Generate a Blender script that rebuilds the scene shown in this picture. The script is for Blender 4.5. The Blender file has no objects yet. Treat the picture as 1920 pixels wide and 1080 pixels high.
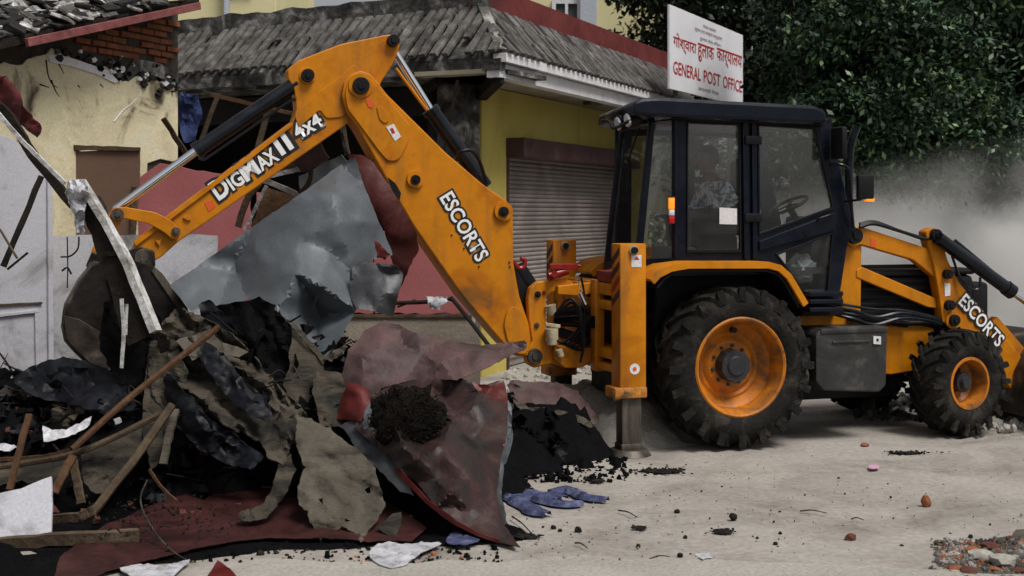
import bpy, bmesh, math, random
import numpy as np
from mathutils import Vector, Matrix, noise, Euler
from mathutils.geometry import delaunay_2d_cdt
random.seed(7)
S = bpy.context.scene
COL = S.collection
R = math.radians

# ------------------------------------------------------------------ camera, world, sun, exposure
F, H, HY = 2500.0, 2.02, 400.0          # focal length in photo pixels, eye height, horizon row
cam_d = bpy.data.cameras.new('camera')
cam = bpy.data.objects.new('camera', cam_d); COL.objects.link(cam)
cam.location = (0, 0, H); cam.rotation_euler = (R(90), 0, 0)
cam_d.sensor_width = 36; cam_d.lens = 36 * F / 1920
cam_d.shift_y = -(540 - HY) / 1920
cam_d.clip_start = 0.1; cam_d.clip_end = 600
cam_d.dof.use_dof = True; cam_d.dof.focus_distance = 11.2; cam_d.dof.aperture_fstop = 3.2
S.camera = cam
SUN_EL, SUN_AZ = R(60), R(135)
w = bpy.data.worlds.new('World'); S.world = w; w.use_nodes = True
nt = w.node_tree; nt.nodes.clear()
sky = nt.nodes.new('ShaderNodeTexSky'); sky.sky_type = 'NISHITA'; sky.sun_disc = False
sky.sun_elevation = SUN_EL; sky.sun_rotation = SUN_AZ; sky.dust_density = 4; sky.air_density = 1.2
hs = nt.nodes.new('ShaderNodeHueSaturation'); hs.inputs['Saturation'].default_value = 0.22
bg = nt.nodes.new('ShaderNodeBackground'); bg.inputs['Strength'].default_value = 0.066
wo = nt.nodes.new('ShaderNodeOutputWorld')
nt.links.new(sky.outputs[0], hs.inputs['Color']); nt.links.new(hs.outputs[0], bg.inputs['Color']); nt.links.new(bg.outputs[0], wo.inputs['Surface'])
sd = bpy.data.lights.new('sun', 'SUN'); sd.energy = 2.2; sd.angle = R(22); sd.color = (1, .96, .9)
so = bpy.data.objects.new('sun', sd); COL.objects.link(so)
# direction towards the sun (nishita rotation measured from +Y clockwise seen from above)
sv = Vector((math.sin(SUN_AZ) * math.cos(SUN_EL), math.cos(SUN_AZ) * math.cos(SUN_EL), math.sin(SUN_EL)))
so.rotation_euler = sv.to_track_quat('Z', 'Y').to_euler(); so.location = (0, 0, 30)
S.view_settings.view_transform = 'Standard'; S.view_settings.look = 'None'
S.view_settings.exposure = 0.42; S.view_settings.gamma = 1; S.view_settings.use_curve_mapping = False
S.cycles.max_bounces = 6; S.cycles.diffuse_bounces = 3; S.cycles.transparent_max_bounces = 24
S.cycles.volume_bounces = 1; S.cycles.volume_step_rate = 2

# ------------------------------------------------------------------ projection helpers
def Wp(px, py, Y):
    return Vector(((px - 960) / F * Y, Y, H + (HY - py) / F * Y))
def ground(px, py, z=0.0):
    Y = (H - z) * F / (py - HY)
    return Vector(((px - 960) / F * Y, Y, z))
class Plane:
    """a vertical plane with local axes u (along), v (away from the eye), z"""
    def __init__(s, ox, oy, ang):
        s.o = Vector((ox, oy, 0)); s.ang = ang
        s.u = Vector((math.cos(ang), math.sin(ang), 0)); s.v = Vector((-math.sin(ang), math.cos(ang), 0))
        s.M = Matrix.Translation(s.o) @ Matrix.Rotation(ang, 4, 'Z')
    def hit(s, px, py, v=0.0):       # -> (u, z) local
        d = Vector(((px - 960) / F, 1, (HY - py) / F))
        t = (s.v.dot(s.o) + v) / s.v.dot(d)
        p = d * t - s.o
        return (s.u.dot(p), H + d.z * t)
    def P(s, px, py, v=0.0):
        a = s.hit(px, py, v); return Vector((a[0], v, a[1]))
    def wp(s, px, py, v=0.0):
        return s.M @ s.P(px, py, v)
def plane2(px1, Y1, px2, Y2):
    a = Vector(((px1 - 960) / F * Y1, Y1)); b = Vector(((px2 - 960) / F * Y2, Y2))
    if b.x < a.x: a, b = b, a
    d = b - a
    return Plane(a.x, a.y, math.atan2(d.y, d.x))

# ------------------------------------------------------------------ materials
def srgb(r, g, b):
    f = lambda c: (c / 255 / 12.92) if c <= 10 else ((c / 255 + .055) / 1.055) ** 2.4
    return (f(r), f(g), f(b), 1)
def M(name, cols, scale=3.0, rough=.7, metal=0.0, bump=.3, bscale=25.0, stretch=(1, 1, 1), detail=7, dist=.6, fine=.2, fscale=60, spec=.4, rvar=.15, coat=0, world=False, mul=1.0, rot=(0, 0, 0), chips=0):
    cols = [(q[0], tuple(c * mul for c in q[1][:3]) + (1,)) if not isinstance(q[0], tuple) and len(q) == 2 else q for q in cols]
    m = bpy.data.materials.new(name); m.use_nodes = True
    n = m.node_tree.nodes; l = m.node_tree.links; n.clear()
    out = n.new('ShaderNodeOutputMaterial'); b = n.new('ShaderNodeBsdfPrincipled'); l.new(b.outputs[0], out.inputs[0])
    tc = n.new('ShaderNodeTexCoord'); mp = n.new('ShaderNodeMapping'); mp.inputs['Scale'].default_value = stretch
    mp.inputs['Rotation'].default_value = rot
    if world:
        g = n.new('ShaderNodeNewGeometry'); l.new(g.outputs['Position'], mp.inputs[0])
    else:
        l.new(tc.outputs['Object'], mp.inputs[0])
    no = n.new('ShaderNodeTexNoise'); no.inputs['Scale'].default_value = scale; no.inputs['Detail'].default_value = detail
    no.inputs['Roughness'].default_value = .62; no.inputs['Distortion'].default_value = dist
    l.new(mp.outputs[0], no.inputs['Vector'])
    if len(cols) == 1: cols = [(0.3, cols[0]), (0.7, tuple(c * .8 for c in cols[0][:3]) + (1,))]
    cr = n.new('ShaderNodeValToRGB'); e = cr.color_ramp.elements
    while len(e) < len(cols): e.new(.5)
    for i, (p, c) in enumerate(cols):
        e[i].position = p; e[i].color = c if len(c) == 4 else tuple(c) + (1,)
    l.new(no.outputs['Fac'], cr.inputs[0])
    n2 = n.new('ShaderNodeTexNoise'); n2.inputs['Scale'].default_value = fscale; n2.inputs['Detail'].default_value = 4
    l.new(mp.outputs[0], n2.inputs['Vector'])
    mr = n.new('ShaderNodeMapRange'); mr.inputs[1].default_value = .3; mr.inputs[2].default_value = .7
    mr.inputs[3].default_value = 1 - fine; mr.inputs[4].default_value = 1 + fine * .5
    l.new(n2.outputs['Fac'], mr.inputs[0])
    mx = n.new('ShaderNodeVectorMath'); mx.operation = 'SCALE'
    l.new(cr.outputs[0], mx.inputs[0]); l.new(mr.outputs[0], mx.inputs['Scale'])
    if chips:
        nc = n.new('ShaderNodeTexNoise'); nc.inputs['Scale'].default_value = 17; nc.inputs['Detail'].default_value = 8; nc.inputs['Roughness'].default_value = .7
        l.new(mp.outputs[0], nc.inputs['Vector']); cc = n.new('ShaderNodeMapRange'); cc.inputs[1].default_value = chips; cc.inputs[2].default_value = chips + .035
        l.new(nc.outputs['Fac'], cc.inputs[0]); mc = n.new('ShaderNodeMix'); mc.data_type = 'RGBA'; l.new(cc.outputs[0], mc.inputs[0]); l.new(mx.outputs[0], mc.inputs[6]); mc.inputs[7].default_value = (.05, .028, .018, 1)
        sm2 = n.new('ShaderNodeMapping'); sm2.inputs['Scale'].default_value = (7, 7, .9); l.new(mp.outputs[0], sm2.inputs[0])
        ns = n.new('ShaderNodeTexNoise'); ns.inputs['Scale'].default_value = 1; ns.inputs['Detail'].default_value = 5; l.new(sm2.outputs[0], ns.inputs['Vector'])
        c2 = n.new('ShaderNodeMapRange'); c2.inputs[1].default_value = .52; c2.inputs[2].default_value = .78; c2.inputs[3].default_value = 0; c2.inputs[4].default_value = .6; l.new(ns.outputs['Fac'], c2.inputs[0])
        m3 = n.new('ShaderNodeMix'); m3.data_type = 'RGBA'; l.new(c2.outputs[0], m3.inputs[0]); l.new(mc.outputs[2], m3.inputs[6]); m3.inputs[7].default_value = (.17, .085, .03, 1)
        l.new(m3.outputs[2], b.inputs['Base Color'])
    else: l.new(mx.outputs[0], b.inputs['Base Color'])
    b.inputs['Metallic'].default_value = metal; b.inputs['Specular IOR Level'].default_value = spec
    if coat: b.inputs['Coat Weight'].default_value = coat
    rr = n.new('ShaderNodeMapRange'); rr.inputs[1].default_value = .3; rr.inputs[2].default_value = .7
    rr.inputs[3].default_value = max(0.05, rough - rvar); rr.inputs[4].default_value = min(1, rough + rvar)
    l.new(no.outputs['Fac'], rr.inputs[0]); l.new(rr.outputs[0], b.inputs['Roughness'])
    if bump > 0:
        n3 = n.new('ShaderNodeTexNoise'); n3.inputs['Scale'].default_value = bscale; n3.inputs['Detail'].default_value = 6
        l.new(mp.outputs[0], n3.inputs['Vector'])
        bp = n.new('ShaderNodeBump'); bp.inputs['Strength'].default_value = bump; bp.inputs['Distance'].default_value = .02
        l.new(n3.outputs['Fac'], bp.inputs['Height']); l.new(bp.outputs[0], b.inputs['Normal'])
    return m
def flatmat(name, col, rough=.5, metal=0, emit=None, es=0):
    m = bpy.data.materials.new(name); m.use_nodes = True; b = m.node_tree.nodes['Principled BSDF']
    b.inputs['Base Color'].default_value = col; b.inputs['Roughness'].default_value = rough; b.inputs['Metallic'].default_value = metal
    if emit: b.inputs['Emission Color'].default_value = emit; b.inputs['Emission Strength'].default_value = es
    return m
def glassmat(name, tint, tr=.9):
    m = bpy.data.materials.new(name); m.use_nodes = True; n = m.node_tree.nodes; l = m.node_tree.links; n.clear()
    out = n.new('ShaderNodeOutputMaterial'); t = n.new('ShaderNodeBsdfTransparent'); t.inputs[0].default_value = tint
    g = n.new('ShaderNodeBsdfGlossy'); g.inputs['Roughness'].default_value = .06
    df = n.new('ShaderNodeBsdfDiffuse'); df.inputs[0].default_value = (.20, .20, .20, 1)
    lw = n.new('ShaderNodeLayerWeight'); lw.inputs[0].default_value = .5; pw = n.new('ShaderNodeMath'); pw.operation = 'POWER'; pw.inputs[1].default_value = 4; l.new(lw.outputs['Facing'], pw.inputs[0])
    fr = n.new('ShaderNodeMapRange'); fr.inputs[3].default_value = .09; fr.inputs[4].default_value = .75; l.new(pw.outputs[0], fr.inputs[0])
    mx = n.new('ShaderNodeMixShader'); l.new(fr.outputs[0], mx.inputs[0]); l.new(t.outputs[0], mx.inputs[1]); l.new(g.outputs[0], mx.inputs[2])
    tc = n.new('ShaderNodeTexCoord'); no = n.new('ShaderNodeTexNoise'); no.inputs['Scale'].default_value = 6; no.inputs['Detail'].default_value = 6
    l.new(tc.outputs['Object'], no.inputs['Vector'])
    mr = n.new('ShaderNodeMapRange'); mr.inputs[1].default_value = .4; mr.inputs[2].default_value = .8; mr.inputs[3].default_value = .02; mr.inputs[4].default_value = 1 - tr
    l.new(no.outputs['Fac'], mr.inputs[0])
    m2 = n.new('ShaderNodeMixShader'); l.new(mr.outputs[0], m2.inputs[0]); l.new(mx.outputs[0], m2.inputs[1]); l.new(df.outputs[0], m2.inputs[2])
    l.new(m2.outputs[0], out.inputs[0])
    return m

YEL = (.56, .20, .003, 1)
MT = {}
MT['yellow'] = M('orange_yellow_paint', [(.28, (.22, .09, .02, 1)), (.38, (.46, .14, .005, 1)), (.5, YEL), (.8, (.62, .20, .006, 1))], 2.2, .42, 0, .06, 30, fine=.1, fscale=12, rvar=.10, chips=.67, mul=.96, spec=.25)
MT['yellow_dirty'] = M('worn_yellow_paint', [(.35, (.09, .06, .03, 1)), (.47, (.40, .16, .03, 1)), (.6, (.62, .22, .02, 1))], 8, .6, 0, .2, 40)
MT['black'] = M('black_plastic', [(.3, (.005, .005, .007, 1)), (.7, (.011, .011, .013, 1))], 4, .5, 0, .08, 60, spec=.2)
MT['cab'] = M('navy_black_cab_paint', [(.3, (.005, .007, .014, 1)), (.62, (.009, .012, .023, 1)), (.78, (.03, .03, .034, 1))], 2.5, .30, 0, .04, 30, fine=.15, spec=.22, mul=.8)
MT['cyl'] = M('black_cylinder_paint', [(.3, (.008, .011, .016, 1)), (.7, (.022, .026, .033, 1))], 4, .28, .2, .03, 30, spec=.3, mul=.7)
MT['chrome'] = flatmat('chrome_rod', (.8, .82, .85, 1), .16, 1)
MT['rubber'] = M('dusty_tyre_rubber', [(.32, (.008, .008, .008, 1)), (.52, (.018, .0165, .015, 1)), (.72, (.065, .055, .045, 1))], 5, .85, 0, .4, 45, fine=.3, spec=.12)
MT['steel'] = M('worn_dark_steel', [(.35, (.03, .028, .026, 1)), (.55, (.10, .085, .07, 1)), (.75, (.22, .18, .14, 1))], 6, .5, .5, .15, 30, stretch=(1, 1, .3))
MT['bucketm'] = M('scraped_bucket_steel', [(.35, (.02, .016, .013, 1)), (.55, (.07, .055, .045, 1)), (.75, (.24, .19, .15, 1))], 4, .5, .4, .2, 25)
MT['red'] = M('red_enamel', [(.3, (.20, .008, .006, 1)), (.7, (.30, .014, .010, 1))], 5, .4, 0, .05)
MT['white'] = M('white_sticker', [(.3, (.75, .75, .75, 1)), (.7, (.62, .62, .63, 1))], 6, .5, 0, 0)
MT['letter_white'] = flatmat('white_lettering', (.82, .82, .82, 1), .45)
MT['letter_black'] = flatmat('black_lettering', (.01, .01, .012, 1), .45)
MT['letter_red'] = flatmat('red_lettering', (.42, .012, .012, 1), .6)
MT['letter_grey'] = flatmat('faded_lettering', (.20, .10, .12, 1), .6)
MT['glass'] = glassmat('cab_glass', (.97, .98, .98, 1), .93)
MT['orange_lens'] = flatmat('orange_lens', (.9, .22, .01, 1), .2, 0, (1, .3, .02, 1), .6)
MT['red_lens'] = flatmat('red_lens', (.4, .01, .01, 1), .2)
MT['cream'] = M('cream_hydraulic_paint', [(.35, (.25, .20, .12, 1)), (.6, (.52, .45, .30, 1))], 8, .6)
MT['ground'] = M('dusty_road', [(.30, (.19, .17, .148, 1)), (.42, (.30, .274, .245, 1)), (.56, (.375, .346, .312, 1)), (.8, (.43, .402, .368, 1))], 1.1, .95, 0, .5, 11, fine=.18, fscale=22, spec=.15, detail=12, world=True, mul=.87)
MT['pave'] = M('pale_cement', [(.3, (.34, .32, .28, 1)), (.7, (.43, .41, .37, 1))], 1.6, .9, 0, .4, 30, fine=.25, fscale=40, world=True, mul=.85)
MT['ash'] = M('black_ash', [(.3, (.012, .011, .010, 1)), (.7, (.05, .045, .04, 1))], 12, .95, 0, .8, 40, spec=.1, mul=.6)
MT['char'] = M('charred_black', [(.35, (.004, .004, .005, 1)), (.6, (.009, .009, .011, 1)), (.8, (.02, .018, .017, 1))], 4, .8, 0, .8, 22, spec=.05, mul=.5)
MT['tarp'] = M('mud_caked_tarpaulin', [(.30, (.012, .012, .014, 1)), (.42, (.05, .045, .038, 1)), (.54, (.14, .118, .088, 1)), (.75, (.25, .215, .165, 1))], 2.6, .85, 0, .7, 26, dist=.9, stretch=(.5, 1, 1.9), rot=(0, R(-42), 0), spec=.15, mul=.44)
MT['tarp_light'] = M('grey_brown_canvas', [(.27, (.05, .042, .034, 1)), (.42, (.15, .13, .10, 1)), (.6, (.24, .21, .165, 1)), (.8, (.31, .28, .225, 1))], 2.2, .85, 0, .6, 26, dist=.8, stretch=(.6, 1, 1.5), rot=(0, R(-35), 0), spec=.2, mul=.46)
MT['bluetarp'] = M('blue_black_plastic', [(.38, (.004, .004, .006, 1)), (.54, (.009, .010, .013, 1)), (.66, (.016, .018, .024, 1)), (.80, (.05, .052, .06, 1))], 5, .5, 0, .35, 14, dist=1.5, spec=.14)
MT['greymetal'] = M('blue_grey_sheet_metal', [(.24, (.05, .045, .04, 1)), (.31, (.11, .12, .13, 1)), (.55, (.135, .153, .172, 1)), (.85, (.18, .20, .22, 1))], 2.2, .5, .1, .12, 10, fine=.14, dist=1.0, mul=.7, spec=.35)
MT['darkmetal'] = M('dark_grey_sheet', [(.3, (.04, .04, .045, 1)), (.6, (.10, .105, .115, 1)), (.8, (.17, .17, .18, 1))], 3, .5, .3, .2, 16, mul=.7)
MT['redsheet'] = M('red_painted_sheet', [(.26, (.025, .018, .016, 1)), (.38, (.12, .022, .02, 1)), (.5, (.185, .038, .034, 1)), (.62, (.24, .085, .075, 1)), (.76, (.36, .30, .25, 1))], 2.0, .5, .05, .3, 14, dist=1.3, mul=.38, spec=.25)
MT['sooty'] = M('sooty_red_sheet', [(.30, (.03, .026, .025, 1)), (.42, (.08, .06, .058, 1)), (.54, (.125, .062, .058, 1)), (.66, (.17, .12, .11, 1)), (.8, (.30, .26, .22, 1))], 2.1, .5, .1, .35, 14, dist=1.4, mul=.36, spec=.22)
MT['redfloor'] = M('dull_red_floor_sheet', [(.28, (.02, .015, .013, 1)), (.42, (.075, .022, .02, 1)), (.6, (.135, .036, .033, 1)), (.8, (.17, .07, .06, 1))], 2.4, .6, 0, .35, 20, dist=1.1, mul=.36, spec=.25)
MT['pinksheet'] = M('dusty_pink_sheet', [(.30, (.10, .07, .06, 1)), (.44, (.25, .16, .155, 1)), (.6, (.37, .205, .20, 1)), (.75, (.46, .40, .34, 1))], 2.2, .65, 0, .3, 14, dist=1.2, mul=.31, spec=.2)
MT['brightred'] = M('bright_red_sheet', [(.3, (.16, .014, .012, 1)), (.55, (.30, .03, .025, 1)), (.75, (.42, .19, .17, 1))], 3, .45, 0, .15, 12, mul=.34)
MT['pinkwall'] = M('pink_painted_plywood', [(.25, (.26, .10, .09, 1)), (.4, (.43, .135, .14, 1)), (.7, (.52, .175, .18, 1))], 1.3, .7, 0, .1, 20, fine=.12, mul=.72, spec=.2)
MT['whitewall'] = M('stained_white_board', [(.31, (.07, .065, .06, 1)), (.40, (.27, .265, .27, 1)), (.48, (.46, .46, .50, 1)), (.8, (.53, .53, .57, 1))], 1.1, .75, 0, .15, 20, fine=.15)
MT['beige'] = M('dusty_beige_skirting', [(.3, (.19, .16, .13, 1)), (.7, (.30, .26, .21, 1))], 1.5, .8)
MT['ywall'] = M('pale_yellow_plaster', [(.30, (.07, .055, .035, 1)), (.37, (.30, .25, .16, 1)), (.43, (.58, .52, .34, 1)), (.6, (.70, .63, .42, 1)), (.75, (.62, .60, .52, 1))], 2.1, .85, 0, .3, 18, fine=.15, dist=1.0)
MT['yshop'] = M('strong_yellow_plaster', [(.25, (.34, .27, .06, 1)), (.5, (.50, .41, .10, 1)), (.8, (.56, .47, .15, 1))], 1.2, .8, 0, .15, 18, fine=.12, stretch=(1, 1, .4))
MT['ybuild'] = M('cream_yellow_render', [(.3, (.62, .56, .30, 1)), (.7, (.72, .66, .40, 1))], .4, .8, 0, .1)
MT['oldconc'] = M('blackened_concrete', [(.30, (.018, .018, .018, 1)), (.42, (.06, .058, .055, 1)), (.53, (.14, .135, .125, 1)), (.64, (.42, .41, .39, 1))], 3.2, .9, 0, .7, 18, dist=1.0, spec=.2, mul=.8)
MT['tilem'] = M('weathered_grey_tile', [(.30, (.035, .034, .033, 1)), (.45, (.085, .08, .076, 1)), (.6, (.17, .16, .15, 1)), (.78, (.34, .32, .30, 1))], 4, .88, 0, .5, 30, dist=.8, world=True, spec=.2, mul=.85)
MT['brick'] = M('orange_brick', [(.3, (.14, .045, .02, 1)), (.6, (.30, .10, .04, 1)), (.8, (.36, .17, .09, 1))], 6, .9, 0, .5, 40, world=True)
MT['mortar'] = M('dark_mortar', [(.3, (.02, .017, .014, 1)), (.7, (.08, .065, .05, 1))], 8, .95)
MT['redparapet'] = M('maroon_parapet_paint', [(.25, (.07, .012, .010, 1)), (.5, (.14, .022, .020, 1)), (.8, (.18, .04, .035, 1))], 1.3, .75, 0, .2)
MT['whitepaint'] = M('chalky_white_paint', [(.27, (.25, .24, .23, 1)), (.38, (.62, .62, .63, 1)), (.7, (.78, .78, .80, 1))], 2.5, .75, 0, .2, 25)
MT['soffit'] = M('dirty_cream_soffit', [(.3, (.20, .17, .12, 1)), (.6, (.36, .32, .24, 1))], 1.5, .85)
MT['shutter'] = M('dusty_shutter_metal', [(.3, (.22, .19, .175, 1)), (.6, (.33, .285, .265, 1)), (.8, (.40, .36, .335, 1))], 2, .6, .2, .1, 20, world=True)
MT['shutterbox'] = M('maroon_shutter_housing', [(.3, (.05, .028, .028, 1)), (.6, (.085, .04, .042, 1)), (.8, (.15, .12, .12, 1))], 2.5, .6, .1, .1, 20)
MT['wood'] = M('weathered_timber', [(.3, (.07, .05, .032, 1)), (.55, (.16, .115, .075, 1)), (.8, (.28, .22, .16, 1))], 5, .85, 0, .5, 30, stretch=(1, 1, 1), mul=.56, spec=.15)
MT['darkwood'] = M('burnt_timber', [(.3, (.010, .009, .008, 1)), (.6, (.03, .024, .019, 1)), (.8, (.08, .06, .045, 1))], 5, .85, 0, .6, 30, spec=.15, mul=.8)
MT['brownwood'] = M('reddish_brown_timber', [(.3, (.08, .04, .02, 1)), (.6, (.15, .08, .045, 1)), (.8, (.22, .14, .09, 1))], 6, .8, 0, .4, 30, mul=.75, spec=.15)
MT['whitewood'] = M('peeling_white_timber', [(.30, (.16, .14, .12, 1)), (.44, (.38, .37, .35, 1)), (.54, (.56, .56, .56, 1)), (.8, (.62, .62, .62, 1))], 7, .8, 0, .5, 30)
MT['brownboard'] = M('brown_hardboard', [(.3, (.10, .055, .038, 1)), (.6, (.14, .078, .053, 1)), (.8, (.17, .10, .07, 1))], 1.4, .7, 0, .1, 20, fine=.12)
MT['darkvoid'] = M('near_black_plaster', [(.35, (.008, .007, .007, 1)), (.6, (.022, .018, .016, 1)), (.8, (.06, .048, .038, 1))], 2, .9, 0, .4, 14)  # near-black mottled plaster, mostly for the inside of the open shop
MT['bluecloth'] = M('faded_blue_cloth', [(.36, (.02, .025, .07, 1)), (.55, (.06, .07, .15, 1)), (.7, (.15, .16, .25, 1))], 9, .9, 0, .4, 30)
MT['navycloth'] = M('dark_blue_cloth', [(.3, (.008, .014, .05, 1)), (.6, (.03, .05, .16, 1)), (.8, (.2, .2, .2, 1))], 6, .85, 0, .4, 30)
MT['plasticbag'] = M('white_plastic_film', [(.3, (.30, .30, .34, 1)), (.5, (.62, .62, .66, 1)), (.8, (.78, .78, .8, 1))], 9, .35, 0, .4, 14, mul=.8)
MT['redcloth'] = M('dark_red_cloth', [(.3, (.03, .006, .007, 1)), (.6, (.13, .018, .02, 1)), (.8, (.22, .05, .05, 1))], 5, .8, 0, .5, 20)
MT['earth'] = M('black_matted_earth', [(.3, (.006, .005, .005, 1)), (.6, (.028, .022, .018, 1)), (.8, (.08, .06, .045, 1))], 14, .95, 0, 1.0, 50, spec=.1, mul=.45)
MT['bark'] = M('tree_bark', [(.3, (.03, .024, .018, 1)), (.7, (.09, .075, .06, 1))], 6, .9)
MT['pinkpaper'] = flatmat('pink_paper', (.50, .26, .38, 1), .8)
MT['brickd'] = M('dark_red_brick', [(.3, (.06, .018, .012, 1)), (.7, (.13, .04, .025, 1))], 8, .9, 0, .5, 40)
MT['interior'] = M('greyish_cab_trim', [(.3, (.02, .02, .022, 1)), (.7, (.05, .05, .055, 1))], 5, .7)

# ------------------------------------------------------------------ object helpers
def link(o, parent=None):
    COL.objects.link(o)
    if parent is not None: o.parent = parent
    return o
def tag(o, label=None, cat=None, group=None, kind=None):
    if label: o['label'] = label
    if cat: o['category'] = cat
    if group: o['group'] = group
    if kind: o['kind'] = kind
    return o
def empty(name, loc, label, cat, group=None, rz=0):
    o = bpy.data.objects.new(name, None); o.location = loc; o.rotation_euler = (0, 0, rz); o.empty_display_size = .2
    link(o); return tag(o, label, cat, group)
def mobj(name, me, mat=None, parent=None, smooth=None):
    if isinstance(me, bmesh.types.BMesh):
        bm = me; me = bpy.data.meshes.new(name); bm.to_mesh(me); bm.free()
    if mat is not None:
        me.materials.clear(); me.materials.append(MT[mat] if isinstance(mat, str) else mat)
    if smooth is not None and len(me.polygons):
        me.polygons.foreach_set('use_smooth', [True] * len(me.polygons))
        if smooth < 180:
            me.set_sharp_from_angle(angle=R(smooth))
    return link(bpy.data.objects.new(name, me), parent)
def recentre(o):
    """put a single mesh's origin at its base"""
    me = o.data; n = len(me.vertices)
    if not n: return o
    a = np.empty(n * 3, 'f'); me.vertices.foreach_get('co', a); a = a.reshape(-1, 3)
    lo, hi = a.min(0), a.max(0); c = Vector(((lo[0] + hi[0]) / 2, (lo[1] + hi[1]) / 2, lo[2]))
    me.transform(Matrix.Translation(-c)); o.location = c
    return o
def bx(bm, x0, x1, y0, y1, z0, z1, bev=0.0):
    t = bmesh.new(); bmesh.ops.create_cube(t, size=1)
    for v in t.verts:
        v.co = Vector(((x0 + x1) / 2 + v.co.x * (x1 - x0), (y0 + y1) / 2 + v.co.y * (y1 - y0), (z0 + z1) / 2 + v.co.z * (z1 - z0)))
    if bev > 0: bmesh.ops.bevel(t, geom=t.edges[:], offset=bev, segments=2, affect='EDGES', profile=.5)
    add(bm, t)
def add(bm, t, mtx=None):
    me = bpy.data.meshes.new('tmp'); t.to_mesh(me); t.free()
    if mtx is not None: me.transform(mtx)
    bm.from_mesh(me); bpy.data.meshes.remove(me)
def beam(bm, a, b, wd, th=None, up=Vector((0, 0, 1)), bev=.004, taper=1.0):
    """box from a to b, wd across, th thick"""
    th = th or wd; a, b = Vector(a), Vector(b); d = b - a; L = d.length
    q = d.to_track_quat('Z', 'Y').to_matrix().to_4x4()
    t = bmesh.new(); bmesh.ops.create_cube(t, size=1)
    for v in t.verts:
        k = taper if v.co.z > 0 else 1
        v.co = Vector((v.co.x * wd * k, v.co.y * th * k, (v.co.z + .5) * L))
    if bev > 0: bmesh.ops.bevel(t, geom=t.edges[:], offset=min(bev, wd * .2, th * .2), segments=1, affect='EDGES')
    add(bm, t, Matrix.Translation(a) @ q)
def cyl(bm, a, b, r, r2=None, seg=20, cap=True):
    a, b = Vector(a), Vector(b); d = b - a; L = d.length
    t = bmesh.new(); bmesh.ops.create_cone(t, cap_ends=cap, segments=seg, radius1=r, radius2=r if r2 is None else r2, depth=L)
    add(bm, t, Matrix.Translation((a + b) / 2) @ d.to_track_quat('Z', 'Y').to_matrix().to_4x4())
def catmull(pts, n=6):
    pts = [Vector(p) for p in pts]; out = []
    P = [pts[0] * 2 - pts[1]] + pts + [pts[-1] * 2 - pts[-2]]
    for i in range(1, len(P) - 2):
        for k in range(n):
            t = k / n
            out.append(.5 * ((2 * P[i]) + (-P[i - 1] + P[i + 1]) * t + (2 * P[i - 1] - 5 * P[i] + 4 * P[i + 1] - P[i + 2]) * t * t + (-P[i - 1] + 3 * P[i] - 3 * P[i + 1] + P[i + 2]) * t ** 3))
    out.append(pts[-1]); return out
def tube(bm, pts, r, seg=8, sm=6, taper=None):
    pts = catmull(pts, sm) if sm else [Vector(p) for p in pts]
    rings = []; n = len(pts); ref = Vector((.13, .21, .97)).normalized()
    for i, p in enumerate(pts):
        d = (pts[min(i + 1, n - 1)] - pts[max(i - 1, 0)]).normalized()
        s = d.cross(ref); s = s.normalized() if s.length > 1e-4 else Vector((1, 0, 0)); t = s.cross(d)
        rr = r if taper is None else r * (1 + (taper - 1) * i / (n - 1))
        rings.append([bm.verts.new(p + (s * math.cos(a) + t * math.sin(a)) * rr) for a in [2 * math.pi * k / seg for k in range(seg)]])
    for a, b in zip(rings, rings[1:]):
        for k in range(seg): bm.faces.new((a[k], a[(k + 1) % seg], b[(k + 1) % seg], b[k]))
    bm.faces.new(rings[0][::-1]); bm.faces.new(rings[-1])
def fillet(pts, r, n=4):
    """round the corners of a 2D polygon"""
    out = []; N = len(pts)
    for i in range(N):
        a, b, c = Vector(pts[i - 1]), Vector(pts[i]), Vector(pts[(i + 1) % N])
        la, lc = (a - b).length, (c - b).length
        k = min(r, la * .4, lc * .4)
        p, q = b + (a - b).normalized() * k, b + (c - b).normalized() * k
        for j in range(n + 1):
            t = j / n; out.append((p * (1 - t) ** 2 + b * 2 * t * (1 - t) + q * t * t)[:])
    return out
def extr(name, loops, v0, v1, mat, parent=None, bev=.008, rad=0.0, smooth=35):
    """2D loops in (u,z), holes allowed, extruded between v0 and v1"""
    c = bpy.data.curves.new(name, 'CURVE'); c.dimensions = '2D'; c.fill_mode = 'BOTH'
    th = v1 - v0; bev = min(bev, th * .3)
    for lp in loops:
        lp = [tuple(p)[:2] for p in lp]
        if rad > 0: lp = fillet(lp, rad)
        s = c.splines.new('POLY'); s.points.add(len(lp) - 1); s.use_cyclic_u = True
        for p, q in zip(s.points, lp): p.co = (q[0], q[1], 0, 1)
    c.extrude = max(th / 2 - bev, .0005); c.bevel_depth = bev; c.bevel_resolution = 1; c.offset = -bev
    o = bpy.data.objects.new('tmp', c); me = bpy.data.meshes.new_from_object(o)
    bpy.data.objects.remove(o); bpy.data.curves.remove(c)
    # curve xy -> u,z ; curve z -> -v
    me.transform(Matrix(((1, 0, 0, 0), (0, 0, -1, (v0 + v1) / 2), (0, 1, 0, 0), (0, 0, 0, 1))))
    me.name = name
    return mobj(name, me, mat, parent, smooth)
FONTS = {}
def textmesh(body, offset=0.0, ext=0.0):
    c = bpy.data.curves.new('t', 'FONT'); c.body = body; c.size = 1; c.offset = offset; c.extrude = ext; c.resolution_u = 3
    o = bpy.data.objects.new('t', c); COL.objects.link(o)
    bpy.context.view_layer.update()
    dg = bpy.context.evaluated_depsgraph_get()
    me = bpy.data.meshes.new_from_object(o.evaluated_get(dg))
    bpy.data.objects.remove(o); return me
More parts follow.
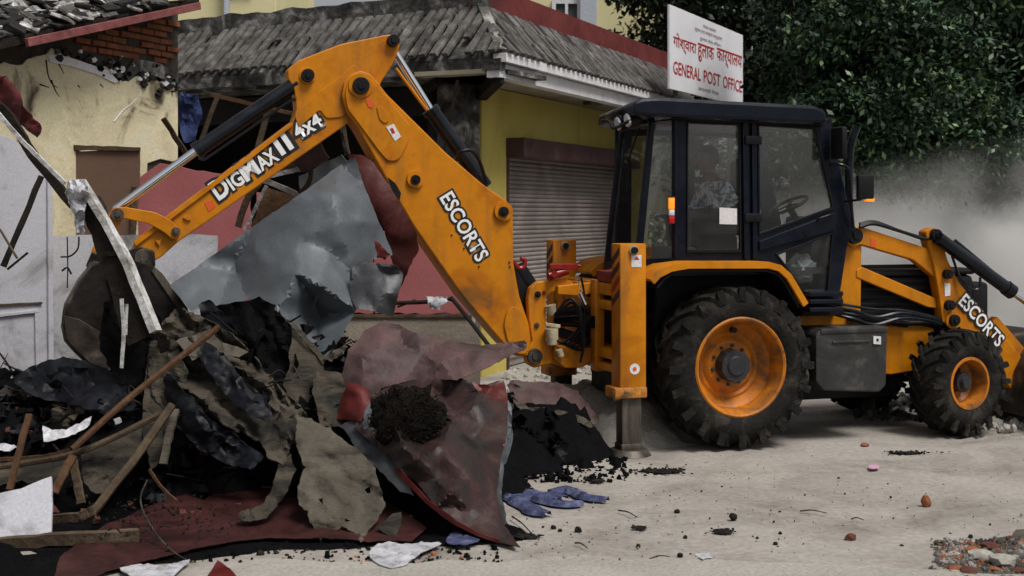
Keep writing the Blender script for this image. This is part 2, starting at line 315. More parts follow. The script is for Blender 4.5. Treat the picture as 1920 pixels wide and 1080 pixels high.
def lettering(name, body, P0, P1, h, v, mat, parent, offset=0, back=None, backoff=.06, ext=.0012):
    """flat lettering along P0->P1 (local u,z), cap height h, standing on the face v"""
    P0, P1 = Vector(P0), Vector(P1); d = (P1 - P0); L = d.length; d /= L; up = Vector((-d.y, d.x))
    ref = textmesh(body); a = np.array([q.co[:] for q in ref.vertices]); lo, hi = a.min(0), a.max(0)
    k = L / (hi[0] - lo[0]); kz = h / (hi[1] - lo[1])
    for nm, off, mt, vv in ((name + '_outline', backoff, back, v), (name, offset, mat, v - (.004 if back else 0))):
        if mt is None: continue
        me = textmesh(body, off)
        for q in me.vertices:
            x, y = (q.co.x - lo[0]) * k, (q.co.y - lo[1]) * kz
            p = P0 + d * x + up * y; q.co = (p.x, vv - ext - q.co.z, p.y)
        mobj(nm, me, mt, parent)
    bpy.data.meshes.remove(ref)

# ------------------------------------------------------------------ crumpled sheets
def fbm(x, y, s, oct=4):
    return noise.fractal(Vector((x, y, s)), .8, 2.1, oct)
def sheet(name, outline, mat, label=None, cat=None, thick=.004, amp=.06, freq=.010, step=12, jag=2.0, ctrl=(), seed=0, crease=.5, parent=None, group=None, smooth=40, holes=(), kind=None, ang=None, long=.35, fineamp=.10, facet=0):
    ang = ang if ang is not None else (seed * 37 % 180); ca, sa = math.cos(R(ang)), math.sin(R(ang))
    """outline = (px,py,depth) corners; the surface between them is crumpled in depth and given thickness"""
    rnd = random.Random(seed * 77 + 5); jag = min(jag, 2.4)
    pts = []
    N = len(outline)
    for i in range(N):
        a, b = outline[i], outline[(i + 1) % N]
        L = math.hypot(b[0] - a[0], b[1] - a[1]); k = max(1, int(L / step))
        nx, ny = (b[1] - a[1]) / (L + 1e-6), -(b[0] - a[0]) / (L + 1e-6)
        for j in range(k):
            t = j / k; q = 0 if j == 0 else (noise.noise(Vector((a[0] * .01 + t * L * .018, a[1] * .013, seed + 3.3))) * 2.6 + max(0, noise.noise(Vector((t * L * .07, a[1] * .013, seed + 5.3)))) * 2.0 + rnd.uniform(-.45, .45)) * jag
            pts.append((a[0] + (b[0] - a[0]) * t + nx * q, a[1] + (b[1] - a[1]) * t + ny * q))
    nb = len(pts)
    def inside(x, y, poly):
        c = False
        for i in range(len(poly)):
            x1, y1 = poly[i - 1]; x2, y2 = poly[i]
            if (y1 > y) != (y2 > y) and x < (x2 - x1) * (y - y1) / (y2 - y1) + x1: c = not c
        return c
    bset = np.array(pts)
    xs, ys = bset[:, 0], bset[:, 1]
    x = xs.min() + step * .5; allp = list(pts)
    while x < xs.max():
        y = ys.min() + step * .5
        while y < ys.max():
            qx, qy = x + rnd.uniform(-.3, .3) * step, y + rnd.uniform(-.3, .3) * step
            if inside(qx, qy, pts) and np.min((xs - qx) ** 2 + (ys - qy) ** 2) > (step * .45) ** 2:
                if not any(math.hypot((qx - hx) / hr, (qy - hy) / hr) < 1 + .3 * noise.noise(Vector((qx * .06, qy * .06, seed))) for hx, hy, hr in holes):
                    allp.append((qx, qy))
            y += step
        x += step
    edges = [(i, (i + 1) % nb) for i in range(nb)]
    V, E, Fc, *_ = delaunay_2d_cdt([Vector(p) for p in allp], edges, [], 0, 1e-6)
    ctl = [(o[0], o[1], o[2]) for o in outline] + list(ctrl)
    cx = np.array([float(c[0]) for c in ctl]); cy = np.array([float(c[1]) for c in ctl]); cY = np.array([float(c[2]) for c in ctl])
    mx_, my_ = cx.mean(), cy.mean(); sx_, sy_ = max(cx.std(), 1), max(cy.std(), 1)
    def basis(x, y):
        x, y = (x - mx_) / sx_, (y - my_) / sy_; o_ = np.ones_like(x)
        return np.stack([o_, x, y] + ([x * x, x * y, y * y] if len(ctl) > 9 else []), 1)
    AA = basis(cx, cy); fit = np.linalg.solve(AA.T @ AA + .05 * np.eye(AA.shape[1]) * np.array([0] + [1] * (AA.shape[1] - 1)), AA.T @ cY)
    if facet:
        fp = [Vector((o[0], o[1])) for o in outline]; fo = [rnd.uniform(-.5, .5) * amp for _ in fp]; tries = 0
        while len(fp) < len(outline) + facet and tries < 4000:
            tries += 1; q = Vector((rnd.uniform(xs.min(), xs.max()), rnd.uniform(ys.min(), ys.max())))
            if inside(q.x, q.y, pts) and min((q - a).length for a in fp) > math.sqrt((xs.max() - xs.min()) * (ys.max() - ys.min()) / facet) * .45:
                fp.append(q); fo.append(rnd.uniform(-1, 1) * amp)
        big = [Vector((xs.min() - 60, ys.min() - 60)), Vector((xs.max() + 60, ys.min() - 60)), Vector((xs.max() + 60, ys.max() + 60)), Vector((xs.min() - 60, ys.max() + 60))]
        FV, _, FF, *_r = delaunay_2d_cdt(fp + big, [], [], 0, 1e-6); fo += [0] * 4
        tris = []
        for t3 in FF:
            a3, b3, c3 = [FV[i] for i in t3]; d3 = (b3.y - c3.y) * (a3.x - c3.x) + (c3.x - b3.x) * (a3.y - c3.y)
            if abs(d3) > 1e-6: tris.append((a3, b3, c3, d3, [fo[i] for i in t3]))
        def facet_at(x, y):
            for a3, b3, c3, d3, o3 in tris:
                l1 = ((b3.y - c3.y) * (x - c3.x) + (c3.x - b3.x) * (y - c3.y)) / d3; l2 = ((c3.y - a3.y) * (x - c3.x) + (a3.x - c3.x) * (y - c3.y)) / d3
                if l1 > -1e-4 and l2 > -1e-4 and l1 + l2 < 1.0001: return l1 * o3[0] + l2 * o3[1] + (1 - l1 - l2) * o3[2]
            return 0
    co = []
    for p in V:
        Y = float(np.dot(basis(np.array([p.x]), np.array([p.y]))[0], fit))
        e1, e2 = (p.x * ca + p.y * sa) * long, (-p.x * sa + p.y * ca)
        wx = 14 * noise.noise(Vector((p.x * .02, p.y * .02, seed + 7.7)))
        n1 = noise.noise(Vector((p.x * freq * .8, p.y * freq * .8, seed * 1.7 + .5)))
        q1 = abs(noise.noise(Vector((e1 * freq * 1.6 + 9, (e2 + wx) * freq * 1.6, seed * 2.1))))
        q2 = abs(noise.noise(Vector((e1 * freq * 3.6 + 3, (e2 + wx) * freq * 3.6, seed * 1.1))))
        q3 = abs(noise.noise(Vector((p.x * freq * 2.4, p.y * freq * 2.4, seed * 4.1 + 2))))
        n2 = (1 - min(1, q1 * 2.4)) + .45 * (1 - min(1, q2 * 2.2)) + .35 * (1 - min(1, q3 * 2.5))
        n3 = noise.noise(Vector((p.x * freq * 7, p.y * freq * 7, seed * 3.1)))
        if facet:
            wx2, wy2 = 7 * noise.noise(Vector((p.x * .03, p.y * .03, seed))), 7 * noise.noise(Vector((p.x * .03, p.y * .03, seed + 9)))
            Y -= facet_at(p.x + wx2, p.y + wy2) + amp * (.10 * n1 + .03 * n3 + .05 * (n2 - .6))
        else: Y -= amp * (n1 * .9 + crease * (n2 - .6) * .8 + fineamp * n3)
        if p.y > HY + 40: Y = min(Y, (H - .028) * F / (p.y - HY))
        co.append(Wp(p.x, p.y, Y))
    bm = bmesh.new(); bv = [bm.verts.new(c) for c in co]
    for f in Fc:
        c = sum((V[i] for i in f), Vector((0, 0))) / len(f)
        if not inside(c.x, c.y, pts): continue
        if any(math.hypot(c.x - hx, c.y - hy) < hr * .8 for hx, hy, hr in holes): continue
        try: bm.faces.new([bv[i] for i in f])
        except ValueError: pass
    bmesh.ops.delete(bm, geom=[v for v in bm.verts if not v.link_faces], context='VERTS')
    for f in bm.faces:
        f.normal_update()
        if f.normal.y > 0: f.normal_flip()
    bm.normal_update()
    # thickness
    front = list(bm.verts); nrm = [v.normal.copy() for v in front]
    back = {v: bm.verts.new(v.co - n * thick) for v, n in zip(front, nrm)}
    fl = list(bm.faces); bedges = [e for e in bm.edges if len(e.link_faces) == 1]
    for f in fl: bm.faces.new([back[v] for v in reversed(f.verts)])
    for e in bedges:
        lo = e.link_faces[0]; vs = list(lo.verts); i = vs.index(e.verts[0])
        a, b = (e.verts[0], e.verts[1]) if vs[(i + 1) % len(vs)] == e.verts[1] else (e.verts[1], e.verts[0])
        try: bm.faces.new((b, a, back[a], back[b]))
        except ValueError: pass
    o = mobj(name, bm, mat, parent, smooth)
    if label: tag(o, label, cat, group, kind); recentre(o)
    return o
def stick(name, pts, wd, mat, label, cat, group=None, th=None, round_=False, taper=1.0, parent=None):
    """pts = (px,py,depth) points; a plank or stick through them"""
    bm = bmesh.new(); W = [Wp(*p) for p in pts]
    if round_: tube(bm, W, wd / 2, 7, 5, taper)
    else:
        n = 5; C = catmull(W, n) if len(W) > 2 else [W[0].lerp(W[1], i / 6) for i in range(7)]
        for i, p in enumerate(C):
            if 0 < i < len(C) - 1: C[i] = p + Vector([random.uniform(-1, 1) * wd * .07 for _ in range(3)])
        th = th or wd * .5; rings = []
        for i, p in enumerate(C):
            d = (C[min(i + 1, len(C) - 1)] - C[max(i - 1, 0)]).normalized()
            s = d.cross(Vector((.15, 1, .1))).normalized(); t = s.cross(d)
            k = 1 + (taper - 1) * i / (len(C) - 1); k *= 1 + random.uniform(-.05, .05)
            rings.append([bm.verts.new(p + s * (a * wd / 2 * k) + t * (b * th / 2 * k)) for a, b in ((-1, -1), (1, -1), (1, 1), (-1, 1))])
        for a, b in zip(rings, rings[1:]):
            for k in range(4): bm.faces.new((a[k], a[(k + 1) % 4], b[(k + 1) % 4], b[k]))
        bm.faces.new(rings[0][::-1]); bm.faces.new(rings[-1])
        bmesh.ops.recalc_face_normals(bm, faces=bm.faces)
    o = mobj(name, bm, mat, parent, 40 if round_ else None)
    if label: tag(o, label, cat, group); recentre(o)
    return o
def chunk(name, c, sx, sy, sz, mat, label, cat, seed, group=None, rot=0, sub=2, rough=.35, parent=None):
    t = bmesh.new(); bmesh.ops.create_icosphere(t, subdivisions=sub, radius=.5)
    for v in t.verts:
        n = noise.noise(v.co * 3.1 + Vector((seed * 5.3, seed, 0)))
        v.co *= 1 + rough * n; v.co = Vector((v.co.x * sx, v.co.y * sy, v.co.z * sz))
    mn = min(v.co.z for v in t.verts)
    for v in t.verts: v.co.z -= mn + .08 * sz
    o = mobj(name, t, mat, parent, 35); o.location = c; o.rotation_euler = (0, 0, rot)
    if label: tag(o, label, cat, group)
    return o

MT['lichen'] = M('lichen_white_tile', [(.36, (.03, .03, .03, 1)), (.47, (.22, .21, .20, 1)), (.6, (.62, .62, .60, 1))], 7, .9, 0, .5, 30, spec=.2)
MT['darktile'] = M('sooty_tile', [(.35, (.010, .010, .010, 1)), (.6, (.035, .032, .03, 1)), (.8, (.12, .09, .07, 1))], 6, .9, 0, .5, 30, spec=.15)
MT['pilm'] = M('blue_grey_render', [(.3, (.40, .43, .50, 1)), (.7, (.50, .53, .60, 1))], 1, .8)
MT['signw'] = M('white_sign_enamel', [(.3, (.74, .74, .79, 1)), (.7, (.82, .82, .86, 1))], 2, .5, 0, .03, fine=.08)

# ================================================================== GROUND
def make_ground():
    ys = [3.0]; 
    while ys[-1] < 16: ys.append(ys[-1] + (.05 if ys[-1] < 13 else .12))
    while ys[-1] < 400: ys.append(ys[-1] * 1.12)
    xs = [-3.0]
    while xs[-1] < 6.5: xs.append(xs[-1] + .06)
    a = 6.5; r = .3
    while a < 300: a += r; r *= 1.4; xs.append(a)
    a = -3.0; r = .2; left = []
    while a > -300: a -= r; r *= 1.4; left.append(a)
    xs = left[::-1] + xs
    nx, ny = len(xs), len(ys); co = []
    for y in ys:
        for x in xs:
            z = 0
            if y < 22 and -5 < x < 12:
                z = .012 * noise.noise(Vector((x * 1.1, y * 1.1, 0))) + .006 * noise.noise(Vector((x * 4, y * 4, 3)))
                # tyre prints left in the dust behind the front wheel
                q = abs(y - (12.15 + .12 * (x - 4.5)))
                if 4.0 < x < 7.5 and q < .2: z += -.030 + .028 * (math.sin((x + q * 1.5) * 2 * math.pi / .16) > 0)
                for yc in (9.35, 8.75):
                    q3 = abs(y - (yc + .05 * math.sin(x * .7) + .02 * x))
                    if q3 < .16: z -= .007 * (1 - (q3 / .16) ** 2) * (1 + .5 * math.sin(x * 2 * math.pi / .11 + q3 * 20))
                q2 = abs(y - (13.2 + .33 * (x - 3)))
                if 2.2 < x < 5 and q2 < .25: z -= .02 * (1 - q2 / .25)
            co.append((x, y, z))
    fs = [(j * nx + i, j * nx + i + 1, (j + 1) * nx + i + 1, (j + 1) * nx + i) for j in range(ny - 1) for i in range(nx - 1)]
    me = bpy.data.meshes.new('ground'); me.from_pydata(co, [], fs)
    o = mobj('ground', me, 'ground', None, 180); tag(o, 'dusty pale dirt road with faint tyre prints under the digger', kind='structure')
make_ground()
def gpatch(name, outline, mat, z, label, kind='structure', jag=.03, cat=None, group=None, hgt=0.0):
    """thin irregular sheet lying on the ground, outline in photo pixels"""
    P = [ground(*p) for p in outline]; pts = []
    for i, a in enumerate(P):
        b = P[(i + 1) % len(P)]; k = max(2, int((b - a).length / .08))
        for j in range(k):
            q = a.lerp(b, j / k); n = noise.noise_vector(q * 4) * jag * (0 if j == 0 else 1)
            pts.append((q.x + n.x, q.y + n.y))
    c = sum((Vector(p) for p in pts), Vector((0, 0))) / len(pts)
    bm = bmesh.new(); top = [bm.verts.new((p[0], p[1], z + .001)) for p in pts]
    mid = [bm.verts.new((c.x + (p[0] - c.x) * .7, c.y + (p[1] - c.y) * .7, z + hgt * random.uniform(.5, 1))) for p in pts]
    ct = bm.verts.new((c.x, c.y, z + hgt)); n = len(pts)
    for i in range(n):
        bm.faces.new((top[i], top[(i + 1) % n], mid[(i + 1) % n], mid[i])); bm.faces.new((mid[i], mid[(i + 1) % n], ct))
    bmesh.ops.recalc_face_normals(bm, faces=bm.faces)
    o = mobj(name, bm, mat); tag(o, label, cat, group, kind)
    return o
gpatch('pavement', [(300, 1180), (480, 1054), (760, 1062), (1050, 1056), (1350, 1056), (1500, 1062), (1720, 1074), (2060, 1090), (2100, 1200)], 'pave', .02, 'strip of paler cement along the near edge of the road', hgt=.004, jag=.10)

# ================================================================== LEFT HOUSE (yellow gable wall with bare bricks)
def house_left():
    PY = plane2(0, 11.8, 335, 14.1)
    root = empty('brick_house', PY.M.translation, 'half demolished house with pale yellow gable wall and bare bricks under a red roof edge', 'house', rz=PY.ang)
    def pl(pts, v=0): return [PY.hit(x, y, v) for x, y in pts]
    wall = extr('wall', [pl([(-120, 60), (0, 88), (60, 84), (334, 22), (334, 640), (-120, 700)])], 0, .3, 'mortar', root, .004)
    # plaster skin with a broken upper edge
    edge = [(-120, 100), (0, 118), (35, 122), (60, 108), (88, 98), (98, 92), (126, 100), (134, 112), (150, 118), (176, 126), (204, 126), (220, 150), (240, 154), (262, 140), (290, 152), (312, 162), (333, 168)]
    e2 = []
    for a, b in zip(edge, edge[1:]):
        for j in range(4):
            t = j / 4; e2.append((a[0] + (b[0] - a[0]) * t + random.uniform(-1, 1), a[1] + (b[1] - a[1]) * t + random.uniform(-3, 3)))
    e2.append(edge[-1])
    extr('plaster', [pl(e2 + [(333, 300), (322, 303), (300, 298), (276, 306), (262, 640), (-120, 700)], -.025)], -.03, -.002, 'ywall', root, .004)
    # remains of lime wash along the break
    for pts in ([(88, 100), (126, 106), (200, 130), (222, 152), (214, 156), (180, 140), (130, 124), (92, 116)], [(250, 108), (300, 118), (333, 138), (333, 164), (296, 146), (262, 136), (240, 150), (232, 140)]):
        extr('lime_patch', [pl([(x + random.uniform(-2, 2), y + random.uniform(-2, 2)) for x, y in pts], -.036)], -.045, -.031, 'whitepaint' if pts[0][0] < 100 else 'oldconc', root, .003)
    # bricks, course by course
    bmsh = None; rnd = random.Random(3)
    bw, bh = .21, .062
    u0, _ = PY.hit(60, 80); u1, _ = PY.hit(334, 80)
    z = 3.10; row = 0
    while z < 4.6:
        u = u1 - .0 - (0 if row % 2 else bw / 2)
        while u > u0:
            uu = u - bw / 2
            zt = PY.hit(60, 84)[1] + (uu - PY.hit(60, 84)[0]) * (PY.hit(334, 22)[1] - PY.hit(60, 84)[1]) / (u1 - PY.hit(60, 84)[0])
            lo = PY.hit(150, 104)[1]; k = (uu - PY.hit(150, 104)[0]) / (u1 - PY.hit(150, 104)[0])
            zb = lo + k * (PY.hit(334, 124)[1] - lo) + .05 * noise.noise(Vector((uu * 6, z, 0)))
            if z + bh < zt and z > zb and rnd.random() > .06 and uu > PY.hit(112, 90)[0]:
                if bmsh is None:
                    t = bmesh.new(); bx(t, -bw / 2 + .006, bw / 2 - .006, -.05, .05, 0, bh - .012, .005)
                    bmsh = bpy.data.meshes.new('brick'); t.to_mesh(bmsh); t.free(); bmsh.materials.append(MT['brick'])
                b = bpy.data.objects.new('brick', bmsh); link(b, root)
                b.location = (uu, .045 - rnd.uniform(.0, .035), z); b.rotation_euler = (rnd.uniform(-.03, .03), rnd.uniform(-.03, .03), rnd.uniform(-.05, .05))
            u -= bw
        z += bh + .006; row += 1
    # broken render fragments clinging along the break
    for i in range(70):
        x = rnd.uniform(205, 333) if i % 4 else rnd.uniform(60, 205); y = 118 + (x - 205) * .30 + rnd.gauss(6, 12)
        if y < 92: continue
        c = PY.P(x, y, -.05); n_ = rnd.randint(4, 6); r_ = rnd.uniform(.015, .055)
        extr('render_fragment', [[(c.x + r_ * rnd.uniform(.6, 1.5) * math.cos(6.283 * k / n_), c.z + r_ * rnd.uniform(.4, .9) * math.sin(6.283 * k / n_)) for k in range(n_)]], -.06, -.028, rnd.choice(['darkvoid', 'char', 'darkvoid', 'whitepaint', 'oldconc']), root, .003)
    # thin black cracks in the plaster
    for pts in ([(86, 112), (90, 140), (98, 158), (108, 164)], [(96, 150), (104, 170), (112, 182)], [(134, 106), (135, 126)], [(214, 228), (232, 206), (248, 194), (262, 178), (264, 158)], [(74, 158), (92, 164)], [(146, 160), (150, 164)], [(188, 158), (194, 164)], [(110, 120), (120, 138)]):
        bm = bmesh.new(); tube(bm, [PY.P(x, y, -.031) for x, y in pts], .008, 5, 4, .4); mobj('crack', bm, 'char' if pts[0][0] < 200 else 'whitepaint', root)
    # roof slab and red barge board
    a, b = PY.P(-120, 118, -.35), PY.P(372, 12, -.35)
    bm = bmesh.new(); d = (b - a)
    for v0, v1 in ((-.36, 3.5),):
        q = [Vector((a.x, v0, a.z)), Vector((b.x, v0, b.z)), Vector((b.x, v1, b.z)), Vector((a.x, v1, a.z))]
        lo = [bm.verts.new(p) for p in q]; hi = [bm.verts.new(p + Vector((0, 0, .08))) for p in q]
        bm.faces.new(lo[::-1]); bm.faces.new(hi)
        for i in range(4): bm.faces.new((lo[i], lo[(i + 1) % 4], hi[(i + 1) % 4], hi[i]))
    roof = mobj('roof', bm, 'darkwood', root)
    bm = bmesh.new(); a2, b2 = PY.P(50, 80, -.40), PY.P(374, 11, -.40)
    beam(bm, a2, b2, .04, .075); mobj('barge_board', bm, M('faded_red_board', [(.3, (.12, .03, .03, 1)), (.6, (.24, .075, .075, 1)), (.8, (.3, .15, .14, 1))], 5, .7), root)
    # heap of old tiles on the roof
    tm = []
    for k in range(3):
        t = bmesh.new(); bx(t, -.11, .11, -.07, .07, -.014, .014, .006)
        for v in t.verts: v.co.z += .25 * v.co.x ** 2 * 4 * (1 if k else .3); v.co += noise.noise_vector(v.co * 9 + Vector((k, 0, 0))) * .012
        me = bpy.data.meshes.new('roof_tile'); t.to_mesh(me); t.free(); me.materials.append(MT['oldconc'] if k == 0 else MT['lichen'] if k == 1 else MT['darktile']); tm.append(me)
    for i in range(230):
        t = rnd.random(); q = rnd.random(); p = a.lerp(b, .2 + .78 * t)
        o = bpy.data.objects.new('roof_tile', rnd.choice(tm)); link(o, roof)
        o.location = (p.x + rnd.uniform(-.05, .05), -.36 + q * .9, p.z + .10 + q * .33 + rnd.uniform(0, .05))
        o.rotation_euler = (rnd.uniform(.1, .8), rnd.uniform(-.5, .1), rnd.uniform(-.7, .7)); o.scale = [rnd.uniform(.7, 1.25)] * 3
    # cracks: thin wires and a nailed stick on the plaster
    return PY, root
PY, house = house_left()

# ================================================================== POST OFFICE ROW (tiled pent roof)
PR = plane2(940, 15.0, 1250, 20.9)
PL = plane2(335, 17.5, 940, 15.0)
post = empty('shop_building', PR.M.translation, 'low corner building with grey tiled pent roof, yellow wall and closed roller shutter', 'building', rz=PR.ang)
PRi = PR.M.inverted()
B0 = Wp(940, 104, 15.0); C0 = Wp(903, 22, 15.9)
ZE, ZP = B0.z, C0.z
def rb(px, v): return PR.hit(px, 300, v)[0]
def poststuff():
    uL, vL, uR, vR = PL.u, PL.v, PR.u, PR.v
    def world(o): o.data.transform(PRi); return o
    LL, LR = 5.6, 8.0
    # roof decks
    def deck(name, b, c, dirn, L):
        e = b + dirn * L; g = c + dirn * (L - .2)
        bm = bmesh.new(); q = [b, e, g, c]; lo = [bm.verts.new(p - Vector((0, 0, .07))) for p in q]; hi = [bm.verts.new(p) for p in q]
        bm.faces.new(lo); bm.faces.new(hi[::-1])
        for i in range(4): bm.faces.new((lo[i], hi[i], hi[(i + 1) % 4], lo[(i + 1) % 4]))
        bmesh.ops.recalc_face_normals(bm, faces=bm.faces)
        return world(mobj(name, bm, 'oldconc', post))
    rnd = random.Random(5)
    for side, (dirn, nrm, L, pitch) in enumerate(((-uL, vL, LL, .158), (uR, vR, LR, .17))):
        roof = deck('roof', B0, C0, dirn, L)
        c = C0 - B0; ua = dirn.dot(c); run = nrm.dot(c); rise = c.z
        up = (nrm * run + Vector((0, 0, rise))); Ls = up.length; up.normalize(); nn = dirn.cross(up)
        if nn.z < 0: nn = -nn
        n = int(L / pitch); courses = 3
        for i in range(n):
            s = (i + .5) * pitch
            tmax = 1.0
            if ua > 0 and s < ua: tmax = s / ua
            base = B0 + dirn * s
            for cidx in range(courses):
                t0, t1 = cidx / courses, (cidx + 1) / courses
                if t0 > tmax - .05: continue
                t1 = min(t1, tmax); ln = (t1 - t0) * Ls + .04
                if rnd.random() < .03: continue
                w_ = pitch * rnd.uniform(.54, .70); th = .048
                t = bmesh.new(); bx(t, -w_ / 2, w_ / 2, 0, ln, 0, th, .008)
                for v in t.verts:
                    v.co.z += .02 * (1 - (v.co.x / w_ * 2) ** 2); v.co += noise.noise_vector(v.co * 7 + Vector((i, cidx, side))) * .008
                me = bpy.data.meshes.new('tile'); t.to_mesh(me); t.free(); me.materials.append(MT['tilem'])
                o = link(bpy.data.objects.new('tile', me), roof)
                sk = rnd.uniform(-.05, .05)
                X = (dirn + up * sk).normalized(); Y_ = nn.cross(X)
                if Y_.dot(up) < 0: Y_ = -Y_
                Z_ = X.cross(Y_)
                if Z_.z < 0: X = -X; Z_ = -Z_
                mw = Matrix((X, Y_, Z_)).transposed().to_4x4(); mw.translation = base + up * (t0 * Ls - .03) + nn * (.012 + .014 * (courses - cidx) + rnd.uniform(0, .015))
                o.matrix_local = PRi @ mw
    # hip cap
    bm = bmesh.new(); beam(bm, B0 + Vector((0, 0, .05)), C0 + Vector((0, 0, .07)), .12, .06); world(mobj('hip_cap', bm, 'oldconc', post))
    # parapets
    def along(name, p, dirn, L, nrm, th, h, mat, rough=0.0, dz=0.0, step=.12):
        bm = bmesh.new(); n = int(L / step); rings = []
        for i in range(n + 1):
            q = p + dirn * (L * i / n); j = lambda a: noise.noise(Vector((i * .35, a, 2))) * rough
            rings.append([bm.verts.new(q + nrm * (x * th) + Vector((0, 0, dz + z_ * h + (j(x) if z_ else j(5) * .4)))) for x, z_ in ((0, 0), (1, 0), (1, 1), (0, 1))])
        for a, b in zip(rings, rings[1:]):
            for k in range(4): bm.faces.new((a[k], a[(k + 1) % 4], b[(k + 1) % 4], b[k]))
        bm.faces.new(rings[0][::-1]); bm.faces.new(rings[-1]); bmesh.ops.recalc_face_normals(bm, faces=bm.faces)
        return world(mobj(name, bm, mat, post))
    along('parapet', C0, -uL, LL + .2, vL, .2, .36, 'oldconc', .05, -.1)
    along('parapet', C0 + uR * .02, uR, LR, vR, .18, .46, 'redparapet', 0, -.1)
    # fascias
    along('fascia', B0 - vL * .03, -uL, LL, vL, .12, .13, 'oldconc', .02, -.16)
    along('fascia', B0 - vR * .06, uR, LR, vR, .16, .10, 'whitepaint', 0, -.07)
    along('fascia', B0 + vR * .02, uR, LR, vR, .16, .16, 'whitepaint', .006, -.24)
    # soffit slabs
    along('soffit', B0 + vR * .2 + Vector((0, 0, -.19)), uR, LR, vR, .9, .05, 'soffit')
    along('soffit', B0 + vL * .15 + Vector((0, 0, -.19)), -uL, LL, vL, .9, .05, 'oldconc')
    # corner bracket beams
    cw = Vector((*((PR.M @ Vector((rb(903, .8), .8, 0))).xy), 0))
    for a_, b_, w_ in [(Vector((cw.x, cw.y, ZE - .32)), B0 + Vector((-.03, .1, -.24)), .13)] + [(cw - uL * s + Vector((0, 0, ZE - .25)), B0 - uL * s + Vector((0, 0, -.22)) + vL * .1, .10) for s in (.9, 2.2)]:
        bm = bmesh.new(); beam(bm, a_, b_, w_, w_); world(mobj('bracket', bm, 'darkwood', post))
    # right wall with the shutter opening
    V = .8; u0 = rb(903, V); ua, ub = rb(950, V), rb(1172, V); zt = PR.hit(955, 262, V)[1]
    extr('wall', [[(u0, 0), (ua, 0), (ua, zt), (ub, zt), (ub, 0), (LR, 0), (LR, ZE - .2), (u0, ZE - .2)]], V, V + .25, 'yshop', post, .004)
    # shutter
    sh = extr('roller_shutter', [[(ua, .02), (ub, .02), (ub, zt - .02), (ua, zt - .02)]], V + .107, V + .14, 'shutter', post, .004)
    z = .105; k = 0
    t = bmesh.new()
    prof = [(0, 0), (-.016, .012), (-.022, .030), (-.016, .048), (0, .058), (.006, .058), (.006, 0)]
    A = [t.verts.new((ua + .01, p[0], p[1])) for p in prof]; Bv = [t.verts.new((ub - .01, p[0], p[1])) for p in prof]
    for i in range(len(prof)): t.faces.new((A[i], A[(i + 1) % 7], Bv[(i + 1) % 7], Bv[i]))
    t.faces.new(A[::-1]); t.faces.new(Bv); bmesh.ops.recalc_face_normals(t, faces=t.faces)
    me = bpy.data.meshes.new('slat'); t.to_mesh(me); t.free(); me.materials.append(MT['shutter'])
    while z < zt - .05:
        o = link(bpy.data.objects.new('slat', me), sh); o.location = (0, V + .10, z); o.rotation_euler = (0, random.uniform(-.001, .001), 0); z += .0605
    bm = bmesh.new(); zb0 = PR.hit(955, 296, V)[1]
    bx(bm, ua - .02, ub + .02, V - .26, V + .06, zb0, zt + .02, .02); mobj('shutter_housing', bm, 'shutterbox', post)
    bm = bmesh.new(); bx(bm, ua - .01, ua + .05, V - .02, V + .07, 0, zb0 - .003, .006); bx(bm, ub - .05, ub + .01, V - .02, V + .07, 0, zb0 - .003, .006); mobj('guide_rail', bm, 'shutterbox', post)
    # round lamp under the soffit
    q = PR.M @ Vector((rb(1115, .35), .38, 0)); bm = bmesh.new(); cyl(bm, (q.x, q.y, ZE - .245), (q.x, q.y, ZE - .20), .13, .15); world(mobj('ceiling_light', bm, 'steel', post))
    # dark open shop on the left facade
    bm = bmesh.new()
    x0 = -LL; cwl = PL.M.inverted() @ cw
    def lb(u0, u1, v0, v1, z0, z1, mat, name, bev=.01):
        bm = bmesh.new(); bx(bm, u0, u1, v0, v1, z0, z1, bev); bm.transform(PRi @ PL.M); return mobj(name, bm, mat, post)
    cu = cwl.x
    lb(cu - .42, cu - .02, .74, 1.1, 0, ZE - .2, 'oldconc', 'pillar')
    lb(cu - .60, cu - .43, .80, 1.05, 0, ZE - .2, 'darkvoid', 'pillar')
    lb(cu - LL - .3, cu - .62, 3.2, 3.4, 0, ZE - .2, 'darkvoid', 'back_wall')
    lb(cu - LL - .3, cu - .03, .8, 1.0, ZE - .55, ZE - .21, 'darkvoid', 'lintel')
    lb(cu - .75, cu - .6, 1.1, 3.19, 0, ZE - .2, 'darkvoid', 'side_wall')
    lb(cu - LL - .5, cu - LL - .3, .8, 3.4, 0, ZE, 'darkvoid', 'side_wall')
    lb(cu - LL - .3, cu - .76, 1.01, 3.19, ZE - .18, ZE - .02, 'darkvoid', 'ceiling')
poststuff()
def post_beam(name, a, b, wd, mat, label, cat='timber', group=None): return stick(name, [a, b], wd, mat, label, cat, group)
G_BEAM = 'broken timbers hanging in the dark shop'
stick('timber', [(470, 330, 15.9), (505, 200, 15.9)], .07, 'wood', 'thin upright timber in the dark shop behind the striking arm of the digger', 'timber', G_BEAM)
stick('timber', [(410, 175, 15.6), (378, 262, 15.6)], .05, 'wood', 'slanted pale lath beside the blue cloth under the tiled eave', 'timber', G_BEAM)
stick('timber', [(826, 320, 15.0), (858, 150, 14.9)], .035, 'darkwood', 'thin dark pole leaning up to the eave behind the chrome rod', 'timber', G_BEAM)
stick('timber', [(395, 178, 15.7), (560, 215, 15.9)], .045, 'brownwood', 'reddish thin rail crossing the dark shop under the eave', 'timber', G_BEAM)
stick('timber', [(640, 225, 13.6), (652, 290, 13.6)], .05, 'wood', 'short pale batten seen between the two arms of the digger', 'timber', G_BEAM)
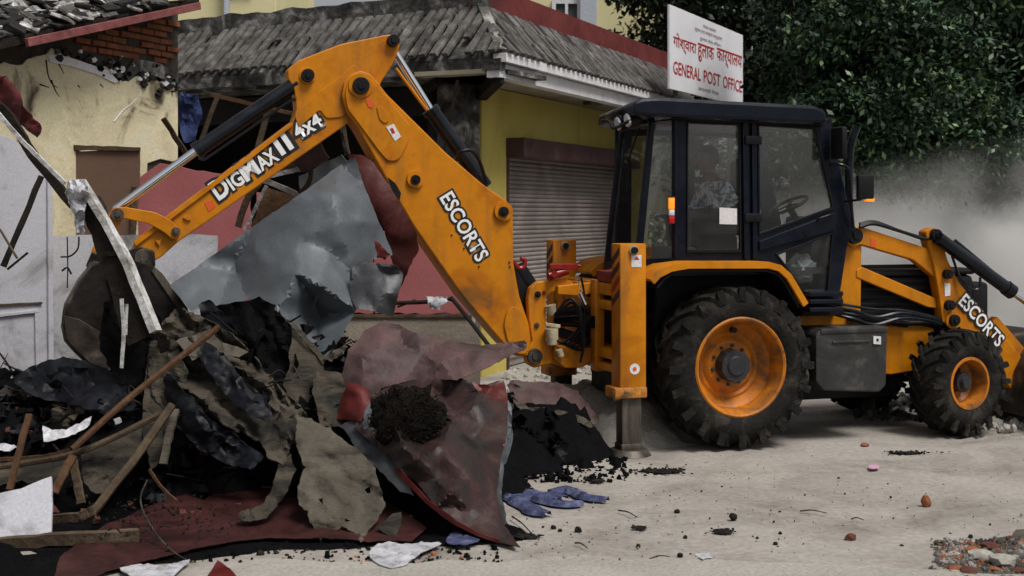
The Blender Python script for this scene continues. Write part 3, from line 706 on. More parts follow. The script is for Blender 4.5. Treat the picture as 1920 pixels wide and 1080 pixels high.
stick('timber', [(306, 222, 13.2), (350, 290, 13.4)], .05, 'wood', 'splintered lath leaning on the yellow gable wall', 'timber', G_BEAM)
sheet('hanging_cloth', [(338, 172, 15.2), (372, 178, 15.2), (378, 215, 15.1), (366, 262, 15.1), (345, 268, 15.2), (334, 220, 15.2)], 'navycloth', 'crumpled dark blue cloth hanging beside the yellow gable wall', 'cloth', amp=.1, freq=.04, step=5, seed=3)
# far buildings
def far_building(name, X0, X1, Y, Z0, Z1, mat, label, wins=(), pil=()):
    bm = bmesh.new(); cx = (X0 + X1) / 2
    root = empty(name, (cx, Y, 0), label, 'building')
    m = bmesh.new(); bx(m, X0 - cx, X1 - cx, 0, 5, 0, Z1, .02); mobj('wall', m, mat, root)
    for (a, b, c, d) in wins:
        p, q = Wp(a, d, Y), Wp(b, c, Y)
        m = bmesh.new(); x0, x1, z0, z1 = p.x - cx, q.x - cx, p.z, q.z
        for r_ in ((x0 - .08, x0, z0 - .08, z1 + .08), (x1, x1 + .08, z0 - .08, z1 + .08), (x0, x1, z1, z1 + .08), (x0, x1, z0 - .08, z0), ((x0 + x1) / 2 - .03, (x0 + x1) / 2 + .03, z0, z1)):
            bx(m, r_[0], r_[1], -.1, .02, r_[2], r_[3])
        fr = mobj('window', m, 'whitepaint', root)
        m = bmesh.new(); bx(m, x0, x1, -.04, -.01, z0, z1); mobj('pane', m, 'darkmetal', fr)
    for (a, b) in pil:
        m = bmesh.new(); bx(m, Wp(a, 0, Y).x - cx, Wp(b, 0, Y).x - cx, -.25, 0, 0, Z1, .02); mobj('pilaster', m, 'pilm', root)
    return root
far_building('far_building', -7.6, -4.6, 26, 0, 7.5, 'ybuild', 'cream building far behind the blackened parapet', [(432, 470, -60, -25)], [(424, 432)])
far_building('far_building', -.2, 3.6, 27.5, 0, 8.5, 'ybuild', 'bright yellow building with grey corner strip behind the maroon parapet', [(1042, 1082, 8, 40)], [(1086, 1118)])

# ================================================================== SIGN BOARD
def signboard():
    pp = plane2(1256, 19.6, 1393, 22.2)
    root = empty('sign_board', pp.M.translation, 'white metal sign board with red lettering reading GENERAL POST OFFICE above the tiled roof', 'sign', rz=pp.ang)
    q = [pp.hit(1256, 8), pp.hit(1393, 66), pp.hit(1394, 200), pp.hit(1256, 166)]
    u0, u1 = q[0][0], q[1][0]; zt, zb = (q[0][1] + q[1][1]) / 2, (q[3][1] + q[2][1]) / 2
    c = [(u0, q[3][1]), (u1, q[2][1]), (u1, q[1][1]), (u0, q[0][1])]
    extr('panel', [c], 0, .04, 'signw', root, .004)
    Lx = u1 - u0
    def P(s, t):  # s across, t from the bottom
        a = Vector(c[0]).lerp(Vector(c[1]), s); b = Vector(c[3]).lerp(Vector(c[2]), s); return a.lerp(b, t)
    def line(txt, s0, s1, t, hh, mat, off=0):
        lettering('lettering', txt, P(s0, t), P(s1, t), hh, -.003, mat, root, offset=off)
    hh = zt - zb
    line('GENERAL', .04, .39, .19, hh * .155, 'letter_red', .012); line('POST', .43, .66, .19, hh * .155, 'letter_red', .012); line('OFFICE', .70, .98, .19, hh * .155, 'letter_red', .012)
    line('\u0917\u094b\u0936\u094d\u0935\u093e\u0930\u093e', .04, .33, .47, hh * .22, 'letter_red', .01)
    line('\u0939\u0941\u0932\u093e\u0915', .35, .57, .44, hh * .225, 'letter_red', .01)
    line('\u0915\u093e\u0930\u094d\u092f\u093e\u0932\u092f', .61, .98, .47, hh * .22, 'letter_red', .01)
    line('\u0928\u0947\u092a\u093e\u0932 \u0938\u0930\u0915\u093e\u0930', .42, .60, .88, hh * .05, 'letter_grey')
    line('\u0938\u0942\u091a\u0928\u093e \u0924\u0925\u093e \u0938\u091e\u094d\u091a\u093e\u0930 \u092e\u0928\u094d\u0924\u094d\u0930\u093e\u0932\u092f', .31, .69, .79, hh * .055, 'letter_grey')
    line('\u0939\u0941\u0932\u093e\u0915 \u0938\u0947\u0935\u093e \u0935\u093f\u092d\u093e\u0917', .38, .67, .70, hh * .06, 'letter_grey')
    line('\u0915\u093e\u0920\u092e\u093e\u0921\u094c\u0902 \u0928\u0947\u092a\u093e\u0932', .36, .64, .07, hh * .05, 'letter_grey')
    for s in (.12, .85):
        bm = bmesh.new(); p = P(s, .1); bx(bm, p.x - .03, p.x + .03, .042, .10, 2.2, p.y + 1.0, .004); mobj('post', bm, 'steel', root)
signboard()

# ================================================================== TREES
def leafmat(name, a, b, c):
    m = bpy.data.materials.new(name); m.use_nodes = True; n = m.node_tree.nodes; l = m.node_tree.links
    bs = n['Principled BSDF']; bs.inputs['Roughness'].default_value = .45; bs.inputs['Specular IOR Level'].default_value = .3
    g = n.new('ShaderNodeNewGeometry'); cr = n.new('ShaderNodeValToRGB'); e = cr.color_ramp.elements; e.new(.5)
    e[0].color, e[1].color, e[2].color = a, b, c; e[1].position = .7
    l.new(g.outputs['Random Per Island'], cr.inputs[0])
    no = n.new('ShaderNodeTexNoise'); no.inputs['Scale'].default_value = 1.5; no.inputs['Detail'].default_value = 3; l.new(g.outputs['Position'], no.inputs['Vector'])
    mr = n.new('ShaderNodeMapRange'); mr.inputs[1].default_value = .38; mr.inputs[2].default_value = .64; mr.inputs[3].default_value = .45; mr.inputs[4].default_value = 1.9; l.new(no.outputs['Fac'], mr.inputs[0])
    vm = n.new('ShaderNodeVectorMath'); vm.operation = 'SCALE'; l.new(cr.outputs[0], vm.inputs[0]); l.new(mr.outputs[0], vm.inputs['Scale']); l.new(vm.outputs[0], bs.inputs['Base Color'])
    return m
MT['leaf'] = leafmat('dark_green_leaf', (.010, .024, .014, 1), (.030, .062, .032, 1), (.10, .15, .055, 1))
MT['leaf2'] = leafmat('deep_shade_leaf', (.004, .009, .005, 1), (.010, .021, .010, 1), (.026, .045, .018, 1))
MT['leaf3'] = leafmat('dusty_green_leaf', (.05, .06, .04, 1), (.09, .10, .065, 1), (.14, .16, .09, 1))
def leaves(centres, radii, nper, size, seed, droop=.3):
    rg = np.random.default_rng(seed); C = np.array(centres, 'f'); n = len(C) * nper
    ci = np.repeat(np.arange(len(C)), nper); Rr = np.repeat(np.array(radii, 'f'), nper)
    d = rg.normal(size=(n, 3)); d /= np.linalg.norm(d, axis=1)[:, None]
    rr = rg.random(n) ** .45
    p = C[ci] + d * (rr * Rr)[:, None] * np.array([1, 1, .75])
    # leaf frame
    ax = rg.normal(size=(n, 3)) + d * .8 + np.array([0, 0, -droop]); ax /= np.linalg.norm(ax, axis=1)[:, None]
    sd_ = np.cross(ax, rg.normal(size=(n, 3)) * .6 + np.array([0, 0, 1.0])); sd_ /= (np.linalg.norm(sd_, axis=1)[:, None] + 1e-6)
    L = size * rg.uniform(.6, 1.3, n)[:, None]; nz = np.cross(sd_, ax)
    v = np.stack([p, p + ax * L * .5 + sd_ * L * .26 + nz * L * .06, p + ax * L, p + ax * L * .5 - sd_ * L * .26 + nz * L * .06], 1).reshape(-1, 3)
    me = bpy.data.meshes.new('crown'); me.vertices.add(n * 4); me.vertices.foreach_set('co', v.astype('f').ravel())
    me.loops.add(n * 4); me.loops.foreach_set('vertex_index', np.arange(n * 4, dtype='i'))
    me.polygons.add(n); me.polygons.foreach_set('loop_start', np.arange(0, n * 4, 4, dtype='i')); me.update(); me.validate()
    return me
def tree(base, lobes, label, mat, nclump, nper, size, seed, cat='tree', rad=(.28, .6), trunk=.22, group=None, gap=-.28):
    rnd = random.Random(seed); root = empty('tree', base, label, cat, group); b = Vector(base)
    cs, rs = [], []; bm = bmesh.new()
    fork = Vector((0, 0, lobes[0][2] - b.z) ) * .55
    tube(bm, [(0, 0, -.05), (fork.x * .4 + .1, .05, fork.z * .5), fork[:]], trunk, 10, 4, .6)
    for (x, y, z, rx, ry, rz, wgt) in lobes:
        c = Vector((x, y, z)) - b
        m = fork.lerp(c, .5) + Vector((rnd.uniform(-.2, .2), 0, rnd.uniform(.1, .3)))
        tube(bm, [fork - Vector((0, 0, .1)), m, c], trunk * .4, 6, 5, .35)
        for i in range(int(nclump * wgt)):
            while True:
                d = Vector((rnd.uniform(-1, 1), rnd.uniform(-1, 1), rnd.uniform(-1, 1)))
                if d.length < 1: break
            d = d * (1 if rnd.random() < .4 else (1 / max(d.length, .3)) * rnd.uniform(.75, 1.08))
            p = c + Vector((d.x * rx, d.y * ry, d.z * rz))
            if noise.noise(p * 1.3 + Vector((seed, 0, 0))) < gap: continue
            cs.append(p[:]); rs.append(rnd.uniform(*rad))
            if rnd.random() < .35: tube(bm, [c.lerp(p, .1), c.lerp(p, .6) + Vector((0, 0, .08)), p], .016, 4, 2, .4)
    mobj('trunk', bm, 'bark', root)
    cr = mobj('crown', leaves(cs, rs, nper, size, seed), mat, root)
    return root
def lobe(px, py, Y, rpx, rpy, ry, wgt=1.0):
    c = Wp(px, py, Y); return (c.x, c.y, c.z, rpx * Y / F, ry, rpy * Y / F, wgt)
tree((6.6, 20.5, 0), [lobe(1500, 20, 20.2, 70, 90, .7, .5), lobe(1510, 150, 20.2, 50, 50, .5, .35), lobe(1600, 90, 19.0, 110, 110, 1.1, 1.1), lobe(1700, 130, 18.8, 150, 120, 1.2, 1.2), lobe(1620, 240, 18.2, 120, 75, .8, .8), lobe(1790, 240, 18.2, 90, 70, .8, .5), lobe(1860, 225, 18.0, 50, 26, .4, .12), lobe(1840, 270, 18.0, 40, 22, .4, .10), lobe(1680, 318, 18, 60, 26, .4, .14), lobe(1560, 270, 18.2, 50, 40, .5, .2), lobe(1745, 330, 18, 40, 18, .3, .07), lobe(1760, -20, 19.5, 200, 90, 1.2, .9), lobe(1620, -50, 19.5, 120, 80, 1.2, .9)],
     'leafy broad tree overhanging the cab roof and the sign board', 'leaf', 150, 110, .105, 11, gap=-.16)
tree((9.5, 21.5, 0), [lobe(1890, 60, 20.5, 110, 110, 1.2, 1), lobe(1960, 220, 20.5, 110, 100, 1.2, 1), lobe(1830, 330, 20.0, 70, 40, .6, .35), lobe(2080, 60, 21, 130, 130, 1.2, .6)],
     'dark tree at the far side of the lane, behind the dust', 'leaf2', 110, 100, .12, 21)
tree((5.8, 27, 0), [lobe(1260, 5, 25, 100, 60, .9, .8), lobe(1210, 95, 25, 50, 35, .5, .15), lobe(1420, 60, 25, 130, 110, 1, 1.0), lobe(1330, -60, 25, 200, 60, 1, .8), lobe(1900, 230, 26, 160, 100, 1.4, 1.2), lobe(1330, 60, 26, 180, 130, 1.6, 1), lobe(1560, 120, 26.5, 200, 160, 1.6, 1.3), lobe(1800, 150, 26.5, 220, 150, 1.6, 1.4), lobe(1500, 320, 25, 150, 90, 1.2, .8), lobe(1700, 330, 25, 190, 90, 1.2, .9), lobe(1350, 250, 26, 130, 100, 1.3, .6), lobe(1950, 330, 25, 150, 120, 1.3, .8)],
     'deep shaded tree filling the gap behind the broad tree', 'leaf2', 110, 80, .17, 31, rad=(.45, .9), trunk=.3, gap=.02)
# hedge behind the lane: dusty bushes one can tell apart
for i, (px, top, Yb, lab) in enumerate([(1200, 420, 24, 'low dusty bush seen through the rear glass of the cab'), (1340, 400, 24.3, 'dusty bush behind the seated driver'), (1480, 390, 24, 'dusty bush seen through the front door glass of the cab'), (1640, 380, 23.6, 'dusty bush behind the black exhaust pipe'), (1770, 370, 23.8, 'tall dusty bush half hidden in the drifting dust'), (1900, 390, 24, 'dusty bush at the end of the lane behind the loader ram')]):
    c = Wp(px, 460, Yb); rt = H + (HY - top) / F * Yb
    tree((c.x, c.y, 0), [(c.x, c.y, rt * .5, .95, .7, rt * .5, 1)], lab, 'leaf3' if i != 4 else 'leaf3', 42, 60, .17, 41 + i, 'bush', rad=(.3, .5), trunk=.06, group='dusty bushes along the far side of the lane')
# far boundary wall closes the lane
wl = empty('boundary_wall', (6, 30, 0), 'long grey boundary wall behind the bushes and trees', 'wall')
m_ = bmesh.new(); bx(m_, -9, 20, 0, .3, 0, 2.6, .02); mobj('wall', m_, 'oldconc', wl)
m_ = bmesh.new(); bx(m_, -9.05, 20.05, -.06, .36, 2.603, 2.7, .02); mobj('coping', m_, 'oldconc', wl)

# ================================================================== DUST CLOUD
def dust():
    cx, cy, cz = 8.7, 17.9, .95; sx, sy, sz = 7.0, 3.2, 2.35
    bm = bmesh.new(); bmesh.ops.create_icosphere(bm, subdivisions=3, radius=1)
    for v in bm.verts: v.co = Vector((v.co.x * sx, v.co.y * sy, max(v.co.z * sz, -cz + .03)))
    m = bpy.data.materials.new('drifting_dust'); m.use_nodes = True; n = m.node_tree.nodes; l = m.node_tree.links; n.clear()
    out = n.new('ShaderNodeOutputMaterial'); pv = n.new('ShaderNodeVolumePrincipled'); l.new(pv.outputs[0], out.inputs['Volume'])
    pv.inputs['Color'].default_value = (.99, .985, .975, 1); pv.inputs['Anisotropy'].default_value = 0
    tc = n.new('ShaderNodeTexCoord'); mp = n.new('ShaderNodeMapping'); mp.inputs['Scale'].default_value = (1 / sx, 1 / sy, 1 / sz)
    l.new(tc.outputs['Object'], mp.inputs[0]); ln = n.new('ShaderNodeVectorMath'); ln.operation = 'LENGTH'; l.new(mp.outputs[0], ln.inputs[0])
    mr = n.new('ShaderNodeMapRange'); mr.inputs[1].default_value = 1; mr.inputs[2].default_value = .25; mr.inputs[3].default_value = 0; mr.inputs[4].default_value = 1; mr.interpolation_type = 'SMOOTHSTEP'
    l.new(ln.outputs['Value'], mr.inputs[0])
    no = n.new('ShaderNodeTexNoise'); no.inputs['Scale'].default_value = .5; no.inputs['Detail'].default_value = 5; no.inputs['Distortion'].default_value = .6; l.new(tc.outputs['Object'], no.inputs['Vector'])
    m2 = n.new('ShaderNodeMapRange'); m2.inputs[1].default_value = .42; m2.inputs[2].default_value = .66; m2.inputs[3].default_value = .12; m2.inputs[4].default_value = 4.0
    l.new(no.outputs['Fac'], m2.inputs[0]); mu = n.new('ShaderNodeMath'); mu.operation = 'MULTIPLY'; l.new(mr.outputs[0], mu.inputs[0]); l.new(m2.outputs[0], mu.inputs[1])
    l.new(mu.outputs[0], pv.inputs['Density'])
    o = mobj('dust_cloud', bm, m); o.location = (cx, cy, cz)
    tag(o, 'pale cloud of dust drifting across the lane beyond the digger', kind='stuff')
dust()

MT['rimpaint'] = M('dusty_orange_rim', [(.30, (.09, .055, .035, 1)), (.42, (.30, .11, .02, 1)), (.54, (.50, .155, .004, 1)), (.85, (.58, .20, .006, 1))], 4, .5, 0, .1, 30, fine=.15)
MT['hubm'] = M('dusty_black_hub', [(.3, (.012, .014, .018, 1)), (.6, (.03, .032, .036, 1)), (.8, (.09, .08, .07, 1))], 6, .5, 0, .1)
MT['markm'] = flatmat('orange_warning_mark', (.62, .09, .01, 1), .5)
MT['tankm'] = M('dusty_black_tank', [(.3, (.012, .012, .013, 1)), (.55, (.03, .03, .03, 1)), (.7, (.09, .085, .075, 1))], 3, .55, 0, .15, 20)
MT['bagm'] = M('pale_grey_bag', [(.3, (.14, .17, .17, 1)), (.7, (.32, .36, .36, 1))], 8, .5, 0, .4, 12); 
MT['shirt'] = M('pale_patterned_shirt', [(.38, (.03, .05, .09, 1)), (.47, (.16, .20, .26, 1)), (.52, (.60, .64, .68, 1)), (.8, (.78, .80, .80, 1))], 9, .85, 0, .3, 20, detail=3, dist=1.6)
MT['skin'] = M('brown_skin', [(.3, (.11, .05, .03, 1)), (.7, (.17, .085, .05, 1))], 9, .55, 0, .05)
MT['trouser'] = M('dark_trousers', [(.3, (.015, .016, .022, 1)), (.7, (.035, .036, .045, 1))], 9, .9)
MT['hairm'] = M('black_hair', [(.3, (.006, .005, .005, 1)), (.7, (.014, .012, .011, 1))], 30, .5)
MT['redoxide'] = M('red_oxide_paint', [(.3, (.10, .010, .010, 1)), (.7, (.20, .02, .018, 1))], 6, .45)
MT['bucketdark'] = M('dark_bucket_side', [(.35, (.006, .005, .005, 1)), (.6, (.022, .017, .014, 1)), (.78, (.10, .07, .05, 1))], 4, .5, .3, .2, 25)

# ================================================================== BACKHOE LOADER
PM = Plane(1.945, 11.36, R(18))
mach = empty('backhoe_loader', PM.M.translation, 'orange-yellow backhoe loader with dark blue cab and raised digging arm', 'digger', rz=R(18))
def q(pts, v=0.0): return [PM.hit(x, y, v) for x, y in pts]
def X(name, pts, v0, v1, mat, parent=None, bev=.008, rad=0.0, holes=(), smooth=35):
    return extr(name, [q(pts, v0)] + [q(h, v0) for h in holes], v0, v1, mat, parent or mach, bev, rad, smooth)
def mb(name, fn, mat, parent=None, smooth=35):
    bm = bmesh.new(); fn(bm); return mobj(name, bm, mat, parent or mach, smooth)
def P(px, py, v): return PM.P(px, py, v)
def pin(px, py, v, r, L=.05, mat='black', parent=None, name='pivot_pin'):
    c = P(px, py, v); bm = bmesh.new()
    cyl(bm, c, c + Vector((0, -L, 0)), r, r * .94, 24); cyl(bm, c + Vector((0, -L, 0)), c + Vector((0, -L - .012, 0)), r * .5, r * .45, 6)
    return mobj(name, bm, mat, parent or mach, 40)
def boss(px, py, v, r, L=.02, mat='yellow', parent=None):
    c = P(px, py, v); bm = bmesh.new(); cyl(bm, c, c + Vector((0, -L, 0)), r, r * .96, 32); return mobj('boss', bm, mat, parent or mach, 40)

def lathe(bm, prof, seg, c, a0=0):
    """prof = (radius, v) closed loop, around the axle v"""
    rings = []
    for k in range(seg):
        a = 2 * math.pi * k / seg + a0
        rings.append([bm.verts.new(Vector((c[0] + r * math.cos(a), c[1] + v, c[2] + r * math.sin(a)))) for r, v in prof])
    n = len(prof)
    for k in range(seg):
        A, B = rings[k], rings[(k + 1) % seg]
        for i in range(n): bm.faces.new((A[i], A[(i + 1) % n], B[(i + 1) % n], B[i]))
def wheel(c, Rr, Wd, rim, lugs, lugh, flip=1, mudseed=0, small=False):
    """c = centre of the outer face; Wd runs away from the eye"""
    s = flip
    # rim
    bm = bmesh.new(); k = rim; w_ = Wd
    if small: prof = [(k, .03), (k + .015, .02), (k + .012, .0 + .015), (k - .012, .015), (k - .02, .05), (k * .86, .09), (k * .84, .18), (k * .64, .215), (k * .55, .19), (.05, .19), (.05, .22), (k * .5, .235), (k * .9, .255), (k * .95, w_ - .03), (k + .01, w_ - .02)]
    else: prof = [(k + .012, .035), (k + .018, .02), (k + .004, .012), (k - .012, .02), (k - .022, .055), (k * .92, .075), (k * .88, .19), (k * .72, .255), (k * .66, .245), (k * .60, .26), (k * .50, .23), (.04, .23), (.04, .27), (k * .6, .30), (k * .9, .32), (k * .95, w_ - .03), (k + .01, w_ - .02)]
    lathe(bm, [(r, v * s) for r, v in prof], 48, c); bmesh.ops.recalc_face_normals(bm, faces=bm.faces)
    wh = mobj('wheel', bm, 'rimpaint', mach, 35)
    # tyre carcass
    T = Rr - lugh
    sh = .055
    prof = [(k + .005, .03), (k + .03, .012), (k + .06, -.004), (k + (T - k) * .45, -.012), (T - .10, -.004), (T - .05, .02), (T - .015, .06), (T, Wd * .3), (T + .004, Wd * .5), (T, Wd * .7), (T - .015, Wd - .06), (T - .05, Wd - .02), (T - .10, Wd + .004), (k + (T - k) * .45, Wd + .012), (k + .03, Wd - .01), (k + .005, Wd - .03)]
    bm = bmesh.new(); lathe(bm, [(r, v * s) for r, v in prof], 72, c)
    # chevron lugs: bars from each shoulder to the centre line
    def Rat(v): 
        e = abs(v - Wd / 2) / (Wd / 2)
        return T - .014 * e ** 2 * 2 - (max(0, e - .8) / .2) ** 2 * .03
    rnd = random.Random(mudseed)
    for side in (0, 1):
        for i in range(lugs):
            a0 = 2 * math.pi * (i + .5 * side) / lugs + rnd.uniform(-.008, .008)
            ns = 6; secs = []
            wang = 2 * math.pi / lugs * .40
            for j in range(ns + 1):
                t = j / ns
                vv = -.012 + t * (Wd * .56); vv = vv if side == 0 else Wd - vv
                sweep = (t ** .85) * 2 * math.pi / lugs * 1.15 * s
                r0 = Rat(vv) - .02 if t > .12 else T - .10 + t * .5
                hh = lugh * (1.0 if t > .2 else (.25 + t * 3.6)) * rnd.uniform(.93, 1.0)
                base = Rat(vv)
                ww = wang * (1.15 - .3 * t)
                outer = (base + hh) if t > .12 else (T - .055 + hh * .8 + t * .3)
                secs.append([(r0, a0 + sweep - ww / 2, vv), (outer, a0 + sweep - ww * .36, vv), (outer, a0 + sweep + ww * .36, vv), (r0, a0 + sweep + ww / 2, vv)])
            rings = [[bm.verts.new(Vector((c[0] + r * math.cos(a), c[1] + v * s, c[2] + r * math.sin(a)))) for r, a, v in sc_] for sc_ in secs]
            # shoulder stub running down the side wall
            for A, B in zip(rings, rings[1:]):
                for m in range(4): bm.faces.new((A[m], A[(m + 1) % 4], B[(m + 1) % 4], B[m]))
            bm.faces.new(rings[0][::-1]); bm.faces.new(rings[-1])
            if side == 0 or True:
                v0 = -.016 if side == 0 else Wd + .016; dv = .03 if side == 0 else -.03
                rr = [(T - .10, -.10), (T - .07, -.30), (T - .02, -.36), (T + lugh * .45, -.30)]
                st = [[bm.verts.new(Vector((c[0] + r * math.cos(a0 + wang * f * g * 1.15), c[1] + (v0 + d * dv) * s, c[2] + r * math.sin(a0 + wang * f * g * 1.15)))) for r, f in rr] for g in (1, -1) for d in (0, 1)]
                A, Bk, Cc, D = st  # g1 d0, g1 d1, g-1 d0, g-1 d1
                for m in range(3):
                    bm.faces.new((A[m], A[m + 1], Cc[m + 1], Cc[m])); bm.faces.new((A[m], Bk[m], Bk[m + 1], A[m + 1])); bm.faces.new((Cc[m], Cc[m + 1], D[m + 1], D[m]))
                bm.faces.new((A[3], Bk[3], D[3], Cc[3])); bm.faces.new((A[0], Cc[0], D[0], Bk[0]))
    bmesh.ops.recalc_face_normals(bm, faces=bm.faces)
    for v in bm.verts: v.co += noise.noise_vector(v.co * 16) * .005
    mobj('tyre', bm, 'rubber', wh, 32)
    # hub with nuts
    bm = bmesh.new(); hv = (.19 if small else .23); hc = Vector(c)
    hr = k * (.42 if small else .36)
    cyl(bm, hc + Vector((0, (hv + .05) * s, 0)), hc + Vector((0, (.11 if not small else .09) * s, 0)), hr, hr * .93, 10 if not small else 24)
    cyl(bm, hc + Vector((0, (.115 if not small else .09) * s, 0)), hc + Vector((0, (.09 if not small else .05) * s, 0)), hr * .62, hr * .5, 20)
    mobj('hub', bm, 'hubm', wh, 30)
    bm = bmesh.new()
    nn = 10 if not small else 6
    for i in range(nn):
        a = 2 * math.pi * i / nn + .2; p = hc + Vector((math.cos(a) * hr * 1.14, hv * s, math.sin(a) * hr * 1.14))
        t = bmesh.new(); bmesh.ops.create_cone(t, cap_ends=True, segments=6, radius1=.017, radius2=.015, depth=.04)
        add(bm, t, Matrix.Translation(p) @ Matrix.Rotation(R(90), 4, 'X'))
    o = mobj('wheel_nuts', bm, 'hubm', wh, 30); o['kind'] = 'stuff'
    if not small:
        p = hc + Vector((-.0 * k, .145 * s, k * .74)); bm = bmesh.new(); cyl(bm, p + Vector((0, .05, 0)), p - Vector((0, .004, 0)), .025, seg=16); mobj('valve_hole', bm, 'black', wh, 30)
    return wh
wheel((0.02, 0, .705), .705, .44, .415, 20, .036, 1, 1)
wheel((0.02, 1.86, .705), .705, .44, .415, 20, .036, -1, 2)
fw = wheel((2.28, -.04, .482), .487, .34, .225, 18, .026, 1, 3, True)
for o_ in [fw] + list(fw.children): o_.data.transform(Matrix.Translation((2.28, .13, 0)) @ Matrix.Rotation(R(9), 4, 'Z') @ Matrix.Translation((-2.28, -.13, 0)))
wheel((2.28, 1.86, .482), .487, .32, .225, 18, .026, -1, 4, True)
# axles
def ax(bm):
    cyl(bm, (0, .3, .705), (0, 1.6, .705), .13, seg=16); bx(bm, -.25, .3, .65, 1.2, .5, .95, .04)
mb('rear_axle', ax, 'black')
def ax2(bm):
    beam(bm, (2.28, .25, .50), (2.28, 1.6, .50), .16, .14); bx(bm, 2.15, 2.41, .28, .42, .35, .66, .03); bx(bm, 2.15, 2.41, 1.42, 1.54, .35, .66, .03)
    cyl(bm, (2.1, .5, .50), (2.1, 1.3, .50), .03)
mb('front_axle', ax2, 'steel')

# chassis and engine housing
X('chassis_rail', [(1500, 575), (1560, 578), (1660, 596), (1752, 616), (1744, 690), (1672, 702), (1500, 690)], .44, .54, 'yellow', rad=.02)
X('chassis_rail', [(1500, 560), (1600, 575), (1740, 640), (1742, 690), (1672, 702), (1500, 690)], 1.22, 1.32, 'yellow', rad=.02)
mb('underframe', lambda bm: (bx(bm, -.9, 2.6, .65, 1.2, .42, .72, .03), bx(bm, .8, 1.9, .62, 1.22, .3, .5, .04)), 'black')
mb('engine_block', lambda bm: (bx(bm, 1.05, 2.75, .50, 1.36, .75, 1.44, .06)), 'black')
X('hood', [(1575, 446), (1616, 446), (1614, 585), (1566, 575)], .40, .49, 'yellow', rad=.015)
mb('hood_top', lambda bm: bx(bm, 1.0, 2.76, .49, 1.37, 1.44, 1.50, .03), 'black')
def grill(bm):
    for i in range(9): bx(bm, 1.22, 2.2, .478, .496, .95 + i * .07, .985 + i * .07, .004)
g_ = mb('side_grille', grill, 'black'); g_['kind'] = 'stuff'
mb('radiator_front', lambda bm: bx(bm, 2.76, 2.95, .55, 1.3, .7, 1.36, .04), 'black')
# loader arms, near and far
def loader(v0, v1, near):
    arm = X('loader_arm', [(1592, 430), (1612, 424), (1740, 466), (1752, 472), (1752, 520), (1735, 505), (1712, 487), (1612, 458), (1600, 465), (1588, 455)], v0, v1, 'yellow', rad=.02)
    low = X('loader_arm', [(1735, 434), (1750, 426), (1764, 434), (1776, 486), (1800, 532), (1842, 580), (1920, 676), (1960, 722), (1950, 748), (1905, 742), (1878, 704), (1792, 606), (1768, 606), (1762, 560), (1752, 500)], v0 - .03, v1, 'yellow', rad=.03)
    X('tie_bar', [(1606, 506), (1616, 500), (1756, 560), (1756, 578), (1740, 576), (1606, 520)], v0 + .02, v1 - .02, 'yellow', arm, rad=.01)
    mb('lift_ram', lambda bm: (cyl(bm, P(1590, 592, v0 + .05), P(1700, 606, v0 + .05), .045), cyl(bm, P(1700, 606, v0 + .05), P(1790, 604, v0 + .05), .025)), 'cyl', arm)
    mb('tilt_ram', lambda bm: (cyl(bm, P(1758, 446, v0 - .09), P(1890, 542, v0 - .09), .062, seg=24), cyl(bm, P(1886, 539, v0 - .09), P(1898, 548, v0 - .09), .072, seg=24), cyl(bm, P(1790, 452, v0 - .05), P(1872, 520, v0 - .05), .022), tube(bm, [P(1838, 520, v0 - .12), P(1836, 540, v0 - .13), P(1820, 542, v0 - .12), P(1800, 520, v0 - .08), P(1785, 480, v0 - .06)], .013, 6)), 'cyl', low)
    mb('ram_rod', lambda bm: cyl(bm, P(1895, 545, v0 - .09), P(1990, 614, v0 - .09), .034), 'chrome', low)
    if near:
        for (x, y, r) in ((1600, 442, .075), (1752, 440, .055), (1774, 514, .045), (1778, 572, .05), (1786, 600, .055)): pin(x, y, v0 - .03, r, .05, 'black', low if x > 1700 else arm)
        boss(1786, 600, v0 - .03, .085, .018, 'yellow', low)

        lettering('lettering', 'ESCORTS', q([(1795, 568)], v0 - .03)[0], q([(1868, 651)], v0 - .03)[0], .125, v0 - .04, 'letter_white', low, offset=.02, back='letter_black', backoff=.12)
        a, b = q([(1772, 553), (1783, 532)], v0 - .03)
        X('sticker', [(1771, 530), (1782, 532), (1782, 554), (1772, 556)], v0 - .034, v0 - .0305, 'white', low, .0005)
        X('warning_mark', [(1632, 446), (1644, 450), (1642, 464), (1632, 462)], v0 - .004, v0 - .0005, 'markm', arm, .0005)
    return low
loader(.37, .46, True); loader(1.40, 1.49, False)
mb('cross_tube', lambda bm: cyl(bm, P(1786, 600, .46), P(1786, 600, .46) + Vector((0, .95, 0)), .06), 'yellow')
# hoses along the top of the arm and along the sill
mb('hose', lambda bm: [tube(bm, [P(1612, 426 - k * 3, .34 + k * .03), P(1640, 420 - k * 2, .34 + k * .03), P(1690, 434, .34 + k * .03), P(1735, 448 - k, .34 + k * .03), P(1756, 440, .36 + k * .03)], .016, 7) for k in range(3)], 'black')['kind'] = 'stuff'
mb('hose', lambda bm: [tube(bm, [P(1560, 566 + k * 7, .30 + k * .02), P(1600, 574 + k * 8, .28), P(1640, 580 + k * 7 + (k % 2) * 8, .28), P(1690, 582 + k * 5, .28), P(1740, 592 + k * 3, .30), P(1765, 600 + k * 3, .33)], .014 + .004 * (k % 2), 7) for k in range(4)], 'cyl')['kind'] = 'stuff'
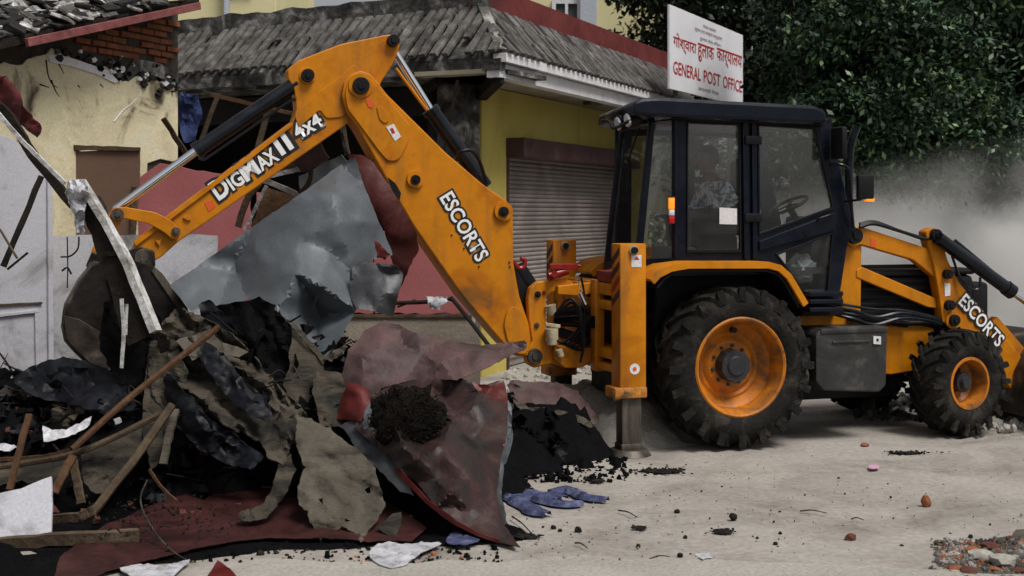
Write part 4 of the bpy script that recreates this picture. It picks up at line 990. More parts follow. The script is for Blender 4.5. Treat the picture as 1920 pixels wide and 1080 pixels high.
# loader bucket
def lbucket():
    c = PM.hit(1900, 800, 0.0)
    prof = [(3.05, .12), (3.02, .30), (3.06, .52), (3.18, .72), (3.38, .84), (3.62, .88), (3.62, .86), (3.40, .815), (3.20, .70), (3.09, .51), (3.055, .30), (3.085, .15), (3.95, .10), (3.95, .07)]
    b = extr('loader_bucket', [prof], -.12, 1.98, 'bucketm', mach, .004)
    side = [(3.06, .13), (3.03, .30), (3.07, .52), (3.19, .71), (3.39, .83), (3.62, .87), (3.95, .09)]
    for v in (-.12, 1.96): extr('bucket_side', [side], v - .002, v + .022, 'bucketm', b, .003)
    for i in range(8):
        bm = bmesh.new(); v = -.08 + i * .285; bx(bm, 3.90, 4.10, v - .03, v + .03, .06, .10, .01); mobj('tooth', bm, 'steel', b)
    for v in (.36, 1.4): extr('bucket_bracket', [[(2.78, .95), (2.9, 1.04), (3.2, .74), (3.05, .50), (2.95, .48)]], v, v + .10, 'yellow', b, .006)
lbucket()
# side tank box and step
bx_ = X('side_tank', [(1530, 628), (1538, 618), (1655, 616), (1664, 626), (1662, 722), (1650, 735), (1545, 733), (1530, 715)], .06, .50, 'tankm', rad=.02, bev=.015)

mb('tank_lid', lambda bm: (bx(bm, P(1534, 620, .1).x, P(1660, 620, .1).x, .05, .52, P(1600, 624, .1).z, P(1600, 614, .1).z, .01)), 'tankm', bx_)
X('latch', [(1638, 630), (1652, 631), (1652, 646), (1638, 645)], .045, .058, 'white', bx_, .001, holes=[[(1643, 635), (1648, 635), (1648, 641), (1643, 641)]])
mb('tank_rib', lambda bm: (bx(bm, P(1560, 640, .06).x, P(1630, 640, .06).x, .045, .062, P(1600, 642, .06).z, P(1600, 638, .06).z, .004)), 'tankm', bx_)
mb('step', lambda bm: [bx(bm, P(1512, 560, .16).x, P(1575, 560, .16).x, .10, .50, P(1540, y + 9, .16).z, P(1540, y, .16).z, .01) for y in (546, 560, 575)] and None, 'cab')
mb('under_cab_box', lambda bm: bx(bm, P(1505, 560, .3).x, P(1580, 560, .3).x, .30, 1.5, P(1540, 592, .3).z, P(1540, 550, .3).z, .01), 'black')
mb('hydraulic_tank', lambda bm: bx(bm, .05, .9, .55, 1.3, .75, 1.25, .04), 'black')

# fender: a folded ribbon over the rear wheel
def fender(v0, v1, near=True):
    line = [(1219, 526), (1232, 512), (1256, 500), (1290, 494), (1440, 494), (1462, 500), (1480, 516), (1512, 570)]
    L = [Vector(PM.hit(x, y, 0.0)) for x, y in line]; bm = bmesh.new(); A = []
    n = len(L)
    for i, p in enumerate(L):
        d = (L[min(i + 1, n - 1)] - L[max(i - 1, 0)]).normalized(); nn = Vector((-d.y, d.x)); t = .030
        A.append([bm.verts.new((a.x, v, a.y)) for a, v in ((p + nn * t / 2, v0), (p + nn * t / 2, v1), (p - nn * t / 2, v1), (p - nn * t / 2, v0 + .03), (p - nn * (t / 2 + .03), v0 + .03), (p - nn * (t / 2 + .03), v0))])
    for a, b in zip(A, A[1:]):
        for k in range(6): bm.faces.new((a[k], a[(k + 1) % 6], b[(k + 1) % 6], b[k]))
    bm.faces.new(A[0][::-1]); bm.faces.new(A[-1]); bmesh.ops.recalc_face_normals(bm, faces=bm.faces)
    bmesh.ops.bevel(bm, geom=[e for e in bm.edges if e.calc_face_angle(0) > .9], offset=.004, segments=2, affect='EDGES')
    mobj('fender', bm, 'yellow', mach, 40)
def liner(v0, v1):
    line = [(1234, 540), (1246, 524), (1264, 513), (1292, 508), (1438, 508), (1456, 513), (1470, 526), (1500, 577)]
    L = [Vector(PM.hit(x, y, 0.0)) for x, y in line]; bm = bmesh.new(); A = []
    for i, p_ in enumerate(L):
        d = (L[min(i + 1, 7)] - L[max(i - 1, 0)]).normalized(); n_ = Vector((-d.y, d.x)) * .008
        A.append([bm.verts.new((a.x, v, a.y)) for a, v in ((p_ + n_, v0), (p_ + n_, v1), (p_ - n_, v1), (p_ - n_, v0))])
    for a, b in zip(A, A[1:]):
        for k in range(4): bm.faces.new((a[k], a[(k + 1) % 4], b[(k + 1) % 4], b[k]))
    bm.faces.new(A[0][::-1]); bm.faces.new(A[-1]); bmesh.ops.recalc_face_normals(bm, faces=bm.faces)
    mobj('fender_liner', bm, 'black', mach, 40)
liner(.012, .50); liner(1.36, 1.87)
fender(-.02, .52); fender(1.34, 1.90)
X('wheel_arch', [(1236, 528), (1290, 506), (1440, 506), (1500, 575), (1470, 660), (1300, 700), (1222, 640)], .50, .56, 'black')
X('wheel_arch', [(1236, 528), (1290, 506), (1440, 506), (1500, 575), (1470, 660), (1300, 700), (1222, 640)], 1.30, 1.34, 'black')

# ------------------------------------------------------------------ cab
def cabside(v0, v1, near):
    outer = [(1262, 215), (1556, 222), (1562, 250), (1600, 420), (1588, 470), (1574, 562), (1512, 562), (1480, 508), (1440, 492), (1262, 490)]
    holes = [[(1291, 231), (1386, 235), (1388, 468), (1290, 468)],
             [(1424, 236), (1529, 243), (1561, 388), (1426, 436)],
             [(1460, 478), (1560, 440), (1552, 546), (1512, 548)]]
    fr = X('cab_side_frame', outer, v0, v1, 'cab', holes=holes, bev=.012, rad=.02)
    for nm, h in zip(('side_window', 'door_window', 'door_window'), holes):
        X(nm, h, (v0 + v1) / 2 - .004, (v0 + v1) / 2 + .004, 'glass', fr, .0005, smooth=None)
    if near:
        # rubber seals and door structure standing proud
        def ring(pts, w_, v, nm, mat='black', par=fr):
            c = Vector((sum(p[0] for p in pts) / len(pts), sum(p[1] for p in pts) / len(pts)))
            out = [tuple(Vector(p) + (Vector(p) - c).normalized() * w_) for p in pts]
            X(nm, out, v - .012, v, mat, par, .003, holes=[pts])
        for h in holes: ring(h, 6, v0 - .001, 'window_seal')
        X('door_pillar', [(1393, 222), (1403, 222), (1405, 486), (1396, 486)], v0 - .03, v0 - .002, 'cab', fr, .006)
        X('door_pillar', [(1410, 222), (1419, 222), (1421, 486), (1412, 486)], v0 - .03, v0 - .002, 'cab', fr, .006)
        for y in (255, 400): mb('hinge', lambda bm: bx(bm, P(1393, y, v0).x, P(1424, y, v0).x, v0 - .05, v0 - .025, P(1400, y + 16, v0).z, P(1400, y, v0).z, .008), 'black', fr)
        X('door_frame_bar', [(1424, 452), (1566, 398), (1570, 410), (1566, 432), (1424, 470)], v0 - .028, v0 - .002, 'cab', fr, .008, rad=.01)
        mb('door_handle', lambda bm: (tube(bm, [P(1533, 413, v0 - .03), P(1536, 410, v0 - .06), P(1556, 403, v0 - .06), P(1560, 402, v0 - .03)], .010)), 'black', fr)
        mb('door_lock', lambda bm: cyl(bm, P(1512, 436, v0 - .028), P(1512, 436, v0 - .045), .028), 'black', fr)
        X('permit_paper', [(1349, 389), (1382, 391), (1382, 421), (1349, 420)], v0 + .004, v0 + .0055, 'white', fr, .0002)
    return fr
CV0, CV1 = .26, .30
cabside(CV0, CV1, True)
def farside():
    outer = [(1262, 215), (1556, 222), (1562, 250), (1600, 420), (1588, 470), (1574, 562), (1512, 562), (1480, 508), (1440, 492), (1262, 490)]
    holes = [[(1295, 240), (1400, 240), (1404, 470), (1294, 470)], [(1424, 240), (1529, 246), (1561, 400), (1540, 500), (1424, 440)]]
    o = extr('cab_side_frame', [q(outer, CV0)] + [q(h, CV0) for h in holes], 1.54, 1.58, 'cab', mach, .01, .02)
    for h in holes: extr('side_window', [q(h, CV0)], 1.556, 1.562, 'glass', o, .0005)
farside()
# rear corner panels and rear frame
def panel(name, a0, a1, b0, b1, mat, parent=None, th=.03, inset=None):
    """a quad between two upright lines given as local 3D points; th thick"""
    bm = bmesh.new(); pts = [Vector(p) for p in (a0, b0, b1, a1)]; n = (pts[1] - pts[0]).cross(pts[3] - pts[0]).normalized()
    lo = [bm.verts.new(p) for p in pts]; hi = [bm.verts.new(p + n * th) for p in pts]
    bm.faces.new(lo[::-1]); bm.faces.new(hi)
    for i in range(4): bm.faces.new((lo[i], lo[(i + 1) % 4], hi[(i + 1) % 4], hi[i]))
    bmesh.ops.recalc_face_normals(bm, faces=bm.faces)
    return mobj(name, bm, mat, parent or mach)
ztop = P(1262, 222, CV0).z; zbot = P(1262, 492, CV0).z
for sgn, vA, vB in ((1, CV0 + .01, .42), (-1, 1.57, 1.30)):
    At, Ab = P(1268, 222, CV0), P(1268, 490, CV0)
    At.y = Ab.y = vA
    Bt, Bb = P(1222, 226, .42), P(1196, 492, .42); Bt.y = Bb.y = vB
    if sgn < 0: Bt, Bb = P(1168, 232, vB), P(1138, 498, vB)
    panel('quarter_window', Ab.lerp(Bb, .06), At.lerp(Bt, .06), Bb.lerp(Ab, .06), Bt.lerp(At, .06), 'glass', th=.006)
    mb('rear_pillar', lambda bm: (beam(bm, Bb, Bt, .055, .055, bev=.01)), 'cab')
    mb('rear_pillar', lambda bm: (beam(bm, Ab, At, .05, .05, bev=.01)), 'cab')
    mb('lower_rail', lambda bm: beam(bm, Ab, Bb, .05, .06), 'cab')
Rt0, Rb0 = P(1222, 226, .42), P(1196, 492, .42); Rt1, Rb1 = P(1168, 232, 1.30), P(1138, 498, 1.30)
panel('rear_window', Rb0 + Vector((0, .04, .05)), Rt0 + Vector((0, .04, -.04)), Rb1 + Vector((0, -.04, .05)), Rt1 + Vector((0, -.04, -.04)), 'glass', th=.006)
mb('rear_rail', lambda bm: (beam(bm, Rb0, Rb1, .06, .07), beam(bm, Rt0, Rt1, .06, .06)), 'cab')
mb('wiper', lambda bm: (tube(bm, [Rt0 + Vector((-.03, .2, -.05)), Rt0 + Vector((-.07, .35, -.35)), Rt0 + Vector((-.09, .33, -.62))], .009)), 'black')
# front screen frame
Ft, Fb = P(1556, 226, CV0), P(1600, 430, CV0)
F1, F2 = Ft.copy(), Fb.copy(); F1.y = F2.y = 1.57
panel('windscreen', Fb + Vector((0, .05, .03)), Ft + Vector((0, .05, 0)), F2 + Vector((0, -.05, .03)), F1 + Vector((0, -.05, 0)), 'glass', th=.006)
mb('front_rail', lambda bm: (beam(bm, Fb, F2, .05, .05), beam(bm, Ft, F1, .05, .05)), 'cab')
# roof
rf = X('cab_roof', [(1187, 192), (1202, 184), (1235, 182), (1530, 198), (1550, 208), (1552, 228), (1540, 232), (1215, 218), (1186, 214)], .12, 1.72, 'cab', bev=.03, rad=.03)
for v_ in rf.data.vertices:
    k_ = max(0, min(1, (P(1540, 200, .12).x - v_.co.x) / 1.6)); v_.co.x += (v_.co.y - .12) * .20 * k_
X('roof_trim', [(1262, 214), (1548, 226), (1546, 236), (1262, 224)], .20, 1.60, 'black', rf, bev=.01)
# work lamps at the rear edge of the roof
def lamp(c, mirror=False):
    c = Vector(c)
    o = mb('work_lamp', lambda bm: (cyl(bm, c + Vector((.08, 0, .01)), c, .065, .075, 18), cyl(bm, c + Vector((.13, 0, .03)), c + Vector((.08, 0, .01)), .02, .03, 12), beam(bm, c + Vector((.09, 0, .06)), c + Vector((.2, 0, .10)), .03, .03)), 'black')
    mb('lamp_glass', lambda bm: cyl(bm, c + Vector((-.002, 0, 0)), c + Vector((-.018, 0, -.004)), .062, .052, 18), 'chrome', o); return o
lamp(P(1178, 226, .35)); lamp(P(1160, 232, .55)); lamp(P(1168, 226, 1.35))
mb('lamp_bracket', lambda bm: (tube(bm, [P(1200, 215, .3), P(1170, 232, .32), P(1150, 240, .36), P(1142, 228, .4), P(1128, 226, .45)], .014)), 'black')
# rear lamps on the pillar
tl = mb('tail_lamp', lambda bm: bx(bm, P(1252, 400, .30).x, P(1261, 400, .30).x, .22, .27, P(1256, 420, .3).z, P(1256, 368, .3).z, .008), 'black')
for (a, b, m_) in ((371, 392, 'orange_lens'), (393, 404, 'white'), (405, 419, 'red_lens')):
    mb('lens', lambda bm: bx(bm, P(1250, 400, .25).x, P(1260, 400, .25).x, .195, .222, P(1256, b, .25).z, P(1256, a, .25).z, .004), m_, tl)
# mirrors, exhaust, grab rail
mb('exhaust_pipe', lambda bm: (tube(bm, [P(1592, 440, .62), P(1592, 380, .62), P(1592, 300, .62), P(1598, 262, .60), P(1607, 236, .58)], .038, 12)), 'cyl')
mb('grab_rail', lambda bm: tube(bm, [P(1556, 308, .26), P(1574, 308, .20), P(1588, 314, .18), P(1593, 326, .18), P(1596, 380, .18), P(1600, 426, .22)], .014, 8), 'cyl')
mr1 = mb('mirror', lambda bm: (bx(bm, P(1604, 350, .05).x, P(1634, 350, .05).x, .0, .05, P(1620, 374, .05).z, P(1620, 328, .05).z, .015), beam(bm, P(1582, 378, .24), P(1615, 374, .04), .02)), 'black')
mb('indicator_lamp', lambda bm: bx(bm, P(1622, 374, .03).x, P(1637, 374, .03).x, .005, .05, P(1620, 378, .03).z, P(1620, 370, .03).z, .006), 'orange_lens', mr1)
mb('mirror', lambda bm: (bx(bm, P(1570, 270, .1).x, P(1581, 270, .1).x, .02, .22, P(1570, 298, .1).z, P(1570, 238, .1).z, .02), beam(bm, P(1550, 282, .26), P(1574, 278, .14), .04)), 'black')
# seat, floor, console, steering wheel
mb('cab_floor', lambda bm: bx(bm, P(1262, 480, .3).x, P(1560, 480, .3).x, .32, 1.52, zbot - .12, zbot - .06), 'interior')
seat = mb('seat', lambda bm: (bx(bm, .0, .50, .70, 1.18, zbot + .22, zbot + .36, .05), bx(bm, .10, .40, .80, 1.08, zbot - .06, zbot + .22, .03), bx(bm, .48, .60, .72, 1.16, zbot + .30, zbot + .92, .05)), 'interior')
def sw(bm):
    c = P(1478, 385, .9); n = Vector((-.45, 0, .9)).normalized(); a = n.orthogonal().normalized(); b = n.cross(a)
    pts = [c + (a * math.cos(t) + b * math.sin(t)) * .19 for t in [2 * math.pi * k / 24 for k in range(24)]]
    tube(bm, pts + [pts[0]], .016, 8, 0); beam(bm, c, c - n * .35 + Vector((.1, 0, -.1)), .05)
    for k in (0, 8, 16): beam(bm, c, pts[k], .022, .014)
mb('steering_wheel', sw, 'black')
mb('console', lambda bm: bx(bm, P(1500, 430, .9).x, P(1570, 430, .9).x, .7, 1.2, zbot - .1, P(1500, 405, .9).z, .04), 'interior')
mb('lever', lambda bm: [tube(bm, [Vector((-.18, v, zbot - .05)), Vector((-.16, v, zbot + .38)), Vector((-.12, v, zbot + .48))], .010) for v in (.78, .9, 1.02)] and None, 'black')['kind'] = 'stuff'
mb('lever_console', lambda bm: bx(bm, -.32, -.10, .62, 1.2, zbot - .06, zbot + .12, .03), 'interior')
# bag lying behind the lower door glass
t = bmesh.new(); bmesh.ops.create_icosphere(t, subdivisions=4, radius=1)
cb = P(1500, 508, .42)
for v_ in t.verts:
    n_ = noise.noise(v_.co * 2.3); v_.co *= 1 + .35 * n_ + .1 * noise.noise(v_.co * 9); v_.co = Vector((v_.co.x * .13, v_.co.y * .09, v_.co.z * .10 + (.05 if v_.co.z > .6 else 0)))
    v_.co.rotate(Euler((0, R(35), 0))); v_.co += cb
bag = mobj('plastic_bag', t, 'bagm', None, 60)
bag.data.transform(PM.M); tag(bag, 'pale crumpled bag lying behind the lower door glass of the cab', 'bag'); recentre(bag)

# ------------------------------------------------------------------ driver
def driver():
    A = lambda x, y, v: P(x, y, v)
    vc = .86
    hip = Vector((.24, vc, zbot + .42)); ch = A(1340, 368, vc); nk = A(1334, 338, vc); hd0 = A(1330, 322, vc); hd = A(1326, 300, vc)
    pts = [hip, hip.lerp(ch, .5), ch, nk, hd0]; rad = [(.17, .19), (.155, .17), (.15, .20), (.065, .065), (.06, .06)]
    ed = [(0, 1), (1, 2), (2, 3), (3, 4)]
    def ad(p, r, par): pts.append(Vector(p)); rad.append((r, r)); ed.append((par, len(pts) - 1)); return len(pts) - 1
    for s in (-1, 1):
        sh = ad(ch + Vector((0, s * .19, .07)), .075, 2); el = ad(ch + Vector((-.14, s * .25, -.20)), .052, sh); wr = ad(ch + Vector((-.40, s * .10, -.17)), .036, el)
        kn = ad(hip + Vector((-.08, s * .10, -.01)), .10, 0); k2 = ad(hip + Vector((-.42, s * .13, .0)), .08, kn); an = ad(hip + Vector((-.40, s * .13, -.38)), .055, k2); ad(hip + Vector((-.52, s * .13, -.42)), .045, an)
    me = bpy.data.meshes.new('person'); me.from_pydata([p[:] for p in pts], ed, []); o = bpy.data.objects.new('tmp', me); COL.objects.link(o)
    sk = o.modifiers.new('s', 'SKIN'); sb = o.modifiers.new('d', 'SUBSURF'); sb.levels = 2; sb.render_levels = 2; o.modifiers.active = sk
    for i, sv_ in enumerate(me.skin_vertices[0].data): sv_.radius = rad[i]
    me.skin_vertices[0].data[0].use_root = True
    bpy.context.view_layer.update(); dg = bpy.context.evaluated_depsgraph_get()
    body = bpy.data.meshes.new_from_object(o.evaluated_get(dg)); bpy.data.objects.remove(o)
    # head shaped from a sphere, face towards -u
    bm = bmesh.new(); bm.from_mesh(body)
    t = bmesh.new(); bmesh.ops.create_uvsphere(t, u_segments=32, v_segments=24, radius=1)
    for v in t.verts:
        x, y, z = v.co; k = 1 - .18 * max(0, -z); v.co = Vector((x * .100 * k, y * .078 * k, z * .125))
        if x < -.5:
            if abs(y) < .18 and -.35 < z < .15: v.co.x -= .026 * (1 - abs(y) / .18) * (1 - abs(z + .12) / .27)
            if .1 < abs(y) < .5 and .05 < z < .28: v.co.x += .010
            if abs(y) < .3 and -.62 < z < -.48: v.co.x -= .008
        if abs(y) > .92 and abs(x) < .3: v.co.y *= 1.14
        v.co += hd
    add(bm, t)
    # hands: palm and five bent fingers round the levers
    for s in (-1, 1):
        w = ch + Vector((-.40, s * .10, -.17)); pc = w + Vector((-.06, 0, -.01))
        t = bmesh.new(); bmesh.ops.create_uvsphere(t, u_segments=12, v_segments=8, radius=1)
        for v in t.verts: v.co = Vector((v.co.x * .05, v.co.y * .042, v.co.z * .018)) + pc
        add(bm, t)
        for i, L in enumerate((.062, .070, .066, .052)):
            b0 = pc + Vector((-.035, (i - 1.5) * .021, 0)); tube(bm, [b0, b0 + Vector((-L * .5, 0, 0)), b0 + Vector((-L * .75, 0, -.02)), b0 + Vector((-L * .5, 0, -.045))], .0088, 6, 3, .8)
        b0 = pc + Vector((.01, -s * .04, 0)); tube(bm, [b0, b0 + Vector((-.03, -s * .018, -.01)), b0 + Vector((-.055, -s * .01, -.025))], .011, 6, 3, .8)
    bm.transform(Matrix.Identity(4))
    root = empty('person', (PM.M @ Vector((hip.x, hip.y, zbot - .06))), 'driver in a pale patterned shirt sitting in the cab, facing the digging arm', 'person', rz=PM.ang)
    off = Matrix.Translation(-Vector((hip.x, hip.y, zbot - .06)))
    bm.transform(off); bo = mobj('body', bm, 'shirt', root, 180)
    # material split: shirt below the neck, skin above, dark trousers
    me = bo.data; me.materials.clear()
    for m in ('shirt', 'skin', 'trouser'): me.materials.append(MT[m])
    zz = nk.z - (zbot - .06) - .01; zh = hip.z - (zbot - .06)
    wx = ch.x - hip.x - .36
    for p in me.polygons:
        c = p.center; p.material_index = 1 if c.z > zz else (1 if (c.x < wx and c.z > zh + .12) else (2 if c.z < zh + .05 else 0))
    t = bmesh.new(); bmesh.ops.create_uvsphere(t, u_segments=28, v_segments=20, radius=1)
    bmesh.ops.delete(t, geom=[v for v in t.verts if (v.co.x < -.3 and v.co.z < .42) or v.co.z < -.45], context='VERTS')
    for v in t.verts:
        n = noise.noise(v.co * 5) * .06; v.co = Vector((v.co.x * .112 * (1 + n), v.co.y * .09 * (1 + n), v.co.z * .137 * (1 + n))) + hd + Vector((.006, 0, .004))
    t.transform(off); mobj('hair', t, 'hairm', root, 60)
driver()

# ------------------------------------------------------------------ rear frame and stabilisers
def leg(pxc, v0, near):
    l = [(1163, 458), (1212, 456), (1212, 730), (1163, 730)]
    dv = v0 - .02
    a, b = q([(1163, 457), (1212, 732)], .02)
    u0, u1, z1, z0 = a[0], b[0], a[1], b[1]
    o = mb('stabiliser_leg', lambda bm: bx(bm, u0, u1, v0, v0 + .20, z0, z1, .012), 'yellow')
    mb('collar', lambda bm: bx(bm, u0 - .05, u1 + .004, v0 - .012, v0 + .22, z0 - .06, z0 + .03, .012), 'yellow_dirty', o)
    zg = .06
    mb('inner_leg', lambda bm: bx(bm, u0 + .03, u1 - .03, v0 + .03, v0 + .17, zg, z0 - .05, .01), 'steel', o)
    mb('foot_pad', lambda bm: (cyl(bm, Vector(((u0 + u1) / 2, v0 + .10, .0)), Vector(((u0 + u1) / 2, v0 + .10, .05)), .19, .15, 24), bx(bm, u0 + .02, u1 - .02, v0 + .02, v0 + .18, .04, .10, .01)), 'steel', o)
    c = Vector(((u0 + u1) / 2, v0 + .0, z1 - .055)); bm = bmesh.new(); cyl(bm, c, c - Vector((0, .014, 0)), .042, seg=24); mobj('boss', bm, 'cream' if near else 'cream', o, 40)
    bm = bmesh.new(); cyl(bm, c - Vector((0, .0145, 0)), c - Vector((0, .04, 0)), .028, seg=20); mobj('pivot_pin', bm, 'black', o, 40)
    # hazard stripes on the left face
    for i in range(4):
        zt = z1 - .03 - i * .115
        bm = bmesh.new(); A = [(v0 + .02, zt), (v0 + .18, zt - .10), (v0 + .18, zt - .155), (v0 + .02, zt - .055)]
        lo = [bm.verts.new((u0 - .001, a_, b_)) for a_, b_ in A]; hi = [bm.verts.new((u0 - .004, a_, b_)) for a_, b_ in A]
        bm.faces.new(lo); bm.faces.new(hi[::-1]); 
        for k in range(4): bm.faces.new((lo[k], hi[k], hi[(k + 1) % 4], lo[(k + 1) % 4]))
        bmesh.ops.recalc_face_normals(bm, faces=bm.faces); mobj('hazard_stripe', bm, 'letter_black' if i != 2 else 'red', o)
    return o, u0, u1, z0, z1
legn, U0, U1, Z0, Z1 = leg(0, .02, True)
legf = leg(0, 1.66, False)
X('sticker', [(1184, 478), (1203, 478), (1203, 501), (1184, 501)], .0165, .0195, 'white', legn, .0004)
X('warning_mark', [(1188, 487), (1194, 480), (1199, 487)], .0145, .0163, 'letter_red', legn, .0002)
bm = bmesh.new(); c_ = P(1190, 692, .0195); cyl(bm, c_, c_ - Vector((0, .003, 0)), .045, seg=24); mobj('sticker', bm, 'white', legn)
bm = bmesh.new(); c_ = P(1190, 692, .0160); cyl(bm, c_, c_ - Vector((0, .002, 0)), .018, seg=12); mobj('sticker_mark', bm, 'markm', legn)
X('clip', [(1150, 735), (1164, 730), (1164, 750), (1152, 752)], .03, .1, 'yellow_dirty', legn)
def zpx(y): return P(1140, y, .2).z
rfm = mb('slide_frame', lambda bm: (bx(bm, U0 + .02, U1 - .03, .22, 1.66, zpx(556), zpx(533), .008), bx(bm, U0 + .02, U1 - .03, .22, 1.66, zpx(584), zpx(566), .008),
     bx(bm, U0 + .01, U1 - .03, .22, 1.66, zpx(676), zpx(657), .008), bx(bm, U0 + .01, U1 - .03, .22, 1.66, zpx(700), zpx(686), .008), bx(bm, U0 - .01, U0 + .08, .56, .68, zpx(706), zpx(528), .012), bx(bm, U0 - .01, U0 + .08, 1.42, 1.54, zpx(706), zpx(528), .012)), 'yellow')
mb('frame_back_plate', lambda bm: bx(bm, U1 - .01, U1 + .04, .24, 1.64, zpx(700), zpx(540), .01), 'black')
mb('valve_block', lambda bm: (bx(bm, U0 + .02, U0 + .16, .26, .62, zpx(532), zpx(510), .015), cyl(bm, (U0 + .1, .20, zpx(518)), (U0 + .1, .66, zpx(518)), .035)), 'redoxide')
# kingpost: swing casting between the frame and the boom
kp = X('kingpost', [(990, 560), (994, 540), (1008, 528), (1060, 522), (1076, 530), (1074, 546), (1034, 548), (1024, 556), (1024, 640), (1040, 650), (1054, 662), (1050, 680), (1026, 684), (1002, 690), (988, 682), (984, 664), (998, 640), (992, 600)], .72, .80, 'yellow', bev=.012, rad=.015)
X('kingpost_plate', [(990, 560), (994, 540), (1008, 528), (1060, 522), (1076, 530), (1074, 546), (1034, 548), (1024, 556), (1024, 640), (1040, 650), (1054, 662), (1050, 680), (1026, 684), (1002, 690), (988, 682), (984, 664), (998, 640), (992, 600)], 1.02, 1.10, 'yellow', kp, bev=.012, rad=.015)
pin(1008, 552, .72, .028, .02, 'black', kp); pin(1020, 549, .72, .018, .012, 'red', kp); pin(1002, 668, .72, .07, .03, 'steel', kp); pin(1006, 610, .72, .024, .012, 'steel', kp)
X('swing_link', [(1046, 536), (1120, 528), (1124, 545), (1090, 556), (1046, 552)], .66, .72, 'yellow', kp, rad=.01)
X('swing_link', [(1040, 648), (1110, 652), (1116, 676), (1090, 690), (1060, 690), (1040, 674)], .66, 1.14, 'yellow', kp, rad=.01)
mb('swing_cylinder', lambda bm: (cyl(bm, P(1046, 600, .9), P(1112, 604, .55), .055), cyl(bm, P(1040, 586, .8), P(1102, 578, .6), .035), cyl(bm, P(1040, 620, .9), P(1102, 640, .6), .045)), 'cyl', kp)
mb('slide_carriage', lambda bm: bx(bm, U0 - .06, U0 - .015, .80, 1.2, zpx(690), zpx(535), .015), 'yellow')
mb('hydraulic_fitting', lambda bm: (cyl(bm, P(1032, 572, .70), P(1036, 590, .70), .05, .035, 12), cyl(bm, P(1034, 616, .66), P(1036, 646, .66), .06, .05, 14), beam(bm, P(1022, 608, .64), P(1050, 612, .64), .03), cyl(bm, P(1048, 655, .62), P(1052, 668, .62), .03)), 'cream', kp)
mb('hose', lambda bm: [tube(bm, [P(1040 + k * 5, 590, .66), P(1070 + k * 4, 560 + k * 8, .55), P(1092, 600 + k * 10, .5), P(1060 + k * 6, 640 + k * 4, .6), P(1030, 632, .64)], .012, 6) for k in range(5)] + [tube(bm, [P(1090, 520 + k, .5 + k * .03), P(1096, 560, .5 + k * .03), P(1094 + k, 640, .52), P(1088, 680, .55)], .010, 6) for k in range(3)] and None, 'black')['kind'] = 'stuff'
mb('steel_line', lambda bm: (tube(bm, [P(1078, 515, .58), P(1086, 535, .56), P(1090, 560, .55), P(1092, 640, .55)], .006, 6), cyl(bm, P(1088, 548, .52), P(1098, 570, .52), .032, seg=12)), 'chrome')
mb('transport_lock', lambda bm: (cyl(bm, P(1028, 518, .70), P(1064, 508, .70), .042, .036, 14), beam(bm, P(1030, 500, .68), P(1082, 500, .68), .035, .05), cyl(bm, P(1040, 514, .6), P(1040, 514, .68), .03), tube(bm, [P(1060, 506, .68), P(1076, 498, .68), P(1088, 499, .68)], .014)), 'red')
mb('lock_hook', lambda bm: (tube(bm, [P(962, 490, .72), P(972, 502, .72), P(982, 500, .72), P(984, 488, .72), P(976, 484, .72)], .020, 8)), 'red')
mb('boom_foot_ram', lambda bm: (cyl(bm, P(970, 500, .9), P(1000, 545, .9), .07, seg=20)), 'cyl')
X('boom_guard', [(966, 500), (990, 540), (992, 640), (968, 560)], .84, .98, 'black')

# ------------------------------------------------------------------ boom
BV = .70
boomo = [(650, 212), (641, 178), (645, 155), (658, 139), (676, 132), (694, 138), (710, 156), (725, 176), (836, 286), (905, 345), (950, 376), (962, 392), (963, 492), (974, 555), (992, 608), (996, 640), (990, 668), (968, 668), (944, 644), (868, 556), (776, 424), (738, 360), (705, 300), (672, 240)]
slot = [(727, 332), (742, 344), (752, 362), (750, 374), (737, 360)]
boom = X('boom', boomo, BV, BV + .30, 'yellow', bev=.012, rad=.02)
X('boom_cheek', [(652, 205), (647, 176), (652, 156), (664, 143), (680, 139), (696, 147), (708, 163), (770, 236), (768, 262), (748, 300), (728, 303), (712, 285), (670, 228)], BV - .018, BV, 'yellow', boom, bev=.008, rad=.04)
X('boom_cheek', [(950, 585), (962, 574), (978, 582), (992, 612), (996, 640), (988, 664), (970, 664), (952, 640), (945, 610)], BV - .018, BV, 'yellow', boom, bev=.006, rad=.03)
pin(676, 161, BV - .018, .072, .05, 'black', boom); boss(676, 161, BV - .018, .105, .012, 'yellow', boom)
boss(778, 336, BV, .075, .03, 'yellow', boom); pin(779, 337, BV - .03, .042, .02, 'black', boom)
boss(943, 396, BV, .085, .03, 'yellow', boom); pin(944, 397, BV - .03, .045, .025, 'black', boom)
X('warning_mark', [(684, 184), (692, 182), (702, 196), (698, 203), (690, 200)], BV - .0225, BV - .0185, 'markm', boom, .0005)
X('lifting_eye', [(706, 200), (714, 198), (728, 212), (730, 226), (722, 232), (712, 224)], BV - .028, BV - .0185, 'yellow', boom, .003, rad=.02)
X('sticker', [(724, 238), (738, 232), (752, 256), (741, 265)], BV - .0225, BV - .0185, 'white', boom, .0004)
X('warning_mark', [(731, 241), (737, 240), (741, 249), (735, 251)], BV - .0245, BV - .023, 'letter_red', boom, .0002)
X('slot_cover', slot, BV - .003, BV - .0005, 'black', boom, .0005)
bm = bmesh.new()
for (x, y) in ((847, 441), (955, 492), (956, 500), (700, 300), (898, 500), (870, 466)): cyl(bm, P(x, y, BV), P(x, y, BV - .008), .008, seg=8)
mobj('bolts', bm, 'black', boom)['kind'] = 'stuff'
lettering('lettering', 'ESCORTS', q([(824, 372)], BV)[0], q([(894, 492)], BV)[0], .125, BV - .003, 'letter_white', boom, offset=.02, back='letter_black', backoff=.12)
